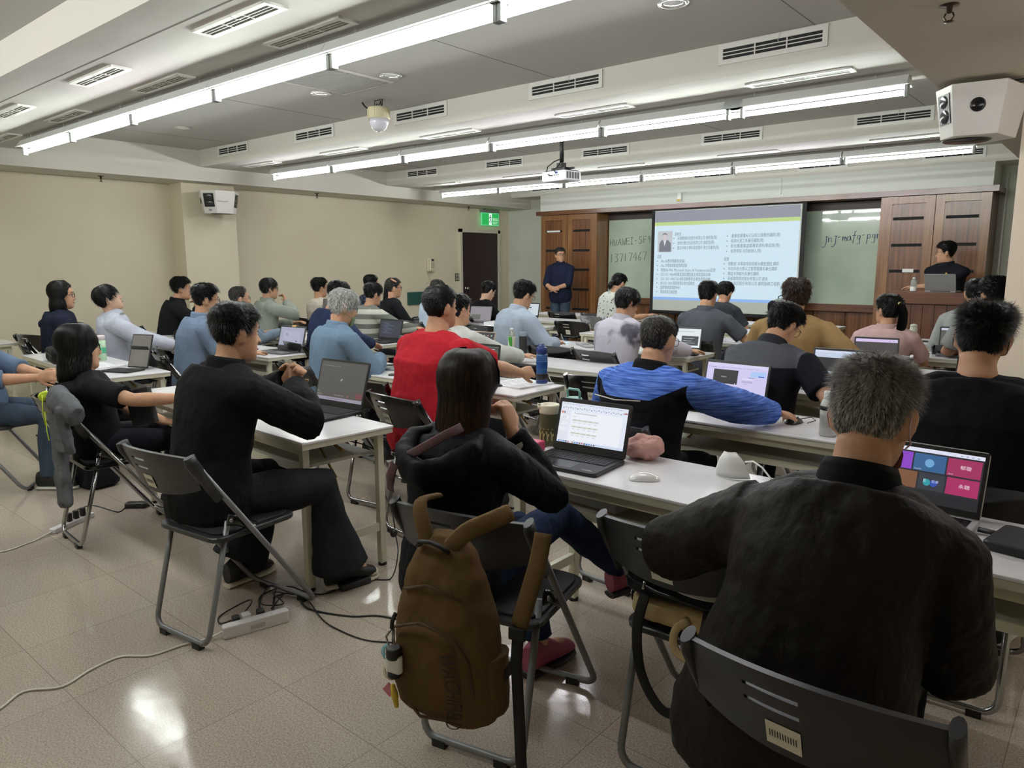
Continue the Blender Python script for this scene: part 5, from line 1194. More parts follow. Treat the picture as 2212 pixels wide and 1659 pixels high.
# ---- 33 navy hoodie
bob2 = [(-.05, 0, -.016, .092, .08), (-.09, 0, -.022, .098, .08), (-.13, 0, -.03, .094, .07), (-.155, 0, -.035, .08, .058)]
t33, M33, A33, r33 = person('person in a navy hoodie with a chin-length bob and glasses, leftmost near the wall', (-7.5, 2.5, 1.215), '#191d2e', dict(m=HB_, long=bob2, n=1500, wid=.006, front=60), '#23252c', None, 'chrome', 'black folding chair under the navy hoodie', face=-18, lean=4, hyaw=-10, sleeve='long', infl=.03, glasses=('glasses_dark',), wid=.98, topname='hoodie')
hd = MB(); hd.tube([(-.1, .0, .98), (-.07, -.08, .97), (0, -.11, .96), (.07, -.08, .97), (.1, .0, .98)], [.03, .042, .048, .042, .03], None, 14); voxel(hd.build('hood', t33, m=MATS['top_191d2e']), .01)
# ---- lanyards
for (tt, nm) in ((t12, 'a'), (t21, 'b')):
    b_ = MB(); b_.tube([(-.09, -.03, 1.0), (-.06, -.085, 1.03), (0, -.10, 1.035), (.06, -.085, 1.03), (.09, -.03, 1.0)], [(.002, .008)]*5, mat('yellow_lanyard', '#cdb33c', .7), 6, up=(0, 0, 1)); b_.build('lanyard', tt)
# ---- empty chairs
chair(-.87, 1.98, R_(3), 'grey', 'black folding chair heaped with bags, between the two nearest people')
chair(-3.28, 4.22, R_(4), 'chrome', 'empty black folding chair tucked in beyond the blue bottle, left one')
chair(-2.52, 4.05, R_(10), 'chrome', 'empty black folding chair right of the blue bottle')
chair(-3.72, 5.2, R_(2), 'chrome', 'empty folding chair left of the tie-dye shirt')
chair(-5.1, 7.42, R_(4), 'chrome', 'empty black folding chair with two white stickers, beyond the coffee cup')
chair(-6.2, 8.75, 0, 'chrome', 'empty folding chair before the standing speaker, left one')
chair(-5.62, 8.72, R_(5), 'chrome', 'empty folding chair before the standing speaker, right one')
chair(-3.55, 3.02, R_(8), 'chrome', 'black folding chair behind the near dark laptop lid')
chair(-6.05, 3.05, R_(-6), 'chrome', 'empty folding chair behind the upright tablet')
chair(-8.45, 2.75, R_(20), 'chrome', 'empty folding chair by the wall left of the navy hoodie')
chair(-2.2, 6.4, R_(5), 'chrome', 'empty folding chair right of the grey polo')
chair(-3.98, 1.98, R_(170), 'grey', 'folding chair holding the laptop sleeve, behind the bob-haired person') if 0 else None
# ================================================================ THINGS ON TABLES, CHAIRS AND FLOOR
ZT = .72
keym = mat('key_black', '#151517', .45); keyg = mat('key_gap', '#0a0a0b', .6); led = mat('logo_white', '#e4e4e4', .4)
def laptop(x, y, yaw, w, d, lh, opn, bc, zc, rects, texts, label, z=ZT, keys=2, mark=None, lidmark=None, group='open laptops', bz=.012, chin=.02, keybed=None):
    t = empty('laptop', (x, y, z+.0005), R_(yaw), label, 'laptop', group)
    bm = mat('laptop_'+bc[1:], bc, .38, .15); zm = mat('bezel_'+zc[1:], zc, .35)
    MB().rbox((0, 0, .009), (w, d, .016), .012, bm).build('base', t)
    k = MB()
    if keys:
        kx0, kx1, ky0, ky1 = -w/2+.022, w/2-.022, -.008, d/2-.022
        k.bb(kx0-.003, kx1+.003, ky0-.003, ky1+.003, .017, .0176, mat('keybed_'+(keybed or '#0e0e10')[1:], keybed or '#0e0e10', .5))
        nr, nc = (6, 15) if keys == 2 else (5, 12)
        for r in range(nr):
            hh = (ky1-ky0)/nr
            for c in range(nc):
                ww = (kx1-kx0)/nc
                if r == 0 and 4 <= c <= 8:
                    if c == 4: k.bb(kx0+4*ww+.0012, kx0+9*ww-.0012, ky0+.0012, ky0+hh-.0012, .0176, .0195, keym)
                    continue
                k.bb(kx0+c*ww+.0012, kx0+(c+1)*ww-.0012, ky0+r*hh+.0012, ky0+(r+1)*hh-.0012, .0176, .0195, keym)
        k.build('keyboard', t)
        MB().bb(-.05, .05, -d/2+.012, -.02, .017, .0174, mat('pad_'+bc[1:], tuple(v*.8 for v in srgb(bc)), .25)).build('touchpad', t)
    if mark:
        m_ = MB(); put_text(m_, mark[0], .016, (mark[1]*w, -d/2+.015, .0178), (1, 0, 0), (0, 1, 0), mark[3] if len(mark) > 3 else led, mark[2]); m_.build('lettering', t)
    a = R_(opn-90); X = V((1, 0, 0)); Z = V((0, math.sin(a), math.cos(a))); Nn = V((0, -math.cos(a), math.sin(a))); O = V((0, d/2-.008, .016)); Rm = Matrix((X, -Nn, Z)).transposed()
    lid = MB(); lid.rbox(V((0, 0, 0)), (w, lh, .008), .012, bm, None)
    Q = Matrix((X, Z, Nn)).transposed(); C_ = O+Z*(lh/2+.002)-Nn*.004
    lid.v = [tuple(C_+Q @ V(v)) for v in lid.v]; lo = lid.build('lid', t)
    s = MB()
    def P(u, v, h): return O+X*(-w/2+bz+u*(w-2*bz))+Z*(.004+chin+v*(lh-.004-chin-bz*1.1))+Nn*h
    b2 = MB(); b2.add([O+X*(sx*(w/2-.002))+Z*zz+Nn*.0006 for sx, zz in ((-1, .004), (1, .004), (1, lh-.001), (-1, lh-.001))], [(0, 1, 2, 3)], zm); b2.build('bezel', t)
    for i, (u0, v0, u1, v1, c) in enumerate(rects):
        h = .0012+i*.00003; cm = c if not isinstance(c, str) else em('scr_'+c[1:], c, .95)
        s.add([P(u0, v0, h), P(u1, v0, h), P(u1, v1, h), P(u0, v1, h)], [(0, 1, 2, 3)], cm)
    for txt, u, v, sz, c, wd_ in texts: put_text(s, txt, sz, P(u, v, .003), X, Z, em('scr_'+c[1:], c, .9), wd_)
    s.build('screen', t)
    MB().tube([O+X*(-w*.32)+V((0, .004, -.004)), O+X*(w*.32)+V((0, .004, -.004))], .006, zm, 8).build('hinge', t)
    if lidmark: MB().box(O+X*lidmark[0]*w+Z*lidmark[1]*lh+Nn*.002, lidmark[2], mat('sticker_'+lidmark[3][1:], lidmark[3], .5), Rm).build('sticker', t)
    return t
def line(u0, u1, v, c='#6d7688', h=.006): return (u0, v, u1, v+h, c)
# word-processor style screen
doc = [(0, 0, 1, 1, '#e3e8f6'), (0, .93, 1, 1, '#dfe4f2'), (0, 0, 1, .055, '#cdd9ef'), (.0, .07, .14, .80, '#dfe3ee'), (.17, .07, .93, .79, '#eef1f9'), (.95, .87, .995, .90, '#b8505a'), (.02, .72, .05, .77, '#d77a62'), (.055, .72, .075, .77, '#6d7688'), (.015, .57, .13, .68, '#f1f3f9'), (.03, .42, .13, .52, '#e9ecf4'), (.0, .28, .13, .38, '#e9ecf4')]
for i in range(26): doc.append((.03+i*.036, .845+.02*(i % 2), .048+i*.036, .87+.02*(i % 2), '#a6acbe' if i % 3 else '#7b84a0'))
for i in range(20): doc.append(line(.03+i*.045, .055+i*.045, .955, '#9aa2b8', .01))
for j, v in enumerate((.56, .40, .24)):
    doc += [(.20, v, .60, v+.035, '#cfd9c8'), (.20, v-.02, .60, v-.016, '#c9cdd8')]
    for i in range(5): doc += [line(.22+i*.08, .26+i*.08, v+.012, '#8a928c', .009), line(.22+i*.08, .25+i*.08, v-.05, '#9a9fb0', .008)]
for i in range(6): doc.append(line(.03, .11, .585+i*.014, '#a2a8b8', .004))
for i, c in enumerate(('#3f7bd0', '#8e9bb5', '#4f9ad6', '#39506e', '#d0614f', '#e7e9f0', '#c58a3f', '#3f9ad0', '#4a65c8', '#7a4a2c', '#c64f3a', '#3a3a44', '#2e5fb0', '#1f7fd0', '#6b7280', '#3c4a5a')): doc.append((.03+i*.036, .012, .052+i*.036, .042, c))
laptop(-1.605, 2.275, 4, .335, .235, .215, 106, '#1d1e21', '#121214', doc, [('Workplace Environment Monitoring Result', .215, .735, .0085, '#333845', .105), ('Table No.', .2, .70, .005, '#667', .02) if 0 else ('Sampling', .2, .655, .005, '#445060', .015)], 'black laptop with a red pointing stick showing a word document, on the nearest right table', mark=('ThinkPad', .28, .045), bz=.014, chin=.03)
tp = MB().ell((0, .045, .0205), (.0035, .0035, .002), mat('red_nub', '#a8202a', .5), seg=8).build('pointing_stick', bpy.data.objects['laptop'])
# near left dark laptop
rs_ = [(0, 0, 1, 1, '#45423d'), (0, .0, 1, .085, '#8d8798'), (.85, .12, .99, .24, '#6b2f39'), (.02, .93, .98, .935, '#57544e')]
for i in range(6): rs_.append((.40+i*.035, .13, .415+i*.035, .16, '#8d8a84'))
rs_ += [(.68, .125, .70, .155, '#c24a44'), (.48, .505, .51, .56, '#8d8a86'), (.50, .54, .512, .575, '#d8d6d2'), (.02, .20, .05, .21, '#b9b6b0'), (.02, .13, .12, .14, '#a29f98')]
for i in range(10): rs_.append((.25+i*.035, .03, .27+i*.035, .05, '#5a566a'))
for i in range(14): rs_.append((.02+i*.03, .88, .04+i*.03, .887, '#a9a69e'))
lp3 = laptop(-3.20, 2.215, 4, .385, .275, .255, 107, '#2b2c2e', '#161617', rs_, [], 'large black laptop with a dark video-call screen beside the black cotton jacket', mark=None, bz=.010, chin=.028)
MB().box((-.13, -.10, .0178), (.05, .03, .0004), mat('base_sticker', '#8f9499', .4)).build('sticker', lp3)
v_ = MB()
for i in range(16): v_.bb(.1935, .1945, -.12+i*.007, -.117+i*.007, .004, .013, blk)
v_.build('side_vent', lp3)
# lilac screen of the heather-blue man
mt_ = [(0, 0, 1, 1, '#cfc8ef'), (0, .93, 1, 1, '#d8d0f2'), (0, 0, 1, .04, '#c2cdf5'), (.12, .42, .53, .82, '#232326'), (.73, .68, .98, .83, '#a9c8f4'), (.86, .69, .95, .72, '#2e55b8'), (.60, .50, .78, .55, '#b3aed0'), (.60, .58, .78, .63, '#dcd7f5'), (.70, .64, .80, .655, '#7c78a0'), (.64, .46, .70, .47, '#9a96b8'), (.49, .43, .505, .455, '#d8d8dc')]
for i in range(12): mt_.append((.03+i*.07, .885, .08+i*.07, .892, '#7d78a8'))
for i in range(4): mt_.append((.44+i*.03, .01, .455+i*.03, .03, '#4968c8'))
l7 = laptop(-1.60, 3.63, -2, .37, .24, .235, 104, '#1f2022', '#151517', mt_, [('Google Meet', .06, .86, .009, '#514c78', .035), ('等候主持人', .26, .60, .008, '#dcdcde', .032)], 'black laptop with a lilac meeting page, in front of the heather-blue jacket', lidmark=(.38, .035, (.045, .002, .016), '#3a2a22'), chin=.026)
# grey/black tee man's
m8 = [(0, 0, 1, 1, '#c3d0e6'), (0, .93, 1, 1, '#d3ddf0'), (0, 0, 1, .06, '#e3ebf6'), (.0, .30, .55, .76, '#26272a'), (.50, .32, .515, .35, '#d0d0d4')]
m8 += [(.66, .52, .86, .535, '#6f7c92'), (.68, .48, .84, .49, '#8a96aa'), (.75, .42, .775, .45, '#a9b4c8')]
laptop(-1.335, 4.68, 4, .36, .24, .225, 102, '#8d8f94', '#1a1b1e', m8, [('正在準備中，請稍候', .66, .515, .009, '#5a6780', .06)], 'grey laptop with a pale blue screen, right of the bowed head', chin=.022)
# right of the mustard jacket
laptop(-1.42, 5.88, 10, .31, .22, .20, 104, '#5b5c60', '#141416', [(0, 0, 1, 1, '#3a3537'), (0, .86, 1, 1, '#d5c2ee'), (0, 0, 1, .06, '#c9b6e4'), (.58, .12, .88, .28, '#2f6f7d'), (.25, .075, .33, .10, '#c8404c'), (.03, .08, .09, .1, '#777'), (.8, .9, .83, .93, '#8a78c0'), (.9, .9, .93, .93, '#8a78c0')], [], 'laptop with a lilac header bar and dark call screen, before the pale pink top')
# right column, row with tumbler: laptop behind the black tee
laptop(-1.03, 7.02, 6, .36, .24, .22, 104, '#6a6c70', '#141416', [(0, 0, 1, 1, '#56554f'), (0, .9, 1, 1, '#c9c8dc'), (0, 0, 1, .06, '#cfd3e4'), (.74, .42, .82, .50, '#c9c9c6'), (.755, .435, .805, .485, '#56554f'), (.4, .08, .6, .09, '#9a9a96')], [], 'laptop with a grey call screen behind the spiky-haired person')
# nearest man's silver laptop: video-call tiles
tl = [(0, 0, 1, 1, '#1f2026'), (0, .93, 1, 1, '#dfe2f4')]
def tile(u0, v0, u1, v1, c): tl.append((u0, v0, u1, v1, c))
tile(.0, .58, .33, .90, '#8a3fc4'); tile(.345, .58, .655, .90, '#2f5f8f'); tile(.67, .58, .985, .90, '#a02a5e'); tile(.12, .24, .40, .55, '#7a5138'); tile(.415, .24, .67, .55, '#30343f'); tile(.685, .24, .985, .55, '#a82862'); tile(0, .0, 1, .2, '#191a22')
for i in range(4): tl.append((.78+i*.05, .95, .80+i*.05, .965, '#8a90a8'))
l1 = laptop(-.435, 2.385, -3, .312, .22, .205, 108, '#b9b9bb', '#101012', tl, [('秋良', .13, .72, .012, '#f0e8f4', .022), ('郁璇', .79, .72, .014, '#f4e0ea', .03), ('永聰', .80, .38, .014, '#f4e0ea', .03), ('Kenny Hsu', .36, .6, .006, '#d8dde8', .02), ('David', .69, .6, .006, '#e8d8e0', .012), ('E', .465, .385, .014, '#bff0f4', .008), ('宏彥', .545, .39, .010, '#c8d4ff', .02)], 'silver laptop with colourful video-call tiles beside the grey-haired person', keys=2, mark=('BSW', .33, .03, mat('red_ink', '#b5484a', .5)))
c_ = MB(); O = V((.0, 0, 0))
for (u, c, r) in ((-.0, '#2c9aa4', .011), (.0, '#2b4fb0', .011)): pass
# dome of avatar discs on the screen
a = R_(18); Z_ = V((0, math.sin(a), math.cos(a))); N_ = V((0, -math.cos(a), math.sin(a))); O_ = V((0, .102, .016))
for xo, zo, r, c in ((.0, .088, .0105, '#2c9aa4'), (.019, .0875, .0105, '#2b4fb0'), (0.0, .148, .013, '#6fa8d8')):
    p0 = O_+V((xo, 0, 0))+Z_*zo+N_*.0022; c_.add([p0+V((r*math.cos(j*PI/12), 0, 0))+Z_*(r*math.sin(j*PI/12)) for j in range(24)], [tuple(range(24))], em('scr_'+c[1:], c, .9))
c_.build('avatar', l1)
# middle group
dk = lambda c, extra=[]: [(0, 0, 1, 1, c)]+extra
laptop(-4.12, 3.60, 6, .34, .23, .22, 108, '#a9aaad', '#1b1c1f', dk('#40444f', [(.05, .88, .9, .9, '#6a6f86'), (.45, .4, .6, .55, '#4b505c'), (.3, .08, .33, .11, '#8f94a4'), (.38, .08, .41, .11, '#8f94a4')]), [], 'laptop with a dark slate call screen in front of the light blue fleece jacket', chin=.025)
laptop(-3.42, 3.60, 4, .33, .23, .21, 100, '#26272a', '#121214', dk('#4c4f44', [(.0, .85, 1, .95, '#2a2b2e'), (.5, .87, .9, .9, '#b5b6b8')]), [], 'black laptop mostly hidden behind the red tee')
laptop(-5.72, 3.60, 8, .33, .23, .215, 106, '#5e6063', '#2b2d30', dk('#9fa0b6', [(.15, .2, .85, .8, '#a9aac0'), (.24, .62, .32, .66, '#5b5d74'), (.24, .55, .38, .57, '#5b5d74'), (.5, .48, .78, .485, '#6d6f86'), (.5, .38, .78, .385, '#6d6f86'), (.68, .24, .76, .29, '#3c3e58'), (0, 0, 1, .03, '#5a5b6e')]), [], 'grey laptop with a yellow sticky note on its lid, near the clasped hands', lidmark=(.05, 1.0, (.05, .01, .014), '#e3b878'), mark=None, chin=.03)
td = laptop(-6.72, 4.78, 8, .31, .22, .20, 100, '#3a3936', '#2e2d2b', dk('#4a4844'), [], 'tall laptop with two stacked dark screens between the grey-green and navy tops')
MB().box((0, .15, .30), (.31, .008, .18), MATS['laptop_3a3936'], Rx(R_(-10))).build('second_panel', td); MB().box((0, .144, .30), (.29, .004, .165), em('scr_4a4844', '#4a4844', .95), Rx(R_(-10))).build('second_screen', td)
laptop(-5.08 if 0 else -4.45+.0-.55+-.45, 4.62, 4, .32, .22, .21, 104, '#202123', '#141416', dk('#262a38', [line(.1+(i % 3)*.08, .35+(i % 4)*.12, .85-i*.06, '#6a7aa0', .012) for i in range(11)]), [], 'laptop with dark code lines between the navy sweater and striped sweater') if 0 else laptop(-5.68, 4.72, 4, .32, .22, .21, 104, '#202123', '#141416', dk('#262a38', [line(.1+(i % 3)*.08, .35+(i % 4)*.12, .85-i*.06, '#6a7aa0', .012) for i in range(11)]), [], 'laptop with dark code lines between the navy sweater and striped sweater')
laptop(-6.02, 5.88, 6, .34, .23, .22, 106, '#34363c', '#26282e', dk('#383c4c', [(.4, .8, .5, .86, '#5a5f74')]), [], 'slate-screen laptop under the striped sweater\'s hands')
laptop(-7.85, 6.5, 8, .34, .23, .22, 104, '#141518', '#0f1012', dk('#2b2c2e'), [], 'black laptop behind the raised arm, by the left wall')
laptop(-7.0, 6.99, 10, .32, .22, .20, 104, '#55585c', '#2a2c30', dk('#5a6172', [(.45, .7, .55, .76, '#7d8496')]), [], 'laptop with a blue-grey screen left of the person with the bun')
laptop(-6.45, 6.95, 20, .30, .21, .21, 110, '#8a8488', '#77717a', dk('#857f86', [(.05, .05, .5, .45, '#55564f')]), [], 'mauve-grey laptop lid before the person with the bun')
laptop(-6.55, 8.08, 6, .30, .21, .20, 102, '#2a2c30', '#141416', dk('#c9d4dc', [(.42, .62, .58, .72, '#3c4248'), (.35, .5, .65, .52, '#6a7278')]), [], 'laptop with a white page right of the person with the bun')
laptop(-3.86, 5.76, -38, .33, .23, .22, 112, '#9b9da1', '#8d8f94', dk('#7d7e82'), [], 'open silver laptop left of the tie-dye shirt', keys=2, keybed='#5a5b5e')
laptop(-2.98, 5.78, 6, .33, .23, .22, 104, '#3a3b3e', '#1b1c1e', dk('#dfe6ea', [(0, .9, 1, 1, '#35383e'), (.45, .1, .95, .55, '#34383c'), (.1, .75, .8, .77, '#9aa3ab'), (.5, .42, .8, .44, '#b9bec4'), (.5, .3, .75, .32, '#b9bec4'), (.5, .2, .85, .22, '#b9bec4')]), [], 'laptop with a white page beside the balding head')
laptop(-2.70, 7.02, -10, .28, .20, .17, 104, '#9a9cab', '#8a8c9b', dk('#8f91a6'), [], 'small grey-lilac laptop before the dark grey polo')
tabm = [(0, 0, 1, 1, '#1a1b1f')]
for r in range(4):
    for c in range(6):
        if r == 3 and c > 3: continue
        tabm.append((.07+c*.155, .80-r*.22, .115+c*.155, .86-r*.22, ('#d8d6dc', '#b9a2c8', '#8ea4d8', '#e2ddc2', '#d89a9a', '#c8d8d0')[(c+r*2) % 6]))
tb = empty('tablet', (-4.33, 4.70, ZT+.001), R_(6), 'tablet in a beige case showing rows of app icons, held beyond the red shoulder', 'tablet')
def slab(t, w, h, tilt, cm, z0, rects, sm_name='screen'):
    a = R_(tilt); X = V((1, 0, 0)); Z = V((0, math.sin(a), math.cos(a))); Nn = V((0, -math.cos(a), math.sin(a))); Rm = Matrix((X, -Nn, Z)).transposed(); c = Z*(h/2+z0)
    MB().box(c, (w, .009, h), cm, Rm).build('case', t, bevel=.003)
    s = MB(); P = lambda u, v, k: c+X*((u-.5)*(w-.016))+Z*((v-.5)*(h-.016))+Nn*k
    for i, (u0, v0, u1, v1, cc) in enumerate(rects): s.add([P(u0, v0, .005+i*.00003), P(u1, v0, .005+i*.00003), P(u1, v1, .005+i*.00003), P(u0, v1, .005+i*.00003)], [(0, 1, 2, 3)], em('scr_'+cc[1:], cc, .9))
    s.build(sm_name, t); return c, X, Z, Nn
slab(tb, .26, .19, 22, mat('beige_case', '#b7a48e', .6), .004, tabm); MB().box((0, .09, .05), (.2, .006, .12), MATS['beige_case'], Rx(R_(38))).build('stand_flap', tb)
t4b = empty('tablet', (-5.64, 2.34, ZT+.001), R_(22), 'upright dark tablet on a keyboard case, on the far left table', 'tablet')
slab(t4b, .19, .255, 18, blk, .012, [(0, 0, 1, 1, '#6a675f'), (.2, .1, .8, .5, '#706d66')]); kb = MB(); kb.rbox((-.03, -.11, .006), (.26, .17, .01), .01, blk)
for r in range(5):
    for c in range(12): kb.bb(-.15+c*.02, -.133+c*.02, -.185+r*.024, -.166+r*.024, .011, .013, keym)
kb.build('keyboard', t4b); MB().box((0, .075, .09), (.16, .006, .19), blk, Rx(R_(30))).build('stand_flap', t4b)
# lectern laptop seen from behind
laptop(-1.62, 9.42, 176, .31, .22, .2, 112, '#8b8b8c', '#222', [(0, 0, 1, 1, '#5a6270')], [], 'silver laptop on the lectern seen from behind', z=1.16)
# ---- bottles and cups
def vessel(name, x, y, z, parts, label, cat, seg=22, rz=0, extra=None, group=None):
    t = empty(name, (x, y, z+.0005), rz, label, cat, group)
    for pn, prof, m in parts: MB().lathe(prof, m, seg).build(pn, t)
    if extra: extra(t)
    return t
blu = mat('blue_clear_plastic', '#2b5f9e', .08, coat=.5); B(blu).inputs['Transmission Weight'].default_value = .35
blud = mat('blue_dark_plastic', '#1b2f66', .3); bluw = mat('blue_water', '#1a4380', .15)
vessel('water_bottle', -2.865, 3.70, ZT, [('body', [(.034, 0), (.037, .006), (.037, .055), (.0365, .06), (.037, .066), (.037, .19), (.033, .2)], blu), ('grip_band', [(.0378, .035), (.0382, .04), (.0382, .07), (.0378, .075)], blk), ('lower_band', [(.0376, .004), (.038, .008), (.038, .03), (.0376, .034)], blud), ('upper_band', [(.0376, .105), (.038, .11), (.038, .15), (.0376, .155)], bluw), ('lid', [(.031, .198), (.034, .202), (.034, .238), (.03, .244), (.022, .246), (.02, .262), (.012, .268), (.002, .268)], blud)], 'blue translucent water bottle held at the end of the table', 'bottle',
       extra=lambda t: MB().tube([(-.036, 0, .2), (-.046, 0, .215), (-.04, 0, .24), (-.02, 0, .26)], .005, blud, 8).build('carry_loop', t))
grn = mat('tea_label_green', '#3c8c2f', .4); cream = mat('tea_label_cream', '#e3e2cf', .45)
def tealab(t):
    m_ = MB(); m_.lathe([(.0318, .03), (.0322, .035), (.0322, .15), (.0318, .155)], cream, 22); m_.build('label', t)
    g_ = MB(); n_ = 22
    for j in range(n_//2):
        a0, a1 = -PI/2-.6+j*.13, -PI/2-.6+(j+1)*.13; z0 = .155-.115*(1-j/10) if j < 10 else .155
        g_.add([(.0327*math.cos(a0), .0327*math.sin(a0), .155), (.0327*math.cos(a1), .0327*math.sin(a1), .155), (.0327*math.cos(a1), .0327*math.sin(a1), .05+.1*(1-j/11)**2), (.0327*math.cos(a0), .0327*math.sin(a0), .05+.1*(1-j/11)**2)], [(0, 1, 2, 3)], grn)
    g_.build('leaf_print', t)
clr = mat('clear_plastic', '#d9e0d8', .08); B(clr).inputs['Transmission Weight'].default_value = .7
vessel('tea_bottle', -4.02, 4.77, ZT, [('body', [(.028, 0), (.031, .005), (.031, .16), (.026, .185), (.014, .2), (.0135, .21)], clr), ('cap', [(.0155, .208), (.0155, .226), (.013, .228), (.002, .228)], whm)], 'bottled green tea with a green and cream label, on the long empty table', 'bottle', extra=tealab)
vessel('travel_flask', -3.90, 4.775, ZT, [('body', [(.030, 0), (.033, .004), (.034, .165), (.034, .168)], mat('flask_black', '#1c1c1e', .5)), ('cap', [(.034, .168), (.0335, .172), (.032, .2), (.028, .204), (.002, .204)], mat('cap_grey', '#7b8590', .3))], 'matte black travel flask with a grey cap next to the green tea', 'bottle')
olv = mat('olive_enamel', '#57573a', .5); ivo = mat('ivory_lid', '#e0d8c2', .4); prt = mat('ivory_print', '#b9ab7f', .5)
def olive(t):
    MB().tube([(-.02, -.03, .175), (-.035, -.035, .18), (-.03, -.038, .165), (-.01, -.036, .168)], .006, ivo, 8).build('flip_tab', t)
    m_ = MB()
    for k_ in range(5):
        a = -PI/2-.9+k_*.45; r = .0425
        for (da, z, h) in ((0, .04, .03), (.12, .05, .012), (-.1, .06, .01), (.05, .075, .004)):
            a0 = a+da; m_.box((r*math.cos(a0), r*math.sin(a0), z), (.003, .006, h), prt, Rz(a0))
    m_.build('print', t)
vessel('insulated_tumbler', -1.87, 2.47, ZT, [('body', [(.034, 0), (.0375, .004), (.042, .135), (.0415, .142)], olv), ('lid', [(.0435, .14), (.0445, .146), (.0445, .172), (.042, .178), (.034, .178), (.032, .170), (.002, .170)], ivo)], 'olive green insulated tumbler with an ivory lid, left of the black laptop', 'tumbler', extra=olive)
tea_ = mat('teal_bottle', '#6f9c98', .35)
vessel('water_bottle', -1.765, 2.50, ZT, [('body', [(.032, 0), (.036, .005), (.036, .15), (.034, .175), (.035, .19)], tea_), ('lid', [(.036, .188), (.037, .192), (.037, .21), (.033, .215), (.002, .215)], mat('teal_lid', '#83b0ac', .35))], 'teal water bottle with a square carry loop behind the black laptop', 'bottle', extra=lambda t: MB().tube([(-.03, 0, .2), (-.032, 0, .24), (-.024, 0, .25), (.024, 0, .25), (.032, 0, .24), (.03, 0, .2)], .0055, MATS['teal_lid'], 8).build('carry_loop', t))
vessel('insulated_tumbler', -.965, 4.74, ZT, [('body', [(.03, 0), (.033, .004), (.034, .2), (.033, .205)], mat('tumbler_white', '#e6dfd4', .35)), ('lid', [(.0345, .204), (.035, .206), (.035, .216), (.033, .22), (.002, .22)], blk)], 'tall white tumbler with a black rim and faint ring print at right', 'tumbler',
       extra=lambda t: (lambda m_: (m_.loft([[V((r*math.sin(b)*1.0+0, 0, 0)) for b in (0,)] for r in (0,)], None, cap=False) if 0 else None, [m_.box((.0345*math.sin(u), -.0345*math.cos(u), zz), (hw_, .001, hh_), mat('print_brown', '#8c6a5c', .6), Rz(u)) for u, zz, hw_, hh_ in [(.55*math.cos(j*PI/10), .125+.02*math.sin(j*PI/10), .0035, .002) for j in range(20)]+[(0, .092, .02, .004), (0, .085, .014, .002)]], m_.build('print', t)))(MB()))
vessel('thermos', -1.62, 8.12, ZT, [('body', [(.03, 0), (.034, .004), (.035, .13), (.032, .138)], mat('thermos_cream', '#cfd0bc', .4)), ('lid', [(.033, .137), (.034, .14), (.033, .158), (.028, .162), (.01, .168), (.002, .168)], mat('thermos_lid', '#c2c3b2', .4))], 'cream thermos standing on the desk below the lectern', 'thermos')
vessel('coffee_cup', -4.58, 5.85, ZT, [('body', [(.027, 0), (.03, .003), (.039, .095)], mat('cup_paper_white', '#e3e0d6', .6)), ('sleeve', [(.032, .025), (.0325, .027), (.0378, .075), (.0372, .078)], mat('cup_sleeve_kraft', '#b59b72', .7)), ('lid', [(.0415, .094), (.042, .1), (.038, .104), (.037, .114), (.034, .116), (.002, .114)], whm)], 'paper coffee cup with a kraft sleeve and white lid', 'cup', extra=lambda t: MB().box((0, -.0365, .05), (.018, .002, .018), mat('round_green_mark', '#4a7a4a', .6)).build('printed_mark', t))
vessel('drink_bottle', -6.40, 2.385, ZT, [('body', [(.03, 0), (.033, .004), (.033, .1), (.034, .104), (.033, .17)], mat('pale_green_cup', '#b9d9b9', .3)), ('band', [(.0338, .06), (.0342, .063), (.0342, .105), (.0338, .108)], mat('mint_print', '#58b48c', .4)), ('lid', [(.034, .168), (.034, .2), (.03, .205), (.002, .206)], mat('pink_white_lid', '#e0d0d4', .3))], 'pale green and white drink bottle behind the bob-haired person', 'bottle')
vessel('water_bottle', -1.9, 9.33, 1.16, [('body', [(.03, 0), (.033, .004), (.033, .07), (.03, .08), (.033, .09), (.03, .125), (.014, .145)], clr), ('label', [(.0335, .01), (.0338, .012), (.0338, .055), (.0335, .057)], wl), ('cap', [(.015, .144), (.015, .16), (.002, .162)], whm)], 'clear water bottle with a white label on the lectern', 'bottle')
vessel('thermos', -.99, 3.40, ZT, [('body', [(.034, 0), (.038, .004), (.038, .10), (.036, .105)], mat('thermos_silver', '#b9bab6', .3, .4)), ('collar', [(.0385, .10), (.039, .102), (.038, .145), (.03, .165), (.024, .17)], mat('thermos_grey_white', '#c9cbc6', .4)), ('cap', [(.026, .168), (.027, .172), (.027, .2), (.024, .204), (.002, .204)], whm), ('strap_ring', [(.0395, .12), (.0405, .125), (.0405, .135), (.0395, .14)], blk)], 'white and black thermos near the left ear of the grey-haired person', 'thermos')
vessel('travel_mug', -6.25, 5.72, ZT, [('body', [(.028, 0), (.03, .003), (.032, .14)], blk), ('band', [(.0325, .06), (.0328, .062), (.0328, .09), (.0325, .092)], mat('steel_band', '#a8a8a8', .25, .8)), ('lid', [(.033, .139), (.033, .155), (.002, .158)], blk)], 'black travel mug with silver bands in front of the raised-arm person', 'mug')
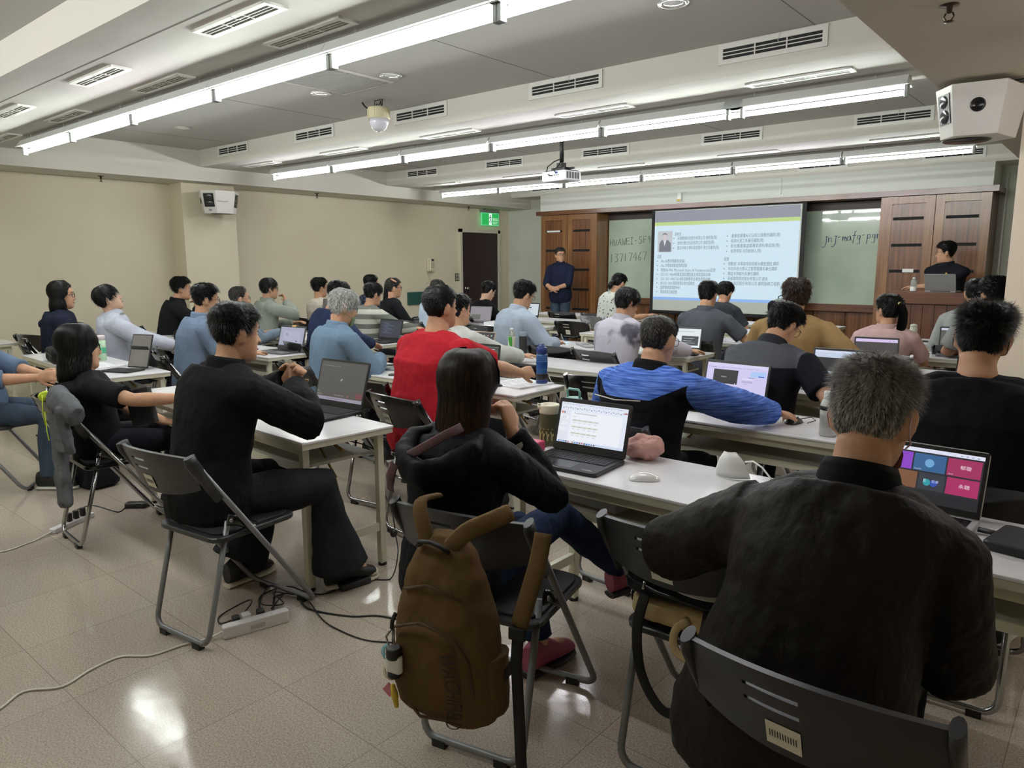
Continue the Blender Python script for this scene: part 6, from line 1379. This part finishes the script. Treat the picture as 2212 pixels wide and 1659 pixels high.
# ---- pointing mice, phones, papers
def mouse(x, y, rz, m, label, z=ZT, s=1):
    t = empty('computer_mouse', (x, y, z+.0005), R_(rz), label, 'mouse'); 
    rings = []
    for yy, w_, h_ in ((-.056, .01, .006), (-.05, .022, .014), (-.03, .03, .024), (0, .032, .03), (.03, .029, .024), (.05, .02, .013), (.056, .008, .006)):
        rings.append([V((w_*math.cos(a_)*s, yy*s, max(.001, h_*math.sin(a_)*s))) for a_ in [PI*j/12 for j in range(13)]])
    MB().loft(rings, m).build('shell', t); MB().box((0, .03*s, .0235*s), (.004*s, .016*s, .006*s), blk).build('scroll_wheel', t) if m != wmouse else MB().rbox((0, 0, .002), (.05, .09, .003), .02, mat('mouse_base_silver', '#9d9ea0', .3, .6)).build('base', t)
    return t
wmouse = mat('mouse_white_gloss', '#eeeeee', .06, coat=.8); bmouse = mat('mouse_black', '#17181a', .35)
mouse(-1.285, 2.27, -55, wmouse, 'glossy white mouse right of the black laptop')
mouse(-1.20, 3.57, -10, bmouse, 'black wired mouse under the heather-blue person\'s hand')
mouse(-3.60 if 0 else -3.06, 3.45, -40, bmouse, 'black mouse beside the papers at the red tee')
mouse(-3.62, 5.62, 30, bmouse, 'black mouse between the silver laptop and tie-dye shirt')
mouse(-2.70 if 0 else -2.78, 5.70, 0, bmouse, 'black mouse under the tie-dye person\'s hand')
def phone(x, y, rz, label, z=ZT):
    t = empty('smartphone', (x, y, z+.0005), R_(rz), label, 'phone'); MB().rbox((0, 0, .0045), (.074, .155, .009), .012, blk).build('body', t); MB().rbox((0, 0, .0093), (.068, .148, .0008), .01, mat('phone_glass', '#0c0d11', .05, coat=1)).build('screen', t)
phone(-4.02, 4.56, -65, 'black smartphone lying before the green tea bottle'); phone(-4.33, 5.78, -60, 'black smartphone on blue folder by the coffee cup'); phone(-3.88, 3.38, -60, 'black smartphone near the light blue fleece sleeve')
phone(-5.84, 1.62, 20, 'smartphone held up by the denim-shirt person', z=.80)
pap = mat('paper_white', '#e9e9ee', .7); papb = mat('paper_pale_blue', '#bfdcec', .6); inkp = mat('printed_grey', '#8d9098', .8)
def papers(x, y, rz, w, d, label, m=None, th=.004, z=ZT, lines=8, cat='papers', name='paper_stack', curl=.0, spiral=False):
    t = empty(name, (x, y, z+.0005), R_(rz), label, cat); mb = MB(); nx = 10
    for lay in range(2):
        r0 = []
        for zz in (0, th*(1-.3*lay)):
            pass
    X_ = [(-w/2+w*i/nx) for i in range(nx+1)]; hz = lambda u: th+curl*abs(math.sin((u/w)*PI*1.0))
    mb.loft([[V((u, -d/2, 0)), V((u, d/2, 0)), V((u, d/2, hz(u))), V((u, -d/2, hz(u)))] for u in X_], m or pap, smooth=False); mb.build('sheets', t)
    if lines:
        l_ = MB()
        for i in range(lines):
            for u0, u1 in ((-.42, -.05), (.06, .42)):
                yy = d*(.38-.76*i/max(lines-1, 1)); ww = u1-u0
                if (i*3) % 4 == 3: ww *= .6
                a_, b_ = u0*w, (u0+ww)*w; n_ = 4
                for k_ in range(n_):
                    p, q2 = a_+(b_-a_)*k_/n_, a_+(b_-a_)*(k_+1)/n_; l_.add([(p, yy, hz(p)+.0008), (q2, yy, hz(q2)+.0008), (q2, yy+d*.02, hz(q2)+.0008), (p, yy+d*.02, hz(p)+.0008)], [(0, 1, 2, 3)], inkp)
        l_.build('printing', t)
    if spiral: MB().tube([(-w/2+.01*math.cos(j*.7), -d/2+d*j/60, th+.008*math.sin(j*.7)) for j in range(61)], .0012, MATS['chrome'], 4).build('spiral', t)
    return t
papers(-5.98, 2.22, 12, .30, .21, 'open stapled notes with print on the far left table', curl=.012)
papers(-3.04 if 0 else -2.98, 3.63, -8, .30, .30, 'printed sheets and open ring notebook beside the red tee', curl=.006, spiral=True)
papers(-6.05, 7.02, 6, .42, .28, 'open thick book with a picture, between the red and blue shirts', th=.02, curl=.02, cat='book', name='open_book')
papers(-4.28, 5.76, 4, .30, .24, 'pale blue folder lying under a smartphone', m=papb, lines=0, th=.003) if 0 else papers(-4.3, 5.74, 6, .30, .22, 'pale blue folder with papers beside the coffee cup', m=papb, lines=0)
papers(-4.5, 5.68, 20, .2, .16, 'curled open notebook with spiral, by the light blue sleeve', curl=.03, spiral=True)
papers(-6.75, 8.12, 10, .36, .25, 'pale blue plastic sheet on the second-row table', m=papb, lines=0, curl=.03)
papers(-3.72, 8.18, 8, .40, .26, 'open curled booklet on the table below the projection screen', curl=.05, cat='book', name='open_book')
papers(-2.95, 6.95, 4, .26, .22, 'open notebook beside the dark grey polo', curl=.02)
papers(-8.0, 4.66, 6, .30, .22, 'stack of papers before the grey-green shirt', th=.02, lines=0)
papers(-6.05, 4.62, 6, .20, .16, 'yellow note pad left of the navy sweater', m=mat('pad_yellow', '#e8dfae', .6), th=.025, lines=0, cat='note pad', name='note_pad')
papers(-5.95, 3.44, 0, .24, .2, 'white sheet under the pen hand near the yellow-noted laptop', lines=0)
papers(-3.98, 4.68, 10, .14, .09, 'small grey box beside the tablet', m=mat('grey_box', '#b9bac4', .5), th=.03, lines=0, cat='box', name='small_box')
# ---- small things on the nearest right table
pk = mat('magenta_case', '#bf3560', .45)
MBp = MB().rbox((0, 0, .022), (.17, .07, .042), .012, pk); oc = MBp.build('pencil_case', loc=(-1.90, 2.34, ZT), rz=R_(2), bevel=.006); tag(oc, 'bright magenta pencil case left of the black laptop', 'pencil case'); MB().bb(-.08, .08, -.036, -.0345, .016, .02, mat('zip_dark', '#5a1a30', .5)).build('zip', oc)
pb = MB().ell((0, 0, .05), (.085, .065, .052), mat('dusty_pink_cloth', '#c99a92', .75), seg=28); po = pb.build('cloth_pouch', loc=(-1.43, 2.52, ZT)); voxel(po, .005, 1, .045, .05); tag(po, 'crumpled dusty pink pouch behind the black laptop', 'pouch')
bk = empty('thick_book', (-1.50, 2.33, .581), R_(-6), 'thick brown-covered book on the shelf under the nearest right table', 'book')
MB().bb(-.14, .14, -.1, .1, .003, .045, mat('book_pages', '#b9bac0', .8)).build('pages', bk); MB().bb(-.142, .142, -.103, .103, .045, .048, mat('book_cover_brown', '#a37e52', .6)).bb(-.142, .142, -.103, .103, 0, .003, MATS['book_cover_brown']).build('cover', bk)
cb_ = empty('tablet_case', (-.10, 2.36, ZT+.0005), R_(-10), 'closed black leather device case at the right edge', 'case'); lth = noisy(mat('black_leather', '#17171a', .5), None, None, scale=90, bump=.15, bscale=90, bd=.002)
MB().rbox((0, 0, .014), (.26, .19, .026), .014, lth).build('cover', cb_); MB().rbox((.03, 0, .028), (.06, .03, .003), .01, lth).build('clasp', cb_)
tag(MB().tube([(-.27, 2.42, ZT+.012), (-.20, 2.41, ZT+.012)], .008, blk, 8).tube([(-.20, 2.41, ZT+.01), (-.16, 2.44, ZT+.006), (-.11, 2.5, ZT+.02), (-.07, 2.52, ZT+.035), (-.05, 2.46, ZT+.036)], .003, blk, 6).build('charging_cable'), 'black charging cable plugged into the silver laptop', 'cable')
mk = MB(); rows = []
for i in range(11):
    u = -1+i/5; rows.append([V((u*.062, .028*u*u-.02, .0)), V((u*.058, .022*u*u-.034, .03)), V((u*.044-.004, .02*u*u-.03, .065)), V((u*.020-.012, .012*u*u-.016, .095))])
mk.loft(rows, wl, cap=False, closed=False); o = mk.build('face_mask', loc=(-1.05, 2.50, ZT+.002), rz=R_(10)); sd_ = o.modifiers.new('s', 'SOLIDIFY'); sd_.thickness = .002; tag(o, 'folded white face mask standing on the table behind the dark shoulder', 'mask')
tag(MB().tube([(-1.0, 2.49, ZT+.07), (-.96, 2.46, ZT+.085), (-.92, 2.44, ZT+.075), (-.88, 2.43, ZT+.04), (-.87, 2.42, ZT+.005)], .0035, wl, 6).build('white_cable'), 'white cable looping beside the folded mask', 'cable')
tag(MB().tube([(-1.30, 4.55, ZT+.008), (-1.22, 4.6, ZT+.012), (-1.12, 4.57, ZT+.008), (-1.1, 4.63, ZT+.02), (-1.2, 4.66, ZT+.008), (-1.32, 4.62, ZT+.005)], .004, blk, 6).build('coiled_cable'), 'coiled black cable left of the tall white tumbler', 'cable')
tag(MB().tube([(-1.2, 3.62, ZT+.01), (-1.15, 3.67, ZT+.02), (-1.12, 3.64, ZT+.012), (-1.14, 3.58, ZT+.006)], .0025, blk, 6).build('mouse_cable'), 'thin black mouse cable by the heather-blue person\'s hand', 'cable')
tag(MB().tube([(-4.9, 4.55, ZT+.02), (-4.95, 4.6, ZT+.01), (-5.0, 4.52, ZT+.02), (-4.92, 4.48, ZT+.01), (-4.85, 4.5, ZT+.03)], .004, wl, 6).build('white_cable'), 'tangled white earphone cable beside the navy sleeve', 'cable') if 0 else None
tag(MB().tube([(-1.78, 8.05, ZT+.008), (-1.6, 8.03, ZT+.012), (-1.45, 8.06, ZT+.008), (-1.35, 8.04, ZT+.01)], .008, blk, 6).build('black_strap'), 'black strap lying in front of the cream thermos', 'strap')
# ---- brown backpack hung on the chair of the long-haired woman
can = noisy(cloth('ochre_canvas', '#5f4a2f', .8, fold=.8), None, None); cand = mat('ochre_seam', '#4e3520', .8); webb = mat('black_webbing', '#141315', .8)
bp_ = empty('backpack', (-1.29, 1.31, .37), R_(14), 'large ochre-brown canvas backpack hanging on the near chair', 'backpack')
mb = MB(); rings = []
for z, w_, d0, d1, xo in ((-.05, .075, .03, .075, .04), (-.03, .115, .06, .095, .03), (.03, .145, .09, .10, .015), (.10, .155, .105, .10, 0), (.18, .150, .105, .10, 0), (.26, .135, .095, .09, -.005), (.34, .11, .08, .08, -.01), (.40, .08, .06, .06, -.015), (.435, .045, .035, .035, -.02)):
    rings.append([V((xo+w_*np.sign(math.cos(a_))*abs(math.cos(a_))**.75, -.5*d1+(d1*.9 if math.sin(a_) < 0 else d0*.5)*np.sign(math.sin(a_))*abs(math.sin(a_))**.75, z)) for a_ in [2*PI*j/28 for j in range(28)]])
mb.loft(rings, can); voxel(mb.build('main_bag', bp_, m=can), .007, 3, .022, .09)
mb = MB(); rings = []
for z, w_, d_ in ((-.02, .06, .012), (.0, .09, .035), (.06, .105, .05), (.14, .10, .05), (.19, .085, .04), (.22, .055, .015)):
    rings.append([V((-.02+w_*math.cos(a_), -.115-d_*.55*math.sin(a_)-.015, z)) for a_ in [2*PI*j/24 for j in range(24)]])
mb.loft(rings, can); voxel(mb.build('front_pocket', bp_, m=can), .006, 3, .012, .08)
mb = MB(); mb.loft([[V((.135+.03*math.cos(a_), -.05+.05*math.sin(a_), z)) for a_ in [2*PI*j/16 for j in range(16)]] for z in (-.01, .03, .12, .15)], can); voxel(mb.build('side_pocket', bp_, m=can), .006, 2, .012, .07)
def arc(pts, r=.0035, m=cand): return MB().tube(pts, r, m, 6)
mb = arc([(-.125, -.13, .15), (-.11, -.148, .21), (-.02, -.158, .245), (.07, -.148, .215), (.10, -.13, .15), (.11, -.125, .06)], .0045)
mb.tube([(-.10, -.11, .30), (-.02, -.125, .33), (.07, -.11, .30)], .004, cand, 6).tube([(-.1, -.135, .02), (-.03, -.155, -.015), (.06, -.145, -.01), (.1, -.12, .03)], .004, cand, 6); mb.build('zipper', bp_)
for s_, pts in ((0, [(-.06, -.05, .40), (-.09, -.035, .46), (-.115, .0, .5), (-.10, .06, .50)]), (1, [(.0, -.06, .40), (.05, -.05, .455), (.10, -.01, .48), (.13, .05, .49)]), (2, [(.235, .02, .46), (.235, -.01, .40), (.225, -.04, .33), (.205, -.06, .24)])):
    pts = smooth_path(pts, 4); MB().tube(pts, [(.008, .024)]*len(pts), can, 8, up=(0, -1, .3)).build('shoulder_strap', bp_)
MB().tube([(-.075, -.075, .41), (-.06, -.085, .425), (-.03, -.09, .43), (.0, -.085, .42), (.015, -.075, .405)], [(.006, .012)]*5, webb, 8).build('grab_handle', bp_)
MB().tube([(.205, -.06, .25), (.20, -.065, .15), (.21, -.07, 0), (.215, -.07, -.12), (.22, -.07, -.17)], [(.0025, .018)]*5, webb, 6, up=(0, -1, 0)).tube([(.2, -.06, .15), (.16, -.06, .09), (.13, -.06, .05)], [(.003, .012)]*3, webb, 6, up=(0, -1, 0)).rbox((.205, -.07, .225), (.045, .014, .03), .004, webb).build('webbing_strap', bp_)
lt_ = MB(); 
vs_, fs_ = text_tris('WACHIFIELD', .06); x1 = max(v[0] for v in vs_)
lt_.add([V((.028+.03*math.sin(vx/x1*2.6)+(.045-vy)*-.0+vy*1.0, -.1665+.25*max(0, abs(.028+vy)-.05)+.05*abs(vx/x1-.5)**2, .175-vx/x1*.20)) for vx, vy in vs_], fs_, mat('faded_black_print', '#2c2018', .9)); lt_.build('lettering', bp_)
# key charms
kc = empty('key_charm', (-1.345, 1.125, .49), R_(14), 'white earbud case with colourful charms hanging on the brown backpack', 'charm')
MB().tube([(0, 0, .1), (-.015, -.01, .075), (-.005, -.012, .05), (.01, -.01, .06), (0, 0, .1)], .003, mat('steel', '#8f8f90', .25, .9), 6).tube([(0, -.005, .1), (.004, -.008, .12), (.01, -.0, .14)], .006, webb, 6).build('carabiner', kc)
MB().lathe([(.016, .045), (.02, .043), (.02, .018), (.018, .016)], blk, 16).build('holder', kc); MB().rbox((0, 0, 0), (.048, .022, .048), .012, wl).build('earbud_case', kc, bevel=.005); MB().lathe([(.017, -.035), (.018, -.033), (.018, -.022)], blk, 16).build('holder_base', kc)
def disc(r, c, m, th=.003): 
    mb = MB(); mb.loft([[V(c)+V((rr*math.cos(2*PI*j/20), yy, rr*math.sin(2*PI*j/20))) for j in range(20)] for rr, yy in ((r*.6, 0), (r, 0), (r, th), (r*.6, th), (r*.6, 0))], m, cap=False); return mb
disc(.024, (-.02, .006, .02), mat('sky_ring', '#7fb4c4', .5)).build('blue_ring', kc); disc(.024, (-.018, .004, -.03), ivo).build('ivory_ring', kc)
MB().box((-.015, -.004, -.075), (.028, .004, .028), mat('pink_tag', '#c4748a', .5), Ry(.7)).build('pink_charm', kc); MB().tube([(-.008, 0, -.06), (.0, -.002, -.085), (.004, 0, -.12)], [.006, .01, .006], mat('yellow_charm', '#c9ad2e', .5), 6).build('yellow_charm', kc)
# ---- bags on the chair between the near people
bg = empty('black_bag', (-.88, 1.90, .55), R_(4), 'black zipped bag lying on the seat of the bag chair', 'bag')
nyl = cloth('black_nylon', '#12141b', .8, rough=.45, fold=.9)
mb = MB(); mb.rbox((0, 0, .045), (.38, .3, .08), .06, nyl); voxel(mb.build('bag_body', bg, m=nyl), .008, 3, .03, .1)
MB().tube([(-.17, -.14, .05), (-.06, -.17, .04), (.08, -.17, .03), (.17, -.13, .04)], .005, blk, 6).build('zipper', bg); MB().tube([(-.1, -.165, .06), (-.1, -.175, .04)], .005, chrome, 6).build('zip_pull', bg)
sp4 = smooth_path([(-.10, -.16, .02), (-.115, -.175, -.08), (-.10, -.18, -.2), (-.05, -.185, -.28), (.0, -.185, -.3), (.05, -.185, -.25), (.075, -.18, -.12), (.09, -.165, .02)], 4)
MB().tube(sp4, [(.0025, .016)]*len(sp4), webb, 8, up=(0, -1, 0)).build('shoulder_strap', bg)
ct = empty('canvas_tote', (-.88, 1.93, .465), R_(4), 'cream canvas tote squashed under the black bag', 'tote bag'); cvs = cloth('cream_canvas', '#cbb489', .85)
mb = MB(); mb.rbox((0, -.01, .042), (.35, .30, .07), .05, cvs); voxel(mb.build('tote_body', ct, m=cvs), .008, 3, .02, .1)
sp5 = smooth_path([(.02, -.16, .05), (-.01, -.185, .02), (.0, -.2, -.03), (.06, -.2, -.045), (.13, -.185, -.03), (.16, -.15, .03)], 4)
MB().tube(sp5, [(.0025, .012)]*len(sp5), cvs, 8, up=(0, -1, 0)).build('handle', ct)
cp_ = empty('baseball_cap', (-.78, 1.86, .635), R_(-30), 'white baseball cap lying on the black bag', 'cap'); wcap = cloth('cap_white', '#c9c8c6', .9, fold=.3)
MB().lathe([(.09, 0), (.088, .03), (.07, .065), (.04, .085), (.002, .09)], wcap, 24).build('crown', cp_)
mb = MB(); mb.loft([[V((rr*math.sin(a_)*1.0, -rr*math.cos(a_)*yy, zz)) for a_ in np.linspace(-1.2, 1.2, 14)] for rr, yy, zz in ((.088, 1, .006), (.12, 1.15, .0), (.14, 1.25, -.012))], wcap, cap=False, closed=False); o = mb.build('visor', cp_); sd_ = o.modifiers.new('s', 'SOLIDIFY'); sd_.thickness = .003
# ---- other bags
def blob_bag(name, loc, rz, dim, m, label, cat='backpack', v=.012, handle=True, rr=.06):
    t = empty(name, loc, R_(rz), label, cat); mb = MB(); mb.rbox((0, 0, dim[2]/2), dim, rr, m); voxel(mb.build('bag_body', t, m=m), v, 3, .03, .1)
    if handle: MB().tube([(-.05, 0, dim[2]-.01), (-.045, 0, dim[2]+.05), (0, 0, dim[2]+.07), (.045, 0, dim[2]+.05), (.05, 0, dim[2]-.01)], [(.006, .012)]*5, webb, 8).build('grab_handle', t)
    MB().tube([(-dim[0]*.45, -dim[1]/2-.004, dim[2]*.5), (0, -dim[1]/2-.02, dim[2]*.75), (dim[0]*.45, -dim[1]/2-.004, dim[2]*.5)], .004, blk, 6).build('zipper', t)
    return t
blob_bag('backpack', (-6.55, 2.17, ZT), -10, (.42, .24, .12), nyl, 'black backpack lying on the far left table behind the denim shirt')
blob_bag('backpack', (-5.35, 1.86, .0), 10, (.36, .22, .5), nyl, 'dark navy backpack standing between the denim shirt and bob-haired person', handle=False)
gb_ = blob_bag('backpack', (-3.35, 9.25, ZT), 0, (.34, .24, .30), nyl, 'black and grey backpack on the front table below the projection screen', rr=.11); MB().ell((0, -.02, .26), (.13, .10, .07), mat('grey_bag_top', '#7d8583', .7)).build('top_flap', gb_)
blob_bag('handbag', (-6.35 if 0 else -5.95, 6.98-.0, ZT), 10, (.01, .01, .01), nyl, 'x') if 0 else None
blob_bag('handbag', (-7.22, 3.52, ZT), 10, (.30, .18, .12), nyl, 'black bag on the table right of the pale dress shirt', 'bag', handle=False)
blob_bag('handbag', (-5.62, 6.35, .46), 10, (.36, .22, .30), nyl, 'black puffy bag behind the red tee\'s face', 'bag', handle=False)
chair(-5.62, 6.38, R_(4), 'chrome', 'folding chair holding a puffy black bag behind the red tee')
# ---- grey hoodie over chair back
hg = cloth('grey_fleece_hoodie', '#5d5f63', .8, fold=.9); lime = mat('lime_lining', '#c4d83a', .8)
ho_ = empty('grey_hoodie', (-4.06, 1.34, .80), R_(-12), 'grey hoodie with lime lining hanging over the chair back', 'hoodie')
mb = MB()
mb.tube([(-.22, -.0, -.03), (-.12, -.035, .02), (0, -.05, .03), (.12, -.035, .02), (.22, .0, -.03)], [(.05, .04), (.065, .05), (.07, .055), (.065, .05), (.05, .04)], None, 16)
mb.loft([[V((-.19+.38*u_*1.0, -.07-.02*math.sin(u_*14+zz*9), zz)) for u_ in np.linspace(0, 1, 20)]+[V((-.19+.38*u_, -.035-.02*math.sin(u_*14+zz*9), zz)) for u_ in np.linspace(1, 0, 20)] for zz in (.02, -.08, -.16, -.22)])
mb.loft([[V((-.02+.10*math.cos(a_)+xo, -.06+.03*math.sin(a_), zz)) for a_ in [2*PI*j/18 for j in range(18)]] for zz, xo in ((-.0, .0), (-.15, .01), (-.30, .0), (-.44, .02), (-.5, .03))])
mb.loft([[V((-.12+.05*math.cos(a_)+xo, -.06+.03*math.sin(a_), zz)) for a_ in [2*PI*j/14 for j in range(14)]] for zz, xo in ((-.0, .0), (-.25, .01), (-.42, .0), (-.56, .0))])
voxel(mb.build('fleece', ho_, m=hg), .007, 3, .03, .08)
mb = MB(); mb.tube([(-.20, -.05, .0), (-.13, -.085, .03), (-.05, -.09, .05)], [(.02, .03), (.03, .04), (.015, .03)], lime, 12); mb.build('lining', ho_)
MB().tube([(-.05, -.11, .05), (-.02, -.118, -.02), (-.05, -.112, -.10)], .003, lime, 6).tube([(-.14, -.1, -.05), (-.13, -.1, -.15), (-.08, -.1, -.19)], .003, lime, 6).build('seam_trim', ho_)
# ---- laptop sleeve held by the bob-haired woman
sl_ = empty('laptop_sleeve', (-3.96, 1.66, .66), R_(12), 'black laptop sleeve with embossed letters held by the bob-haired person', 'sleeve')
MB().rbox((0, 0, .09), (.20, .03, .19), .01, lth, None).build('sleeve_body', sl_, R=Ry(-.25)); m_ = MB(); vs_, fs_ = text_tris('LEGION', .03); x1 = max(v[0] for v in vs_)
m_.add([V((-.055-vy*.9+.02, -.0165, .16-vx/x1*.14)) for vx, vy in vs_], fs_, mat('embossed_grey', '#3a3a3c', .5)); m_.build('lettering', sl_)
# ---- cables, power strips, adapters on the floor
ps1 = empty('power_strip', (-2.64, 1.48, 0), math.atan2(.24, .06), 'white power strip lying on its side on the floor, with plugs', 'power strip')
psw = mat('strip_white', '#dcd8d8', .35); MB().rbox((0, 0, .0265), (.27, .042, .052), .012, psw).build('body', ps1, bevel=.004); MB().bb(-.11, .11, .02, .0225, .034, .05, psw).bb(-.135, -.1, -.0225, -.02, .01, .014, psw).build('ridge', ps1)
MB().box((-.0, -.0216, .024), (.06, .0006, .02), mat('rating_label', '#b9b6b4', .6)).build('rating_label', ps1)
for i, (x, c, w_) in enumerate(((-.07, blk, .03), (-.03, whm, .036), (.03, blk, .03))): MB().rbox((x, .04, .045), (w_, .036, .036), .008, c).build('plug', ps1)
WP = [(-2.675, 1.36, .03), (-2.70, 1.30, .012), (-2.74, 1.22, .006), (-2.76, 1.10, .005), (-2.84, 1.02, .005), (-2.83, .91, .005), (-2.79, .80, .005), (-2.86, .70, .005), (-2.80, .60, .005), (-2.76, .4, .005), (-2.9, .1, .005)]
def cable(P, r, m, label, name='power_cable'):
    P = smooth_path([(x, y, max(z, r)) for x, y, z in P]); P = [V((p.x, p.y, max(p.z, r))) for p in P]
    return tag(MB().tube(P, r, m, 7).build(name), label, 'cable')
cable(WP, .0042, mat('cable_white', '#dedad0', .45), 'white power cord snaking across the floor from the near power strip')
cable([(-2.70, 1.44, .05), (-2.78, 1.40, .01), (-2.86, 1.44, .004), (-2.85, 1.56, .03), (-2.76, 1.53, .06), (-2.70, 1.45, .05)], .0035, blk, 'black plug lead looping up behind the power strip')
cable([(-2.66, 1.50, .05), (-2.78, 1.58, .01), (-2.90, 1.66, .004), (-2.88, 1.78, .01), (-2.76, 1.80, .012), (-2.70, 1.84, .004), (-2.67, 1.90, .01)], .0035, blk, 'black lead from the strip to the charger brick by the table leg')
cable([(-2.62, 1.54, .05), (-2.74, 1.62, .01), (-2.84, 1.70, .004), (-2.78, 1.76, .01), (-2.62, 1.72, .004), (-2.43, 1.79, .004), (-2.34, 1.87, .004), (-2.23, 1.91, .004), (-2.0, 1.98, .004), (-1.85, 2.1, .004)], .0042, blk, 'thick black cable running right along the floor to the backpack')
cable([(-2.72, 1.60, .02), (-2.82, 1.74, .012), (-2.70, 1.76, .014), (-2.49, 1.70, .004), (-2.35, 1.69, .004), (-2.21, 1.71, .004), (-2.08, 1.78, .004), (-1.9, 1.8, .004)], .003, blk, 'thin black cable curving right below the thick one')
cable([(-2.8, 1.66, .02), (-2.88, 1.72, .03), (-2.92, 1.70, .02), (-2.80, 1.60, .016), (-2.72, 1.66, .02), (-2.84, 1.68, .03), (-2.76, 1.74, .02)], .003, blk, 'tangle of black leads left of the charger brick')
ad = empty('power_adapter', (-2.665, 2.0, 0), R_(80), 'black laptop charger brick on the floor beside the sneaker', 'power adapter'); MB().rbox((0, 0, .016), (.155, .068, .032), .01, mat('adapter_black', '#232428', .35)).build('body', ad, bevel=.004)
cable([(-2.66, 2.08, .016), (-2.58, 2.15, .004), (-2.60, 2.22, .1), (-2.66, 2.26, .18), (-2.70, 2.27, .3), (-2.80, 2.28, .42), (-2.74, 2.27, .55), (-2.86, 2.25, .60), (-2.95, 2.2, .62)], .0032, blk, 'black lead hanging down the near table leg')
tag(MB().ell((-2.655, 2.245, .19), (.018, .02, .022), blk).build('cable_tie'), 'black cable tie bundle on the near table leg', 'cable tie')
ps2 = empty('power_strip', (-4.58, 1.46, 0), R_(118), 'white power strip with three black plugs behind the chrome chair', 'power strip'); MB().rbox((0, 0, .015), (.30, .045, .028), .01, psw).build('body', ps2, bevel=.004)
for x in (-.02, .03, .08): MB().rbox((x, 0, .055), (.028, .028, .05), .008, blk).build('plug', ps2)
cable([(-4.51, 1.33, .015), (-4.45, 1.2, .004), (-4.42, 1.05, .004), (-4.55, .9, .004), (-4.8, .7, .004)], .0042, MATS['cable_white'], 'white cord leaving the left picture edge')
cable([(-4.6, 1.50, .08), (-4.7, 1.62, .05), (-4.6, 1.72, .004), (-4.65, 1.80, .004), (-4.55, 1.92, .004), (-4.4, 1.95, .004), (-4.3, 2.1, .004)], .0035, blk, 'black lead on the floor behind the chrome chair')
ad2 = empty('power_adapter', (-4.62, 1.84, 0), R_(40), 'black charger brick on the floor behind the chrome chair', 'power adapter'); MB().rbox((0, 0, .016), (.13, .06, .03), .01, MATS['adapter_black']).build('body', ad2, bevel=.004)
